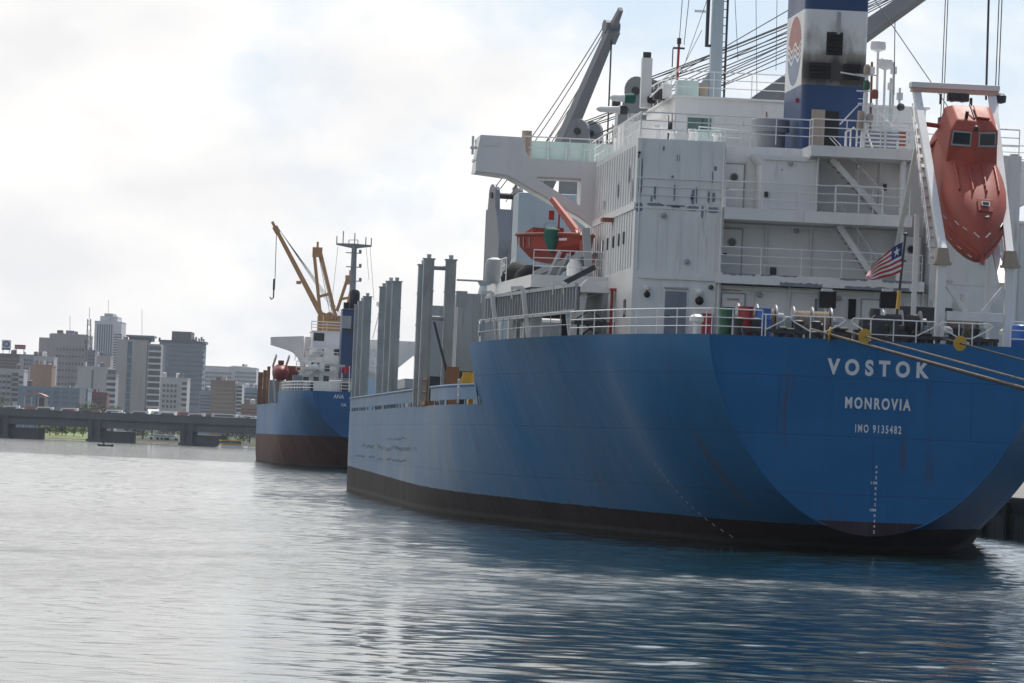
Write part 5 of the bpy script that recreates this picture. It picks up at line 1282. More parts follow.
# ------------------------------------------------------------------ rescue boat in its davit
def rescue():
    ya = 27.5; p0 = at(534, 236, Y=ya + 1); p1 = at(586, 236, Y=ya - 2.0)
    c = (p0 + p1) / 2
    Lx = (p1 - p0); L = Lx.length; e = Lx.normalized(); e.z = 0; e.normalize(); s = Vector((e.y, -e.x, 0)); up = Vector((0, 0, 1))
    zt = c.z; zk = at(540, 264, Y=ya).z
    root = thing('rescue_boat', (c.x, c.y, zk), 'small orange open rescue boat hung beside the white deckhouse under the bridge wing', 'boat')
    P = lambda a, b, z: Vector((c.x, c.y, 0)) + e * a + s * b + up * z
    secs = [(-L / 2, .95, .0), (-L * .36, 1.05, -.42), (-L * .14, 1.08, -.55), (L * .15, 1.05, -.50), (L * .35, .85, -.30), (L * .5, .35, .05)]
    mb = MB(); n = 9; H = zt - zk
    for (a, b, dz) in secs:
        kz = zk + (0.45 + dz * .8) if False else zk + max(0, .55 + dz) * .8
        for k in range(n):
            t = -1 + 2 * k / (n - 1); hh = abs(t) ** 2.4
            mb.v.append(P(a, b * math.copysign(min(1, abs(t) * 1.25), t), kz + (zt - kz) * hh))
    for i in range(len(secs) - 1):
        for k in range(n - 1): mb.f.append([i * n + k, i * n + k + 1, (i + 1) * n + k + 1, (i + 1) * n + k]); mb.mi.append(0)
    mb.f.append(list(range(n))); mb.mi.append(0); mb.f.append([(len(secs) - 1) * n + k for k in range(n)]); mb.mi.append(0)
    mb.add([P(a, b, zt - .12) for a, b, d in secs] + [P(a, -b, zt - .12) for a, b, d in secs], [[i, i + 1, 7 + i, 6 + i] for i in range(5)])
    mb.build('boat_hull', 'orangedark', root)
    q = MB()
    for sg in (-1, 1): q.tube([P(a, sg * b * 1.02, zt + .02) for a, b, d in secs], .07, 8)
    q.tube([P(secs[0][0], -.95, zt + .02), P(secs[0][0], .95, zt + .02)], .07, 8); q.build('gunwale', 'rustred', root)
    q = MB(); q.prism([P(-L / 2 + .1, -.8, zt), P(-L / 2 + .9, -.8, zt + .34), P(-L / 2 + 1.0, -.8, zt)], s * 1.6); q.build('bow_cover', 'orange', root)
    q = MB(); x0 = L * .20
    q.lathe(P(x0, 1.0, zt - .95), [(.06, .1), (.14, .3), (.30, .6), (.36, .95), (.33, 1.15), (.14, 1.25)], 12); q.build('engine_cover', 'tealcover', root, smooth='auto')
    for a in (-L * .33, -L * .22, -L * .42):
        q = MB(); q.bar(P(a, 1.02, zt - .5), P(a + .02, 1.06, zt - .1), .02, .12); q.build('reflective_tape', 'reflect', root)
    for a in (-.28 * L, .34 * L): q = MB(); q.bar(P(a, 1.0, zt - .22), P(a + .5, .98, zt - .22), .02, .1); q.build('reflective_tape', 'reflect', root)
    q = MB(); q.cyl(P(-.2, 0, zt), P(-.2, 0, zt + .35), .3, 10); q.bar(P(-.4, -.2, zt), P(-.1, 0, zt + 1.3), .06, .06); q.bar(P(.3, .3, zt), P(-.1, 0, zt + 1.3), .06, .06); q.build('lifting_sling', 'red', root)
    # davit (ship's gear)
    tip = at(552, 199, Y=ya - .2); ft = at(577, 232, Y=ya - 1.5)
    mb = MB(); mb.bar(at(590, 262, Y=ya - 3), ft, .28, .32, w2=.26, h2=.3); mb.bar(ft, tip, .26, .3, w2=.16, h2=.2)
    o = mb.build('rescue_davit', 'salmon', V)
    q = MB(); q.tube([tip, P(-.1, 0, zt + 1.3)], .04, 6); q.box(tip.x - .12, tip.x + .12, tip.y - .12, tip.y + .12, tip.z - .9, tip.z - .5); q.build('fall_wire', 'red', o)
    q = MB(); b0 = at(589, 280, Y=ya - 3.5); b1 = at(586, 228, Y=ya - 3.5)
    q.bar((b0.x, b0.y, ZA), (b1.x, b1.y, b1.z), .32, .32); q.build('davit_post', 'grey', o)
    q = MB()
    for k in range(5):
        a = at(548 + 9 * k, 277, Y=ya - 2); b = at(560 + 9 * k, 252 + 2 * (k % 2), Y=ya - 2.5); q.bar((a.x, a.y, ZA), b, .14, .14)
    a, b = at(535, 274, Y=ya - 1), at(590, 252, Y=ya - 3); q.bar(a, b, .2, .24); q.bar(a + Vector((.3, .5, -.15)), b + Vector((.2, .4, -.2)), .15, .18)
    q.build('boat_cradle', 'grey', o)
    for (pa, pb, r) in (((574, 285), (574, 262), .35),):
        a, b = at(*pa, Y=24.5), at(*pb, Y=24.5); q = MB(); q.lathe((a.x, a.y, ZA), [(r, 0), (r, .5), (r * .5, .8), (r * .3, b.z - ZA)], 12); q.build('davit_winch', 'white', o, smooth='auto')
rescue()
def covered_gear():
    for i, (px, pt, Y, r, lab) in enumerate(((517, 262, 33, .72, 'dark canvas bundle standing on the boat deck clear of the orange rescue boat'), (532, 265, 29.5, .78, 'dark canvas bundle directly under the keel of the orange rescue boat'))):
        a = at(px, 280, Y=Y); t = at(px, pt, Y=Y); h = t.z - ZA
        mb = MB(); mb.lathe((a.x, Y, ZA), [(r, 0), (r * 1.02, h * .2), (r * .92, h * .5), (r * .62, h * .82), (r * .3, h * .97), (.05, h)], 14)
        rnd = random.Random(i)
        for k, v in enumerate(mb.v): mb.v[k] = v + Vector((rnd.uniform(-.06, .06), rnd.uniform(-.06, .06), 0))
        solo(mb, 'covered_bundle', 'darkcover', (a.x, Y, ZA), lab, 'covered gear', 'covered bundles on the boat deck', smooth='auto')
    a = at(494, 283, Y=35); mb = MB(); mb.lathe((a.x - .0, 35, ZA), [(.42, 0), (.44, .2), (.44, .8), (.36, 1.05), (.12, 1.15)], 16)
    mb.build('vent_cowl', 'grey', V, smooth='auto')
covered_gear()

# ------------------------------------------------------------------ oil drums along the after rail
def drum(px0, px1, ptop, Y, m, label):
    a, b = at(px0, 330, Y=Y), at(px1, 330, Y=Y); r = (b.x - a.x) / 2; x = (a.x + b.x) / 2; h = at((px0 + px1) / 2, ptop, Y=Y).z - (ZP - .06)
    mb = MB(); prof = [(r * .96, 0), (r, .03)]
    for z in (.32, .64): prof += [(r, h * z - .03), (r * 1.04, h * z), (r, h * z + .03)]
    prof += [(r, h - .03), (r * 1.02, h), (r * .95, h), (r * .95, h - .02), (.04, h - .02)]
    mb.lathe((x, Y, ZP - .06), prof, 24)
    solo(mb, 'oil_drum', m, (x, Y, ZP - .06), label, 'drum', 'drums along the stern rail', smooth='auto')
drum(718, 732.5, 307, 2.0, 'green', 'dark green drum at the stern rail, next to the red drum'); drum(737, 753, 306.5, 2.0, 'red', 'red drum between the green and blue drums at the stern rail'); drum(755, 770.5, 308.5, 1.7, 'bluedrum', 'bright blue drum at the stern rail, next to the red drum')
mb = MB(); mb.lathe((7.0, 1.8, ZP - .06), [(.3, 0), (.33, .03), (.33, .9), (.3, .93)], 20)
p = at(1020, 322, Y=1.0); mb = MB(); mb.lathe((p.x, 1.0, ZP - .06), [(.31, 0), (.33, .03), (.33, .3), (.35, .33), (.33, .36), (.33, .86), (.3, .9), (.1, .95)], 20)
solo(mb, 'plastic_barrel', 'bluedrum', (p.x, 1.0, ZP - .06), 'light blue plastic barrel beside the foot of the lifeboat frame', 'barrel', smooth='auto')

# ------------------------------------------------------------------ flag on its staff
st_t, st_b = at(905.5, 235, Y=0.5), at(897.5, 309, Y=0.5)
mb = MB(); mb.tube([st_b - Vector((0.03, 0, .35)), st_t], .055, 8, r2=.04); mb.lathe(st_t, [(.05, 0), (.10, .02), (.10, .06), (.04, .09)], 10)
FS = mb.build('ensign_staff', 'dark', V)
q = MB(); q.tube([st_b.lerp(st_t, .0), st_b.lerp(st_t, .25)], .075, 8); q.build('staff_base', 'yellow', FS)
def flag():
    h0, h1 = at(902.8, 242, Y=.5), at(901, 272, Y=.5)         # hoist
    t0, t1 = at(866.5, 274, Y=-.2), at(864.5, 279.5, Y=-.2)    # fly, hanging
    NU, NV = 26, 22
    def pt(u, v):
        a, b = h0.lerp(h1, v), t0.lerp(t1, v)
        p = a.lerp(b, u); sag = .18 * math.sin(u * math.pi) * (1 - v) - .10 * math.sin(u * math.pi) * v
        p = p + Vector((0, 0, sag * .9))
        p.y += .16 * math.sin(u * 9 + v * 2.5) * min(1, u * 3) + .05 * math.sin(u * 17 + v * 5)
        p.z += .035 * math.sin(u * 11 + v * 3) * u
        return p
    mb = MB(); vs = [pt(u / NU, v / NV) for u in range(NU + 1) for v in range(NV + 1)]
    groups = {'flagred': [], 'flagwhite': [], 'flagblue': []}
    for u in range(NU):
        for v in range(NV):
            stripe = int(v * 11 / NV)
            m = 'flagblue' if (u < NU * .30 and stripe < 5) else ('flagred' if stripe % 2 == 0 else 'flagwhite')
            i = u * (NV + 1) + v; groups[m].append([i, i + 1, i + NV + 2, i + NV + 1])
    base = len(mb.v); mb.v += vs
    for m, fs in groups.items():
        k = mb.mat(m)
        for f in fs: mb.f.append(f); mb.mi.append(k)
    o = solo(mb, 'ensign_flag', None, h1, 'drooping flag of red and white stripes with one white star, on the stern staff', 'flag', smooth=True)
    q = MB(); c = (.155, .24)
    for dy in (-.02, .02):
        pts = []
        for k in range(10):
            r = (.40 if k % 2 == 0 else .16); a = math.pi / 2 + k * math.pi / 5
            p = pt(c[0] + r * math.cos(a) * .27, c[1] - r * math.sin(a) * .46); pts.append(p + Vector((0, dy, 0)))
        ctr = pt(*c) + Vector((0, dy, 0))
        q.add([ctr] + pts, [(0, 1 + i, 1 + (i + 1) % 10) for i in range(10)])
    s = q.build('star', 'flagwhite', None); s.data.transform(Matrix.Translation(-o.location)); s.parent = o
flag()

# ------------------------------------------------------------------ mooring lines with their yellow rat guards, quay
mb = MB(); mb.box(15.0, 120, -70, 640, -2, 1.95, None)
QM = NT('old_quay_concrete'); f_ = QM.noise(.6, detail=7); f2 = QM.noise(2.0, (1, 1, .15), detail=6)
QM.set(Base_Color=QM.mix(QM.math('MULTIPLY', QM.ramp(f2, .45, .65), .6), QM.mix(QM.ramp(f_, .3, .7), (.12, .115, .11), (.24, .23, .21)), (.03, .03, .03)), Roughness=.9); QM.bump(f_, .05, .5)
tag(mb.build('quay', QM.m), kind='structure')
mb = MB(); mb.box(14.93, 14.998, -70, 640, 1.2, 1.9); 
for y in np.arange(-60, 630, 6): mb.box(14.72, 14.925, y, y + .6, -.5, 1.7)
tag(mb.build('quay_fender_strip', 'rubber'), kind='structure')
def line(a, b, sag, r, m, label, guard_t=None, gdir=None):
    a, b = Vector(a), Vector(b); n = 28
    P = lambda t: a.lerp(b, t) - Vector((0, 0, 4 * sag * t * (1 - t)))
    mb = MB(); mb.tube([P(i / n) for i in range(n + 1)], r, 8)
    o = solo(mb, 'mooring_rope', m, b, label, 'rope', 'mooring ropes from the stern', smooth='auto')
    if guard_t is not None:
        c = P(guard_t); d = (P(guard_t + .01) - c).normalized(); d = (d + Vector(gdir)).normalized() if gdir else d
        g = MB(); g.lathe(c - d * .02, [(.06, -.0), (.27, -.01), (.28, .02), (.06, .04)], 22, 'yellow', d)
        return o, g, c
    return o, None, None
def moorings():
    bx = Vector((16.0, -30.0, 2.3))
    specs = [((812, 332), (1030, 391), 'rope', .045, 'light mooring rope with a yellow disc crossing the lettered stern lowest', (.9, .2, 0), 'small edge-on yellow disc on the mooring rope above the letter V', .004),
             ((814, 333), (1030, 393.5), 'ropedark', .035, 'dark mooring rope running just under the light rope with the edge-on disc', None, None, None),
             ((848, 334), (1030, 383), 'rope', .032, 'thin pale mooring rope crossing the stern higher than the lowest pair', (.1, -1, 0), 'round yellow disc on the mooring rope above the letter S', .004),
             ((943, 341), (1030, 364), 'ropedark', .035, 'dark mooring rope leaving the stern nearest the lifeboat frame', (.3, -1, 0), 'yellow disc hung on the stern rope below the lifeboat frame', .004)]
    for k, (pa, pb, m, r, lab, gd, gl, gt) in enumerate(specs):
        a = at(*pa, Y=-0.12); q = at(*pb, Y=-3.0)
        d = q - a; b = a + d * ((15.6 - a.x) / d.x); b.y = -3.0 * ((15.6 - a.x) / d.x)
        # carry the line on to the quay edge
        b = a + (at(*pb, Y=-6.0) - a) * ((16.2 - a.x) / (at(*pb, Y=-6.0).x - a.x))
        o, g, c = line(a + Vector((0, .5, .12)) , b, .0, r, m, lab, gt and .035, gd)
        if g: solo(g, 'rat_guard', 'yellow', c, gl, 'rat guard', 'yellow discs on the mooring ropes', smooth='auto')
moorings()
def quay_bollard(x, y):
    mb = MB(); mb.lathe((x, y, 1.95), [(.4, 0), (.28, .1), (.26, .5), (.42, .62), (.42, .75), (.2, .85)], 18)
    return mb
# goods standing on the quay edge, seen past the starboard quarter
mb = MB(); mb.box(16.2, 18.2, 46, 50, 1.95, 3.1); 
for x in (16.4, 17.2): mb.box(x, x + .05, 45.95, 46, 2.0, 3.1)
solo(mb, 'cargo_crate', 'tealcover', (17.2, 48, 1.95), 'green tarpaulin-covered crate on the quay edge past the stern', 'crate', bevel=.05)
mb = MB()
for i in range(3):
    for j in range(2): mb.lathe((16.5 + .8 * j, 43.5, 1.95 + .42 * i), [(.36, 0), (.40, .08), (.40, .32), (.36, .40)], 14)
solo(mb, 'stacked_sacks', 'rope', (16.9, 43.5, 1.95), 'pile of pale sacks on the quay edge beside the green crate', 'sacks', smooth='auto')
# ------------------------------------------------------------------ the second ship, moored ahead
H2 = Hull(-1.5, 316.0, 8.4, 7.1, 25.0, 104.0, 140.0, [
    (0, 6.6, 0, 2.6, 1.5), (3, 7.8, 0, 1.6, 1.6), (8, 8.8, 3.5, -1, None), (14, 9.2, 6.0, -3, None), (25, 9.6, 8.6, -4, None), (45, 9.7, 9.5, -4.5, None), (70, 9.7, 9.7, -4.5, 8.0), (145, 9.7, 9.7, -4.5, 8.0)])
V2 = thing('cargo_ship', (-1.5, 316, 0), 'smaller blue cargo ship with red boot top and ochre cranes moored beyond the big ship', 'ship')
H2.build(V2, 'hull2', 'deckgreen', 'hull2_stern')
def ship2():
    S = lambda px, py, Y: at(px, py, Y=Y)
    x0 = -1.5
    # bulwark and rail
    mb = MB()
    for i in range(12):
        y0, y1 = 341 + i * 6.5, 347.5 + i * 6.5
        mb.prism([(x0 - H2.half(y0 - 316, 7), y0, 7.1), (x0 - H2.half(y1 - 316, 7), y1, 7.1), (x0 - H2.half(y1 - 316, 7), y1, 7.9), (x0 - H2.half(y0 - 316, 7), y0, 7.9)], (.06, 0, 0))
    mb.build('bulwark', 'hull2', V2)
    rail([(x0 - H2.half(y, 8.3) + .2, 316 + y, 8.35) for y in (25, 18, 12, 8, 4, 2, .3)] + [(x0 + 4, 316.2, 8.35)], V2, r=.04)
    p = at(338.7, 398.5, Y=316); text('ship_name', 'ANA', .62, (p.x, 315.98, p.z), 'letter', V2, width=1.15, bold=.01)
    p = at(343.6, 406.5, Y=316); text('home_port', 'VA', .5, (p.x, 315.98, p.z), 'letter', V2, width=.6, bold=.008)
    # deckhouse tiers
    def tier(pxl, pyt, pyb, w_, Y, dep, name='house_tier', m='white'):
        a, b = S(pxl, pyt, Y), S(pxl, pyb, Y)
        mb = MB(); mb.box(a.x, a.x + w_, Y, Y + dep, b.z, a.z); mb.box(a.x - .12, a.x + w_ + .12, Y - .12, Y + dep + .1, a.z, a.z + .12)
        return mb.build(name, m, V2), a, b
    t1, a1, b1 = tier(300.5, 371.5, 389, 9.5, 334, 14); t2, a2, b2 = tier(308, 362, 374, 8, 335, 13); t3, a3, b3 = tier(311, 348, 361.5, 7.5, 336, 11)
    t4, a4, b4 = tier(313, 331.5, 347, 6.0, 338, 8, 'wheelhouse')
    for (o, px, py, Y, w_, h_) in ((t4, 319, 337, 337.98, 1.2, .9), (t3, 337, 352, 335.98, .7, .9), (t3, 321, 353, 335.98, .6, .8), (t1, 306, 380, 333.98, .6, .7), (t1, 316, 380, 333.98, .6, .7), (t1, 326, 379, 333.98, .6, .7), (t2, 315, 368, 334.98, .9, 1.2), (t2, 327, 368, 334.98, .6, .8)):
        p = S(px, py, Y); q = MB(); q.box(p.x - w_ / 2, p.x + w_ / 2, Y - .03, Y, p.z - h_ / 2, p.z + h_ / 2); q.build('aft_window', 'glass', o)
    rail([(a2.x - 1.5, 334.2, a2.z + .12), (a2.x + 8, 334.2, a2.z + .12)], V2, r=.04); rail([(a1.x - .5, 333.6, a1.z + .1), (a1.x + 9, 333.6, a1.z + .1)], V2, r=.04); rail([(a4.x - .2, 337.6, a4.z + .1), (a4.x + 5, 337.6, a4.z + .1)], V2, r=.04)
    p = S(301.5, 369, 334); mb = MB(); mb.box(p.x, p.x + 2.0, 333, 334, p.z, p.z + .25); mb.build('side_platform', 'white', V2)
    # bridge wing with curved knee
    Yw = 344
    pts = [S(*q, Yw) for q in ((271, 337), (304, 336), (304, 378), (300.5, 378), (300.5, 363), (298, 357), (293, 352), (287, 349.5), (271, 344.5))]
    mb = MB(); mb.prism([(p.x, Yw, p.z) for p in pts], (0, 2.2, 0)); mb.build('bridge_wing', 'white', V2)
    mb = MB(); a = S(304, 375, Yw); b = S(312, 337, Yw); mb.box(a.x, b.x + 2, Yw + .05, Yw + 4, a.z, b.z); mb.build('house_tier', 'white', V2)
    pts = [S(*q, Yw) for q in ((300.5, 353), (300.5, 361), (297, 356), (293, 352.5))]
    # starboard wing shows between the big ship's stanchions
    a = S(401, 341, Yw); b = S(413, 372, Yw)
    mb = MB(); mb.prism([(a.x - 6, Yw, a.z), (b.x + 3, Yw, a.z), (b.x + 3, Yw, a.z - 1), (b.x, Yw, a.z - 1.6), (a.x - .5, Yw, a.z - 3.4), (a.x - 1, Yw, b.z), (a.x - 6, Yw, b.z)], (0, 2, 0)); mb.build('bridge_wing', 'white', V2)
    # stairs
    for (pa, pb, Y) in (((305, 362), (322, 350), 334.4), ((306, 373), (318, 365), 333.5)):
        mb = MB(); mb.bar(S(*pa, Y), S(*pb, Y), .8, .2, up=Vector((0, 1, 0))); mb.build('stairway', 'white', V2)
    # funnel with exhaust
    a, b = S(342.5, 310, 330), S(357.5, 378, 330)
    mb = MB(); mb.box(a.x, b.x, 330, 334, b.z, a.z); mb.box(a.x - .05, b.x + .05, 329.95, 334.05, a.z, a.z + .15); fo = mb.build('funnel', 'funnelblue', V2, bevel=.1)
    q = MB(); c = S(353.5, 309, 331.5); t = S(355, 293, 331.5); q.tube([(c.x, 331.5, a.z), (t.x, 331.5, t.z - .3), (t.x, 331.8, t.z)], .58, 12); q.build('exhaust_pipe', 'black', fo, smooth='auto')
    q = MB(); c = S(346, 309, 331); q.cyl((c.x, 331, a.z), (c.x, 331, a.z + .9), .3, 10); q.build('exhaust_pipe', 'black', fo)
    q = MB(); c = S(348, 325, 330); d = S(357, 334, 330); q.box(c.x, d.x, 329.9, 329.999, d.z, c.z); q.build('louvre', 'dark', fo)
    q = MB(); c = S(344, 322, 329.9); q.box(c.x - .3, c.x + .8, 329.7, 329.9, c.z - .7, c.z + .7); q.build('vent_box', 'grey', fo)
    # radar mast with aerial yard
    Y = 347; a, b = S(351, 330, Y), S(354.5, 244, Y)
    mb = MB(); mb.tube([a, b], .42, 10, r2=.30)
    l, r_ = S(336.5, 244, Y), S(371.5, 246, Y)
    mb.bar(l, b + Vector((0, 0, -.25)), .2, .2, h2=.6); mb.bar(b + Vector((0, 0, -.25)), r_, .2, .6, h2=.2)
    for (px, py) in ((337, 236), (343.5, 231), (355, 233), (366, 237), (371.5, 238)):
        t = S(px, py, Y); mb.tube([(t.x, Y, b.z - .2), t], .06, 6)
    for (px, py) in ((349, 240), (358, 240)): t = S(px, py, Y); mb.tube([(t.x, Y, b.z), t], .05, 6)
    a_, b_ = S(349, 240, Y), S(358, 240, Y); mb.tube([a_, b_], .04)
    for py in (253, 267, 281):
        c = S(353.7, py, Y); mb.box(c.x - .9, c.x + .9, Y - .2, Y + .2, c.z - .05, c.z + .05); mb.box(c.x + .6, c.x + .9, Y - .1, Y + .1, c.z, c.z + .4)
    mb.build('radar_mast', 'boom', V2)
    for (pa, pb) in (((370, 246), (374, 300)), ((366, 246), (369, 280)), ((338, 246), (330, 320))): mb = MB(); mb.tube([S(*pa, Y), S(*pb, Y)], .02, 4); mb.build('signal_halyard', 'wire', V2)
    mb = MB(); a, b = S(380, 330, 340), S(381, 305, 340); mb.tube([a, b], .12, 8); mb.lathe((b.x, 340, b.z - .3), [(.3, 0), (.55, .2), (.55, .6), (.3, .8)], 14); mb.tube([a + Vector((-.8, 0, -1)), b], .05); mb.tube([a + Vector((.8, 0, -1)), b], .05); mb.build('satellite_mast', 'white', V2)
    # ochre deck cranes
    def boom2(foot, tip, Y, w_=.85, twin=False, foot2=None, hook=True):
        f, t = S(*foot, Y), S(*tip, Y)
        mb = MB()
        if not twin:
            mb.bar(f, t, w_, w_ * .9, w2=w_ * .7, h2=w_ * .6); e = (t - f).normalized(); mb.bar(t, t + e * 1.2, .35, .35); mb.bar(t - e * .4, t + e * .5, .75, .7); 
            m_ = f.lerp(t, .45); mb.box(m_.x - .9, m_.x - .3, Y - .3, Y + .3, m_.z - .4, m_.z)
        else:
            g = S(*foot2, Y)
            mb.bar(f, t - Vector((.4, 0, .5)), .4, .42); mb.bar(g, t + Vector((.4, 0, -.5)), .4, .42); mb.bar(f.lerp(t, .35), g.lerp(t, .35), .35, .35); mb.box(t.x - .6, t.x + .6, Y - .4, Y + .4, t.z - 1.0, t.z + .2); mb.tube([t, t + Vector((0, 0, .9))], .14)
        o = mb.build('deck_crane', 'craneyellow', V2)
        return o, f, t
    c1, f, t = boom2((325.5, 323), (276.5, 230), 400, .78)
    q = MB(); hk = S(273.5, 296, 400); q.tube([t, Vector((hk.x + .1, 400, hk.z + 2.2))], .05, 5); q.box(hk.x - .14, hk.x + .14, 399.8, 400.2, hk.z + .8, hk.z + 2.2); q.tube([(hk.x, 400, hk.z + .8), (hk.x, 400, hk.z - .2), (hk.x - .25, 400, hk.z - .45), (hk.x - .45, 400, hk.z - .15)], .09, 6); q.build('hook_block', 'dark', c1)
    q = MB()
    for k in range(4): q.tube([t + Vector((.2, .2 * k, .3)), S(338 + 2 * k, 318, 402)], .03, 4)
    q.build('luffing_wire', 'wire', c1)
    c2, f, t = boom2((321, 322), (317.5, 249), 380, twin=True, foot2=(336, 318))
    q = MB()
    for k in range(3): q.tube([t, S(331 + 3 * k, 320, 380)], .03, 4)
    q.build('luffing_wire', 'wire', c2)
    c3, f, t = boom2((337, 311), (350, 277), 420, twin=True, foot2=(347, 309))
    for c, Y, px in ((c1, 400, 328), (c2, 380, 334)):
        b = S(px, 326, Y); q = MB(); q.lathe((b.x, Y + 1.2, 7.1), [(1.4, 0), (1.4, b.z - 9), (1.1, b.z - 8)], 18); q.box(b.x - 1.3, b.x + 1.3, Y, Y + 2.4, b.z - 1.2, b.z + 1.3); q.lathe((b.x - .6, Y - .2, b.z + 1.2), [(.5, 0), (.5, .4)], 12, None, (0, 1, 0)); q.build('crane_house', 'craneyellow', c)
    # rust-brown stanchions at the side
    for k, (px0, px1, py) in enumerate(((258.5, 263.2, 372), (263.5, 267.2, 370), (267.5, 270.5, 367))):
        Y = 385 - 12 * k; a = S(px0, py, Y); b = S(px1, py, Y); mb = MB()
        mb.box(a.x, b.x, Y, Y + .5, 7.1, a.z)
        for z in np.arange(7.8, a.z, .9): mb.box(a.x - .03, b.x + .03, Y - .05, Y, z, z + .1)
        mb.build('deck_stanchion', 'ruststeel', V2)
    for (px, py, w_, h_, m, Y) in ((275, 387, 1.4, 1.6, 'grey', 343), (293, 379, 1.6, 3.0, 'rustred', 341.5), (297, 384, 1.0, 2.0, 'primer', 333), (285, 385, 1.0, 1.0, 'tan', 338), (322, 384, 2.6, .5, 'white', 322), (336, 383, 1.4, .6, 'white', 321), (345, 385, 1.0, .8, 'dark', 320), (309, 386, 1.2, .9, 'grey', 322)):
        p = S(px, py, Y); mb = MB(); mb.box(p.x - w_ / 2, p.x + w_ / 2, Y, Y + 1, 8.34 if Y < 341 else 7.1, p.z + h_ / 2); mb.build('deck_machinery', m, V2, bevel=.05)
    a, b = S(330, 365, 325), S(345, 366, 325); mb = MB(); mb.bar(a, b, .2, .25); mb.tube([(a.x + .8, 325, 8.3), (a.x + .8, 325, a.z)], .1); mb.tube([(b.x - .3, 325, 8.3), (b.x - .3, 325, b.z)], .1); mb.build('stores_derrick', 'grey', V2)
    # its lifeboat
    c = S(281.5, 371, 337); a, b = S(273.5, 371, 337), S(290, 371, 337); hw = (b.x - a.x) / 2 * 1.05; zt, zb = S(281, 360, 337).z, S(281, 380.5, 337).z; h = zt - zb
    lb = thing('enclosed_lifeboat', (c.x, 337, zb), 'dark red enclosed lifeboat hanging at the poop of the smaller ship', 'lifeboat')
    mb = MB(); L = 6.0; n = 16
    for t, k in ((-.5, .12), (-.42, .6), (-.25, .95), (0, 1.0), (.25, .95), (.42, .6), (.5, .12)):
        for j in range(n):
            an = 2 * math.pi * j / n; ca, sa = math.cos(an), math.sin(an)
            mb.v.append(Vector((c.x + hw * k * math.copysign(abs(ca) ** .8, ca), 340 + t * L, zb + h * .42 + (h * .40 if sa > 0 else h * .42) * (k if sa > 0 else k ** .6) * sa)))
    for i in range(6):
        for j in range(n): mb.f.append([i * n + j, i * n + (j + 1) % n, (i + 1) * n + (j + 1) % n, (i + 1) * n + j]); mb.mi.append(0)
    mb.f += [list(range(n)), [6 * n + j for j in range(n)]]; mb.mi += [0, 0]
    mb.build('boat_hull', 'boatred', lb, smooth=True)
    q = MB(); q.box(c.x - hw * .35, c.x + hw * .3, 338.4, 340, zb + h * .80, zb + h * 1.0); q.build('conning_tower', 'boatred', lb, bevel=.08)
    q = MB(); q.box(c.x - hw * .25, c.x + hw * .2, 338.36, 338.399, zb + h * .86, zb + h * .96); q.build('window_pane', 'glass', lb)
    q = MB(); q.tube([(c.x - hw * .8, 337.6, zb + h * .45), (c.x + hw * .8, 337.6, zb + h * .45)], .06); q.build('fender_moulding', 'rubber', lb)
    mb = MB()
    for px in (276, 289): p = S(px, 384, 341); mb.bar((p.x, 342, 8.3 if False else 7.2), (p.x - .4, 341.5, zt - .5), .25, .3); mb.bar((p.x - .4, 341.5, zt - .5), (p.x - .2, 338, zt + .5), .2, .25)
    mb.build('boat_davit', 'white', V2)
    # its small red flag
    a, b = S(349.5, 382, 318), S(349.5, 366, 318); mb = MB(); mb.tube([(a.x, 318, 8.3), (b.x, 318, b.z)], .05); mb.build('ensign_staff', 'white', V2)
    mb = MB(); n = 8
    vs = []
    for i in range(n + 1):
        for v in (0, 1): vs.append((b.x - .85 * i / n, 318 + .2 * math.sin(i * 1.3), b.z - .7 * v - .2 * i / n))
    mb.add(vs, [(2 * i, 2 * i + 1, 2 * i + 3, 2 * i + 2) for i in range(n)])
    solo(mb, 'ensign_flag', 'flagred', (b.x, 318, b.z - .7), 'small plain red flag on the stern of the smaller ship', 'flag')
ship2()
# ------------------------------------------------------------------ far shore: road bridge, traffic, city
def frame_pt(u, v, z): return Vector((CAM.x, CAM.y, 0)) + R0 * u + F0 * v + Vector((0, 0, z))
def uz(px, py, v):
    p = FW + RT * ((px - 512) / FPX) + UP * ((341.5 - py) / FPX)
    k = v / p.dot(F0); return p.dot(R0) * k, CAM.z + p.z * k
class CB(MB):
    """builder in the shore's own frame: u along the bridge, v away from the water, z up"""
    def bx(s, u0, u1, v0, v1, z0, z1, m=None, off=(0, 0)):
        q = [frame_pt(u, v, z) for z in (z0, z1) for u, v in ((u0, v0), (u1, v0), (u1, v1), (u0, v1))]
        return s.add(q, [(3, 2, 1, 0), (4, 5, 6, 7), (0, 1, 5, 4), (1, 2, 6, 5), (2, 3, 7, 6), (3, 0, 4, 7)], m)
    def pr(s, uv, z0, z1, m=None):
        return s.prism([frame_pt(u, v, z0) for u, v in uv], (0, 0, z1 - z0), m)
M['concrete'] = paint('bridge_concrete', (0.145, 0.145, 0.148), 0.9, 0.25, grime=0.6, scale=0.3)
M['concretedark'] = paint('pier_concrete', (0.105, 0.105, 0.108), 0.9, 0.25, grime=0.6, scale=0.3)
M['asphalt'] = plain('asphalt', (0.05, 0.05, 0.052), 0.9)
M['grass'] = plain('bank_grass', (0.12, 0.155, 0.035), 0.9, var=0.35, scale=0.3)
M['scrub'] = plain('bank_scrub', (0.035, 0.045, 0.022), 0.95, var=0.5, scale=0.4)
M['mudbank'] = plain('river_bank', (0.11, 0.09, 0.07), 0.95, var=0.3, scale=0.5)
def leafmat(name, col):
    N = NT(name); f = N.noise(1.3, detail=4)
    N.set(Base_Color=N.mix(N.ramp(f, .3, .7), tuple(x * .65 for x in col), tuple(x * 1.4 for x in col)), Roughness=.7); return N.m
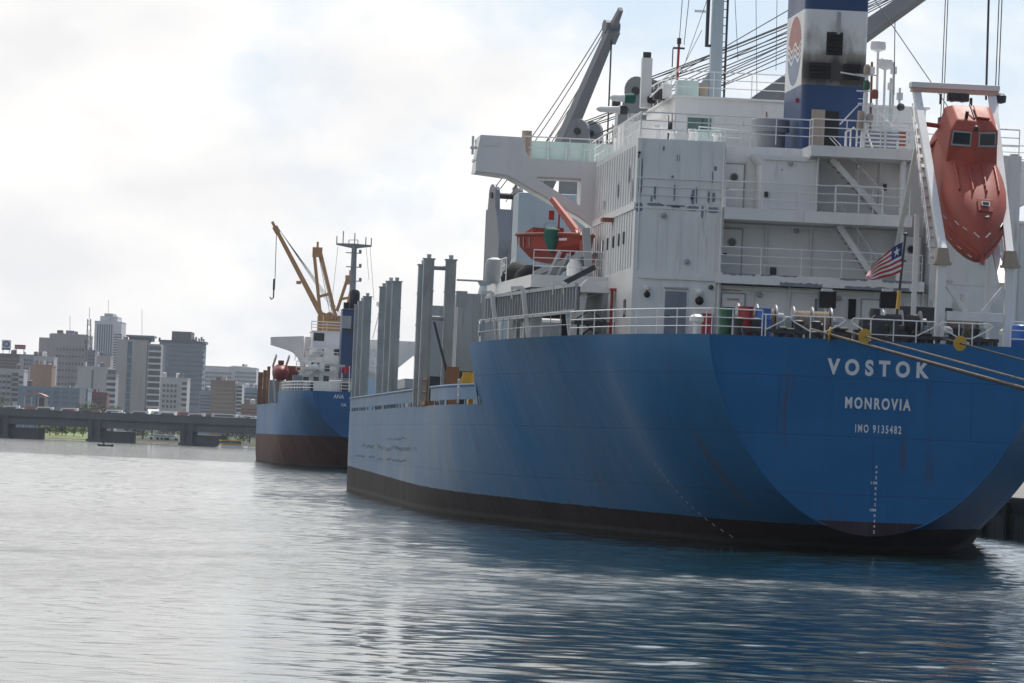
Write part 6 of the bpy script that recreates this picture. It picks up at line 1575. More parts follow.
M['leafdark'] = leafmat('dark_leaves', (0.035, 0.06, 0.025)); M['leaflight'] = leafmat('fresh_leaves', (0.13, 0.19, 0.035)); M['bark'] = plain('bark', (0.09, 0.07, 0.055), .9)
def fac(name, col, rough=.75): M[name] = paint(name, col, rough, .1, grime=.45, scale=.12)
fac('w_white', (.66, .65, .68)); fac('w_tan', (.42, .38, .375)); fac('w_pale', (.55, .53, .545)); fac('w_grey', (.38, .38, .41)); fac('w_slate', (.22, .25, .30)); fac('w_brown', (.30, .22, .18)); fac('w_orange', (.36, .235, .17))  # city walls lightened: distance haze is put into these colours
fac('w_dark', (.15, .14, .145)); fac('w_red', (.22, .09, .085)); fac('w_blue', (.26, .32, .39)); fac('w_beige', (.45, .41, .385)); fac('w_mauve', (.41, .365, .355))
M['win'] = plain('window_glazing', (.09, .10, .115), .15, spec=.6); M['winblue'] = plain('blue_glazing', (.03, .10, .15), .12, spec=.7); M['winpale'] = plain('pale_glazing', (.13, .16, .19), .15)  # window glazing lightened too, with haze and reflected sky in its colour

# land beyond the bridge: a low bank rising from the water, then flat to the horizon
def land():
    mb = MB()
    prof = [(1128, -1.0), (1131, .2), (1135, .5), (1170, 1.9), (4700, 3.0)]
    g0, g1 = uz(36, 437, 1135)[0], uz(91, 437, 1135)[0]
    for (a, b) in zip(prof[:-1], prof[1:]):
        for (ua, ub, m) in ((-1150, g0, 'scrub'), (g0, g1, 'grass'), (g1, 1900, 'scrub')):
            mb.add([frame_pt(ua, a[0], a[1]), frame_pt(ub, a[0], a[1]), frame_pt(ub, b[0], b[1]), frame_pt(ua, b[0], b[1])], [(0, 1, 2, 3)], 'mudbank' if a[0] < 1131 else m)
    tag(mb.build('land'), kind='structure')
land()
VB = 1051.0
def bridge():
    u0, zt = uz(-160, 401, VB)[0], 6.9
    u1 = uz(470, 420, VB)[0]
    b = thing('road_bridge', frame_pt(uz(60, 437, VB)[0], VB + 8, 0), 'long low grey concrete road bridge across the water in front of the city', 'bridge')
    q = CB(); q.bx(u0, u1, VB, VB + 18, 5.1, 5.75); q.build('bridge_deck', 'concrete', b)
    q = CB(); q.bx(u0, u1, VB + .5, VB + 1.5, 3.25, 5.098); q.bx(u0, u1, VB + 8, VB + 9, 3.25, 5.098); q.bx(u0, u1, VB + 16, VB + 17, 3.25, 5.098)
    for k in range(170): 
        u = u0 + (u1 - u0) * k / 170
        if k % 6 == 0: q.bx(u, u + .25, VB + .44, VB + .498, 3.3, 5.0)
    q.build('girder', 'concrete', b)
    q = CB(); q.bx(u0, u1, VB - .12, VB + .15, 5.3, 6.85); q.bx(u0, u1, VB - .2, VB + .25, 6.852, 7.0); q.build('parapet', 'concrete', b)
    q = CB(); q.bx(u0, u1, VB + 17.85, VB + 18.1, 5.3, 6.6); q.build('parapet', 'concrete', b)
    q = CB(); q.bx(u0, u1, VB + .3, VB + 17.7, 5.754, 5.80); q.build('road_surface', 'asphalt', b)
    span = uz(180.5, 430, VB)[0] - uz(88, 430, VB)[0]
    ua = uz(88, 430, VB)[0]
    for k in range(-2, 5):
        u = ua + span * k
        q = CB(); q.bx(u, u + 1.0, VB - .2, VB + 17, -1.5, 5.05); q.bx(u + 1.9, u + 2.9, VB - .2, VB + 17, -1.5, 5.05); q.bx(u + 1.0, u + 1.9, VB + .3, VB + 17, -1.5, 5.03)
        q.bx(u - .15, u + 3.05, VB - .35, VB + 17.2, 3.0, 3.24)
        q.bx(u + 2.905, u + 10.2, VB + 1.5, VB + 16, -1.5, 2.55); q.bx(u - .4, u + 3.3, VB - .8, VB + 17.3, -1.5, .5)
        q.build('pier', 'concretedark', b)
    # lamp columns
    return b
bridge()
def vehicle(kind, col, name):
    """small road vehicle as one mesh: sills, body, glazed cabin, wheels"""
    mb = MB(); L, W = {'car': (4.3, 1.75), 'van': (4.8, 1.9), 'bus': (6.2, 2.1)}[kind]
    if kind == 'car': prof = [(-L / 2, .3), (-L / 2, .75), (-L * .42, .9), (-L * .28, .95), (-L * .16, 1.42), (L * .2, 1.45), (L * .38, .95), (L * .5, .85), (L / 2, .3)]
    elif kind == 'van': prof = [(-L / 2, .3), (-L / 2, .9), (-L * .40, 1.1), (-L * .28, 1.85), (L * .48, 1.95), (L / 2, 1.7), (L / 2, .3)]
    else: prof = [(-L / 2, .35), (-L / 2, 1.4), (-L * .46, 2.05), (L * .49, 2.1), (L / 2, 1.9), (L / 2, .35)]
    m = plain('car_paint', col, .25)
    mb.prism([(a, -W / 2, z) for a, z in prof], (0, W, 0), m)
    h = max(z for a, z in prof)
    for s in (-1, 1):
        y = s * (W / 2 + .004)
        xs = (-L * .2, L * .26) if kind == 'car' else ((-L * .3, L * .42) if kind == 'van' else (-L * .42, L * .44))
        zb = .98 if kind == 'car' else (1.2 if kind == 'van' else 1.35)
        mb.add([(xs[0], y, zb), (xs[1], y, zb), (xs[1] * .75, y, h - .3), (xs[0] * .8, y, h - .3)], [(0, 1, 2, 3)], 'win')
        for x in (-L * .31, L * .31): mb.cyl((x, s * (W / 2 - .2), .32), (x, s * (W / 2 + .01), .32), .32, 12, 'rubber')
    mb.box(-L / 2 - .02, -L / 2, -W * .4, -W * .2, .55, .7, 'reflect'); mb.box(-L / 2 - .02, -L / 2, W * .2, W * .4, .55, .7, 'reflect')
    return mb
TRAFFIC = [(3, 'car', (.12, .12, .13), 'dark grey car at the far left end of the bridge'), (8.5, 'van', (.75, .75, .74), 'white van at the far left end of the bridge'), (19.5, 'car', (.62, .63, .64), 'white car on the bridge behind the white van'),
    (35, 'bus', (.42, .16, .10), 'orange red bus on the bridge under the pink canopy'), (43.5, 'van', (.78, .77, .75), 'bright white van on the bridge in front of the red bus'), (48.5, 'car', (.30, .31, .30), 'grey car on the bridge behind the bright white van'),
    (58, 'car', (.35, .33, .28), 'beige car on the bridge below the wide low building'), (67, 'van', (.80, .78, .74), 'cream van on the bridge below the wide low building'), (71.5, 'car', (.42, .10, .09), 'red car on the bridge just ahead of the cream van'),
    (88, 'car', (.20, .06, .06), 'dark maroon car on the bridge below the dark red block'), (97, 'car', (.50, .16, .14), 'pale red car on the bridge below the dark red block'), (111.5, 'van', (.74, .74, .74), 'white van on the bridge below the balcony strip'),
    (116, 'car', (.6, .6, .6), 'silver car on the bridge ahead of the white van'), (119.5, 'car', (.72, .72, .72), 'white car on the bridge at the foot of the tan tower'), (139, 'van', (.75, .75, .75), 'white van on the bridge under the tan tower balconies'),
    (144, 'car', (.55, .55, .54), 'pale grey car on the bridge under the tan tower balconies'), (154, 'car', (.4, .42, .42), 'grey car on the bridge under the pale apartment block'), (163, 'bus', (.72, .73, .72), 'white minibus on the bridge under the pale apartment block'),
    (169, 'van', (.74, .74, .74), 'white van on the bridge following the white minibus'), (190, 'bus', (.30, .10, .09), 'dark red bus on the bridge under the slate tower'), (195.5, 'van', (.8, .8, .79), 'bright white van on the bridge touching the dark red bus'),
    (199, 'car', (.4, .12, .1), 'small red car on the bridge before the brown building'), (213, 'van', (.42, .10, .10), 'red van on the bridge below the brown building'), (218, 'car', (.38, .22, .2), 'rose coloured car on the bridge below the brown building'),
    (225, 'bus', (.70, .72, .70), 'pale bus on the bridge below the brown building'), (233, 'van', (.78, .78, .77), 'white van on the bridge behind the pale bus'), (241, 'car', (.4, .37, .3), 'khaki car on the bridge between two white vehicles'), (250, 'van', (.72, .73, .72), 'white van on the bridge nearest the smaller ship'), (254.5, 'car', (.76, .76, .75), 'white car on the bridge nearest the smaller ship')]
ang_b = math.atan2(R0.y, R0.x)
for i, (px, kind, col, lab) in enumerate(TRAFFIC):
    u = uz(px, 411, VB + 3)[0]; lane = 2.2 + 3.4 * (i % 2); p = frame_pt(u, VB + lane, 5.80)
    mb = vehicle(kind, col, 'v'); o = mb.build({'car': 'parked_car', 'van': 'delivery_van', 'bus': 'city_bus'}[kind].replace('parked_', 'road_'), None, None, bevel=.05)
    o.location = p; o.rotation_euler = (0, 0, ang_b + (math.pi if i % 3 == 0 else 0))
    tag(o, lab, kind, 'traffic on the bridge')

# ---- buildings
def bld(name, label, cat, px0, px1, pyt, v, dep, m):
    u0, zt = uz(px0, pyt, v); u1, zt2 = uz(px1, pyt, v)
    um, zt = uz((px0 + px1) / 2, pyt, v)
    r = thing(name, frame_pt((u0 + u1) / 2, v + dep / 2, 1.0), label, cat)
    r['u0'], r['u1'], r['v'], r['zt'], r['dep'] = u0, u1, v, zt, dep
    w_ = CB(); w_.bx(u0, u1, v, v + dep, 0.8, zt, m); w_.bx(u0 - .1, u1 + .1, v - .1, v + dep + .1, zt, zt + .5, m)
    w_.build('wall', None, r)
    rnd = random.Random(int(px0 * 10))          # tanks, lift houses and plant on the roof
    for k in range(rnd.randint(3, 5)):
        a = u0 + (u1 - u0) * rnd.uniform(.06, .8); wd = (u1 - u0) * rnd.uniform(.04, .16); vv = v + rnd.uniform(1, dep * .6); q = CB()
        if rnd.random() < .35: q.lathe(frame_pt(a, vv, zt), [(.9, .5), (.9, 2.2), (.5, 2.5)], 10, rnd.choice(['w_dark', 'w_pale']))
        else: q.bx(a, a + wd, vv, vv + 3, zt + .5, zt + rnd.uniform(1.0, 2.6), rnd.choice(['w_grey', 'w_pale', 'w_dark', m]))
        q.build('roof_unit', None, r)
    return r
def floors(r, px0, px1, py0, py1, n, m='win', fill=.5, mull=0, wallm='w_pale', d=.12, piers=True, nm='window_band'):
    """one ribbon of windows per storey, broken by piers"""
    v = r['v']; u0, z0 = uz(px0, (py0 + py1) / 2, v); u1, _ = uz(px1, (py0 + py1) / 2, v)
    _, za = uz((px0 + px1) / 2, py0, v); _, zb = uz((px0 + px1) / 2, py1, v); H = (za - zb) / n
    pr = CB()
    for k in range(n):
        z = zb + H * (k + (1 - fill) / 2); q = CB(); q.bx(u0, u1, v - d, v - .01, z, z + H * fill, m); q.build(nm, None, r)
    if mull:
        for j in range(mull + 1):
            u = u0 + (u1 - u0) * j / mull; w_ = (u1 - u0) / mull * .30; pr.bx(u - w_ / 2, u + w_ / 2, v - d - .15, v - d - .001, zb, za, wallm)
        pr.build('facade_pier', None, r)
def balconies(r, px0, px1, py0, py1, n, m, d=1.4, h=.42, nm='balcony'):
    v = r['v']; u0 = uz(px0, (py0 + py1) / 2, v)[0]; u1 = uz(px1, (py0 + py1) / 2, v)[0]
    za = uz((px0 + px1) / 2, py0, v)[1]; zb = uz((px0 + px1) / 2, py1, v)[1]; H = (za - zb) / n
    q = CB(); q.bx(u0, u1, v - .12, v - .01, zb, za, 'w_dark'); q.build('balcony_shade', None, r)  # flat dark sheet: shade behind the balconies put into colour
    for k in range(n):
        q = CB(); q.bx(u0 - .1, u1 + .1, v - d, v - .13, zb + H * k, zb + H * (k + h), m); q.build(nm, None, r)
def block(r, name, px0, px1, py0, py1, m, dv=0.0, dep=None):
    v = r['v'] + dv; u0 = uz(px0, py0, v)[0]; u1 = uz(px1, py0, v)[0]; z1 = uz((px0 + px1) / 2, py0, v)[1]; z0 = uz((px0 + px1) / 2, py1, v)[1]
    q = CB(); q.bx(u0, u1, v, v + (dep or r['dep']) - .3 - abs(dv), z0, z1, m); return q.build(name, None, r)
def antenna(r, px, py0, py1, w_=.12, dv=4):
    v = r['v'] + dv; a = uz(px, py0, v); b = uz(px, py1, v); q = CB(); q.tube([frame_pt(a[0], v, a[1]), frame_pt(b[0], v, b[1])], w_, 5); q.build('antenna', 'boom', r)

# white ribbed tower
r = bld('office_tower', 'tall white tower with vertical ribs and a stepped crown', 'tower', 94.8, 121.8, 322, 2600, 30, 'w_white')
block(r, 'crown', 100.3, 117.8, 316.3, 322.5, 'w_pale', 2); block(r, 'crown', 104.5, 113, 313.4, 316.5, 'w_grey', 4); antenna(r, 108.5, 313, 300)
v = r['v']
for k in range(7):
    a = uz(97 + 2.3 * k, 350, v)[0]; q = CB(); q.bx(a - .35, a + .35, v - .3, v - .01, uz(100, 356, v)[1], uz(100, 324, v)[1], 'winpale'); q.build('window_strip', None, r)
q = CB(); q.bx(uz(96, 350, v)[0], uz(112, 350, v)[0], v - .4, v - .02, uz(100, 358, v)[1], uz(100, 353.5, v)[1], 'w_slate'); q.build('louvre_band', None, r)
balconies(r, 113, 121, 334, 375, 16, 'w_white', .8, .5)
# mauve block with roof plant
r = bld('office_block', 'broad mauve grey block with rows of small windows and a roof dish', 'building', 49.5, 88, 335.5, 2150, 26, 'w_mauve')
block(r, 'side_wing', 39.2, 49.3, 337.5, 385, 'w_tan', 1.5); block(r, 'roof_plant', 66, 74, 330.5, 335.5, 'w_slate', 5, 8); antenna(r, 70, 330, 316)
floors(r, 55, 84, 346, 388, 6, 'win', .32, 9, 'w_mauve'); floors(r, 84.5, 87.5, 339, 350, 2, 'w_dark', .7)
block(r, 'roof_parapet', 51, 86, 333.8, 335.4, 'w_mauve', 2)
# lattice mast
def lattice(px, py0, py1, v, w_=1.6):
    a = uz(px, py0, v); b = uz(px + 1.2, py1, v)
    mb = CB(); c0 = [frame_pt(a[0] + sx * w_, v + sy * w_, a[1]) for sx, sy in ((-1, -1), (1, -1), (1, 1), (-1, 1))]; c1 = [frame_pt(b[0] + sx * w_ * .4, v + sy * w_ * .4, b[1]) for sx, sy in ((-1, -1), (1, -1), (1, 1), (-1, 1))]
    for p, q in zip(c0, c1): mb.tube([p, q], .16, 4)
    n = 9
    for k in range(n):
        for j in range(4): mb.tube([c0[j].lerp(c1[j], k / n), c0[(j + 1) % 4].lerp(c1[(j + 1) % 4], (k + 1) / n)], .10, 4)
    mb.tube([frame_pt(b[0], v, b[1]), frame_pt(b[0], v, b[1] + 5)], .1, 4)
    return mb, frame_pt(a[0], v, a[1])
mb, base = lattice(88, 404, 319, 1900); solo(mb, 'lattice_mast', 'boom', base, 'thin steel lattice radio mast standing before the white ribbed tower', 'mast')
# tan slab with blue strip and balconies
r = bld('apartment_tower', 'tan slab tower with a blue glass strip and a stack of pale balconies', 'tower', 117, 147.5, 340.8, 1900, 18, 'w_beige')
v = r['v']
q = CB(); q.bx(uz(126.6, 370, v)[0], uz(131.2, 370, v)[0], v - .1, v - .01, 1.5, uz(129, 341, v)[1] - .2, 'winblue'); q.build('stair_glazing', None, r)
for k in range(11): 
    z = 3 + k * 3.1; q = CB(); q.bx(uz(126.7, 370, v)[0], uz(131.1, 370, v)[0], v - .16, v - .11, z, z + .7, 'w_slate'); q.build('spandrel', None, r)
block(r, 'roof_canopy', 126, 154, 335.2, 337, 'w_slate', 1); block(r, 'roof_house', 129, 152, 337, 340.8, 'w_dark', 2)
block(r, 'balcony_wing', 147.7, 160.3, 344, 409, 'w_grey', .5); r['v'] = v + .5; balconies(r, 148, 160, 346, 408, 10, 'w_white', 1.8, .3); r['v'] = v
antenna(r, 142, 335, 309, .1)
# slate tower, half finished
r = bld('office_tower', 'dark slate blue tower with cluttered roof edge and recessed storeys', 'tower', 166.5, 203, 342.5, 2100, 24, 'w_slate')
block(r, 'blank_wing', 159.6, 167, 341.5, 409, 'w_grey', 1); block(r, 'roof_house', 172, 191.5, 331.5, 342.5, 'w_dark', 3); block(r, 'roof_edge', 158.5, 205, 340.5, 342.6, 'w_dark', -.5)
floors(r, 168, 202.6, 344, 406, 13, 'winpale', .42, 0)
for k, (px, h) in enumerate(((159.5, 337.5), (196, 337), (199, 338.5), (201.5, 337), (203.5, 339), (193.5, 338.5))): block(r, 'roof_clutter', px - .8, px + .8, h, 341, 'w_dark', 1.5, 4)
for k in range(11):
    y = 345 + k * 5.6; block(r, 'slab_end', 202.9, 204.5 - .5 * (k % 2), y, y + 2.2, 'w_slate', .4, 6)
# pale block with balconies
r = bld('apartment_block', 'pale grey apartment block with dark window bays, lower than the slate tower behind it', 'building', 160.5, 187.5, 379, 1750, 16, 'w_pale')
floors(r, 162, 177, 383, 409, 5, 'win', .5, 4, 'w_pale'); balconies(r, 181.5, 186.5, 382, 409, 5, 'w_white', .8, .45)
# long white block with window grid
r = bld('hospital_block', 'long white block with a fine grid of windows behind the brown building', 'building', 201, 256.5, 367.5, 2500, 26, 'w_white')
block(r, 'roof_house', 231.5, 247, 366, 367.8, 'w_white', 3, 10); block(r, 'roof_house', 229.5, 250, 368.2 - 1.5, 368.4, 'w_pale', 1, 20)
floors(r, 202.5, 231, 371, 412, 10, 'winpale', .45, 16, 'w_white'); floors(r, 234, 255.5, 371, 412, 10, 'winpale', .45, 12, 'w_white')
# brown building with balcony strip
r = bld('office_block', 'flat brown block with narrow pale bands and a balcony strip beside it', 'building', 211, 235.3, 381.5, 1700, 18, 'w_brown')
floors(r, 211.5, 235, 386, 412, 6, 'w_mauve', .2); block(r, 'balcony_wing', 235.5, 242, 384, 413, 'w_pale', .4); v = r['v']; r['v'] = v + .4; balconies(r, 236.3, 241.7, 386, 413, 7, 'w_white', .8, .35); r['v'] = v
q = CB(); a = uz(219, 381, 1706); q.lathe(frame_pt(a[0], 1706, a[1]), [(.3, .0), (1.2, .8), (1.5, 1.4)], 10, 'w_dark'); q.build('roof_dish', None, r)
# blue banded block and low brown block
r = bld('office_block', 'pale blue banded block beside the hull of the smaller ship', 'building', 242, 262, 389.5, 1800, 18, 'w_blue'); floors(r, 242.3, 261.5, 392, 406, 4, 'win', .35); block(r, 'roof_house', 247, 254, 387.5, 390, 'w_blue', 3, 6)
r = bld('low_block', 'low brown block at the bridge edge next to the smaller ship', 'building', 241, 260, 405.5, 1650, 12, 'w_brown'); floors(r, 242, 259, 408, 414, 2, 'w_red', .4)
r = bld('office_block', 'narrow bluish block between the slate tower and the brown block', 'building', 199.5, 211, 392, 1780, 14, 'w_blue'); floors(r, 200, 210.6, 394, 413, 6, 'win', .4)
# left quarter
r = bld('warehouse', 'orange brown windowless block under a paler building', 'building', 30.5, 52, 366, 1650, 14, 'w_orange'); block(r, 'pale_end', 29, 30.4, 367, 388, 'w_pale', .3)
r = bld('office_block', 'pale building rising just behind the orange brown block', 'building', 33.5, 54, 357.5, 1850, 14, 'w_pale'); floors(r, 35, 53.5, 361, 366, 2, 'win', .5, 8, 'w_pale')
r = bld('office_block', 'dark brown block at the left edge of the city under the two signs', 'building', -14, 19.5, 354.5, 1900, 18, 'w_dark'); floors(r, -13, 19, 357, 370, 4, 'w_brown', .4)
r = bld('office_block', 'grey blue block between the dark brown block and the orange one', 'building', 18.5, 39, 355.5, 2000, 18, 'w_grey'); floors(r, 20, 38, 358, 375, 4, 'win', .35, 6, 'w_grey')
r = bld('apartment_block', 'white and grey apartment block with deep dark openings at the left edge', 'building', -14, 24, 370, 1620, 14, 'w_pale'); floors(r, -13, 11, 373, 402, 5, 'w_dark', .45, 5, 'w_grey'); floors(r, 11.5, 18, 372, 402, 6, 'w_dark', .7); floors(r, 18.5, 23, 374, 402, 5, 'win', .4)
r = bld('shopping_block', 'wide low slate blue block with long dark galleries', 'building', 18, 88, 388.5, 1450, 14, 'w_blue'); floors(r, 25, 79, 389.5, 405, 3, 'w_slate', .55, 6, 'w_blue'); block(r, 'end_wall', 80, 86, 389, 408, 'w_pale', -.6, 5)
for k, (px, w_) in enumerate(((56, 1.5), (60, 1), (64, 1.8), (70, 1), (74, 1.5))): block(r, 'roof_plant', px - w_, px + w_, 385.5 + (k % 3) * .6, 388.5, 'w_pale' if k % 2 else 'w_grey', 3, 4)
# pink canopy (a low dome roof on posts)
def canopy():
    v = 1300; c, z = uz(35, 392.5, v); w_ = (uz(46.5, 392, v)[0] - uz(23.5, 392, v)[0]) / 2; zb = 1.9
    root = thing('market_canopy', frame_pt(c, v, zb), 'pink domed canopy on posts before the wide low block', 'canopy')
    q = CB(); n = 14
    for i in range(n):
        t0, t1 = -1 + 2 * i / n, -1 + 2 * (i + 1) / n; f = lambda t: z - 1.0 * t * t
        q.add([frame_pt(c + w_ * t0, v, f(t0)), frame_pt(c + w_ * t1, v, f(t1)), frame_pt(c + w_ * t1, v + 8, f(t1)), frame_pt(c + w_ * t0, v + 8, f(t0))] + [frame_pt(c + w_ * t0, v, f(t0) - .45), frame_pt(c + w_ * t1, v, f(t1) - .45)], [(0, 1, 2, 3), (4, 5, 1, 0)])
    q.build('roof', plain('pink_sheeting', (.50, .20, .19), .6), root)
    for t in (-.9, -.3, .3, .9): q = CB(); q.bx(c + w_ * t - .15, c + w_ * t + .15, v + .3, v + .6, zb, z - 1.2); q.build('post', 'w_pale', root)
    q = CB(); q.bx(c + w_ * .1, c + w_ * .95, v + 2, v + 7, zb, z - 1.4); q.build('stall_body', 'w_dark', root)
canopy()
r = bld('office_block', 'blank pale grey block with one dark slit before the white tower', 'building', 78, 108, 368, 1700, 14, 'w_pale'); q = CB(); v = r['v']; q.bx(uz(91.5, 380, v)[0], uz(93.2, 380, v)[0], v - .1, v - .01, 3, uz(92, 370, v)[1], 'win'); q.build('window_slit', None, r); block(r, 'roof_house', 86, 100, 366, 368.2, 'w_grey', 3, 6)
r = bld('low_block', 'dark red low block at the foot of the blank pale block', 'building', 87.5, 107, 393.5, 1500, 10, 'w_red'); floors(r, 89, 106, 396, 406, 3, 'w_dark', .4)
r = bld('apartment_block', 'narrow block with white balcony strips between the pale block and the tan tower', 'building', 106, 116, 375.5, 1600, 12, 'w_grey'); balconies(r, 106.5, 115, 377, 406, 5, 'w_white', 1.2, .5)
r = bld('office_block', 'dark narrow block close behind the lattice mast', 'building', 87.5, 95, 351, 2100, 12, 'w_slate'); floors(r, 88, 94.6, 354, 368, 4, 'w_dark', .5); 
r = bld('office_block', 'plain tan block below the white ribbed tower with a dark roof unit', 'building', 95, 110.5, 357, 2200, 16, 'w_mauve'); block(r, 'roof_plant', 96, 102, 364, 370, 'w_dark', -1, 4)

# two rooftop billboards
def billboard(px0, px1, py0, py1, v, face, label, marks, roof_py):
    u0, z1 = uz(px0, py0, v); u1, z0 = uz(px1, py1, v); zr = uz((px0 + px1) / 2, roof_py, v)[1]
    b = thing('billboard', frame_pt((u0 + u1) / 2, v, zr), label, 'billboard')
    q = CB(); q.bx(u0, u1, v, v + .5, z0, z1); q.build('panel', face, b)
    q = CB()
    for t in (.15, .85): u = u0 + (u1 - u0) * t; q.bx(u - .12, u + .12, v + .5, v + .8, zr, z1 - .3)
    q.build('post', 'boom', b)
    marks(b, u0, u1, z0, z1, v)
def mk1(b, u0, u1, z0, z1, v):
    n = 28; cu, cz, ru, rz = (u0 + u1) / 2, z0 + (z1 - z0) * .60, (u1 - u0) * .40, (z1 - z0) * .31
    q = CB()
    for i in range(n):
        a, c = 2 * math.pi * i / n, 2 * math.pi * (i + 1) / n
        q.add([frame_pt(cu + ru * k * math.cos(t), v - .05, cz + rz * k * math.sin(t)) for k, t in ((1, a), (1, c), (.52, c), (.52, a))], [(0, 1, 2, 3)])
    q.bx(u0 + .3, u1 - .3, v - .06, v - .01, z0 + .15, z0 + (z1 - z0) * .2); q.build('round_emblem', plain('sign_blue', (.06, .10, .22), .5), b)
    q = CB(); q.add([frame_pt(cu + ru * .3 * math.cos(2 * math.pi * i / n), v - .05, cz + rz * .3 * math.sin(2 * math.pi * i / n)) for i in range(n)], [list(range(n))]); q.build('emblem_centre', 'w_blue', b)
billboard(2, 10.6, 339.8, 350.2, 1905, 'w_white', 'white billboard with a round blue emblem on a city roof', mk1, 355.5)
def mk2(b, u0, u1, z0, z1, v):
    q = CB(); q.bx(u0 + .3, u1 - .3, v - .06, v - .01, z0 + (z1 - z0) * .42, z0 + (z1 - z0) * .58); q.build('sign_stripe', 'w_mauve', b)
billboard(14.8, 25.4, 344.5, 349.4, 1905, plain('sign_red', (.36, .05, .06), .6), 'wide red billboard with a paler stripe on a city roof', mk2, 356)

# trees and shrubs on the bank, seen under the bridge and over its parapet
def tree(px, v, h, cr, leaf, label, seed, name='broadleaf_tree'):
    rnd = random.Random(seed); u = uz(px, 430, v)[0]; g = 1.2; base = frame_pt(u, v, g)
    t = thing(name, base, label, 'tree', 'trees on the far bank')
    q = MB(); q.tube([base - Vector((0, 0, .4)), base + Vector((.1, 0, h * .3)), base + Vector((.0, .2, h * .6))], h * .045, 7, None, h * .02)
    for k in range(5):
        a = rnd.uniform(0, 6.28); q.tube([base + Vector((0, 0, h * (.3 + .05 * k))), base + Vector((math.cos(a) * cr * .6, math.sin(a) * cr * .6, h * (.55 + .07 * k)))], h * .015, 5)
    q.build('trunk', 'bark', t)
    q = MB(); cl = [(rnd.uniform(-.65, .65) * cr, rnd.uniform(-.65, .65) * cr, h * rnd.uniform(.14 if h < 6 else .45, .86), rnd.uniform(.3, .55) * cr) for _ in range(9)]
    for k in range(520):
        c = rnd.choice(cl); d = Vector((rnd.gauss(0, 1), rnd.gauss(0, 1), rnd.gauss(0, .8))).normalized() * c[3] * rnd.uniform(.5, 1.08)
        p = base + Vector((c[0], c[1], c[2])) + d; s = rnd.uniform(.12, .26) * (1 + h * .03)
        a = Vector((rnd.gauss(0, 1), rnd.gauss(0, 1), rnd.gauss(0, 1))).normalized(); b = a.orthogonal().normalized()
        q.add([p - a * s, p + b * s * .6, p + a * s, p - b * s * .6], [(0, 1, 2, 3)])
    q.build('crown', leaf, t)
TR = [(44, 1140, 2.3, 1.3, 'leaflight', 'low bright green shrub at the left end of the gap below the bridge'), (50, 1143, 3.4, 1.6, 'leafdark', 'dark bush second from the left in the gap below the bridge'), (56, 1139, 3.2, 1.5, 'leaflight', 'fresh green tree in the middle of the gap below the bridge'),
      (62, 1145, 3.0, 1.6, 'leafdark', 'dark bush right of the middle in the gap below the bridge'), (66, 1139, 2.6, 1.2, 'leaflight', 'small fresh green shrub right of the gap middle below the bridge'), (74, 1142, 2.8, 1.5, 'leaflight', 'round light green shrub near the right pier of the open gap'), (83, 1139, 3.4, 1.5, 'leaflight', 'tall light green shrub touching the right pier of the open gap'),
      (134, 1142, 4.2, 3.1, 'leafdark', 'dark tree left of the pale cars under the second bridge span'), (143, 1140, 4.0, 2.9, 'leafdark', 'dark tree standing just left of the pale cars under the second span'), (152, 1146, 4.4, 3.3, 'leafdark', 'dark spreading tree behind the pale cars under the second span'), (164, 1145, 4.2, 3.1, 'leafdark', 'dark tree just right of the pale cars under the second span'), (174, 1141, 4.0, 2.9, 'leafdark', 'dark tree touching the right pier of the second span'),
      (228, 1142, 4.0, 3.0, 'leafdark', 'dark tree behind the yellow ferry'), (240, 1141, 4.2, 2.9, 'leafdark', 'dark tree right of the yellow ferry'), (250, 1142, 4.2, 3.0, 'leafdark', 'dark tree under the bridge nearest the smaller ship'),
      (2, 1290, 10.5, 3.8, 'leafdark', 'broad tree over the parapet at the left end of the bridge'), (-7, 1290, 10, 4, 'leafdark', 'tree over the parapet cut by the left edge of the picture'), (82, 1300, 9.8, 3.6, 'leafdark', 'dark tree over the parapet before the dark red block'), (90, 1300, 10.6, 4.2, 'leafdark', 'broad dark tree over the parapet centred on the dark red block'), (99, 1300, 10.2, 3.8, 'leafdark', 'dark tree over the parapet right of the dark red block'), (112, 1310, 9.5, 3, 'leafdark', 'small tree over the parapet at the foot of the tan tower')]
for i, a in enumerate(TR): tree(*a, seed=i + 1)
# parked cars on the bank under the second span
for i, (px, col, lab) in enumerate(((156, (.7, .72, .74), 'pale car parked on the bank under the second span, leftmost of three'), (162.5, (.72, .72, .72), 'white car parked on the bank between two others under the second span'), (170.5, (.6, .64, .66), 'silver car parked on the bank under the second span, rightmost of three'))):
    u = uz(px, 437, 1136)[0]; mb = vehicle('car', col, 'c'); o = mb.build('parked_car', None, None, bevel=.05); o.location = frame_pt(u, 1138, .75); o.rotation_euler = (0, 0, ang_b); tag(o, lab, 'car', 'cars parked on the bank')
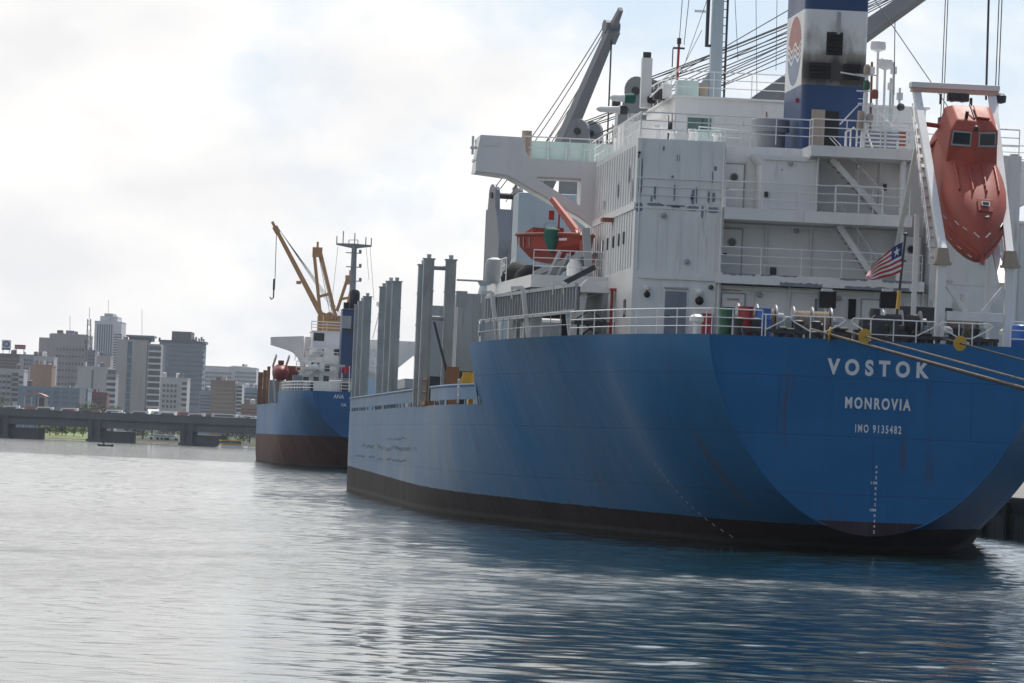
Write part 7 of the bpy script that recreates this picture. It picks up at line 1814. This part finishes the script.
# the yellow ferry and the canoe
def ferry():
    v = 985; u, z = uz(233.3, 449, v); c = frame_pt(u, v, 0)
    root = thing('river_ferry', c, 'small yellow passenger ferry with a white bow wave under the bridge', 'boat')
    rt = Matrix.Rotation(ang_b + .35, 4, 'Z'); T = Matrix.Translation(c) @ rt
    def addT(q, nm, m):
        q.v = [T @ p for p in q.v]; q.build(nm, m, root)
    q = MB(); q.prism([(-3.2, -1.0, 0), (1.9, -1.0, 0), (3.3, 0, 0), (1.9, 1.0, 0), (-3.2, 1.0, 0)], (0, 0, .55)); addT(q, 'boat_hull', 'white')
    q = MB(); q.box(-3.0, 1.6, -.9, .9, .55, 1.0); addT(q, 'cabin_side', 'yellow')
    q = MB(); q.box(-2.9, 1.5, -.86, .86, 1.0, 1.5); addT(q, 'cabin_windows', 'glassgreen')
    q = MB(); q.box(-3.1, 1.8, -1.0, 1.0, 1.5, 1.75); addT(q, 'cabin_roof', 'yellow')
    q = MB(); q.prism([(-3.6, -1.6, .02), (3.4, -.9, .02), (3.6, .9, .02), (-3.6, 1.6, .02)], (0, 0, .10)); addT(q, 'bow_wave', plain('foam', (.8, .8, .8), .9))
ferry()
def canoe():
    v = 800; u, z = uz(105.5, 446, v); c = frame_pt(u, v, 0)
    root = thing('dugout_canoe', c, 'dark dugout canoe with one person paddling in front of the bridge', 'canoe')
    q = MB(); secs = [(-1.1, .05, .42), (-.7, .32, .3), (0, .40, .26), (.7, .32, .3), (1.1, .05, .42)]
    d, s = R0 * .9 + F0 * .4, Vector((0, 0, 1)).cross(R0 * .9 + F0 * .4)
    for a, b, h in secs:
        for t in (-1, -.6, .6, 1): q.v.append(c + d * a * 1.4 + s * b * t + Vector((0, 0, -.1 if abs(t) < 1 else h)))
    for i in range(4):
        for k in range(3): q.f.append([i * 4 + k, i * 4 + k + 1, i * 4 + k + 5, i * 4 + k + 4]); q.mi.append(0)
    q.build('boat_hull', 'dark', root)
    b0 = c + d * -.5 + Vector((0, 0, .05))
    me = bpy.data.meshes.new('person'); P = [(0, 0, .30), (0, .02, .62), (0, .0, .82), (0, -.02, 1.02), (.17, .02, .76), (.26, -.16, .55), (.2, -.34, .50), (-.17, .02, .76), (-.22, -.18, .58), (-.1, -.36, .62), (.12, -.2, .34), (.14, -.5, .12), (-.12, -.2, .34), (-.14, -.5, .12)]
    E = [(0, 1), (1, 2), (2, 3), (2, 4), (4, 5), (5, 6), (2, 7), (7, 8), (8, 9), (0, 10), (10, 11), (0, 12), (12, 13)]
    me.from_pydata(P, E, []); o = bpy.data.objects.new('person', me); COL.objects.link(o)
    sk = o.modifiers.new('skin', 'SKIN'); rad = [.14, .15, .07, .10, .06, .045, .04, .06, .045, .04, .085, .06, .085, .06]
    for k, x in enumerate(rad): me.skin_vertices[0].data[k].radius = (x, x)
    me.skin_vertices[0].data[0].use_root = True; o.modifiers.new('sub', 'SUBSURF').levels = 1
    me.materials.append(plain('dark_shirt', (.05, .045, .05), .9)); o.location = b0; o.rotation_euler = (0, 0, ang_b + 1.2)
    tag(o, 'person in dark clothes seated in the small canoe holding a paddle', 'person')
    q = MB(); h = b0 + Vector((.1, -.2, .6)); q.tube([h + Vector((0, 0, .45)), h - Vector((.25, .3, .75))], .025, 5); q.box(h.x - .3, h.x - .2, h.y - .42, h.y - .25, -.1, .3); solo(q, 'paddle', 'bark', h, 'wooden paddle held by the person in the canoe', 'paddle')
canoe()

# ------------------------------------------------------------------ the humid air of the place
hz = bpy.data.materials.new('humid_air'); hz.use_nodes = True; t = hz.node_tree; t.nodes.clear()
ho = t.nodes.new('ShaderNodeOutputMaterial'); pv = t.nodes.new('ShaderNodeVolumePrincipled')
pv.inputs['Color'].default_value = (.80, .86, 1.0, 1); pv.inputs['Density'].default_value = 0.000055; pv.inputs['Anisotropy'].default_value = 0.0
t.links.new(pv.outputs[0], ho.inputs['Volume'])
mb = MB(); mb.box(-1500, 2500, -500, 5300, -3.0, 140); h = mb.build('haze', hz); tag(h, kind='stuff')
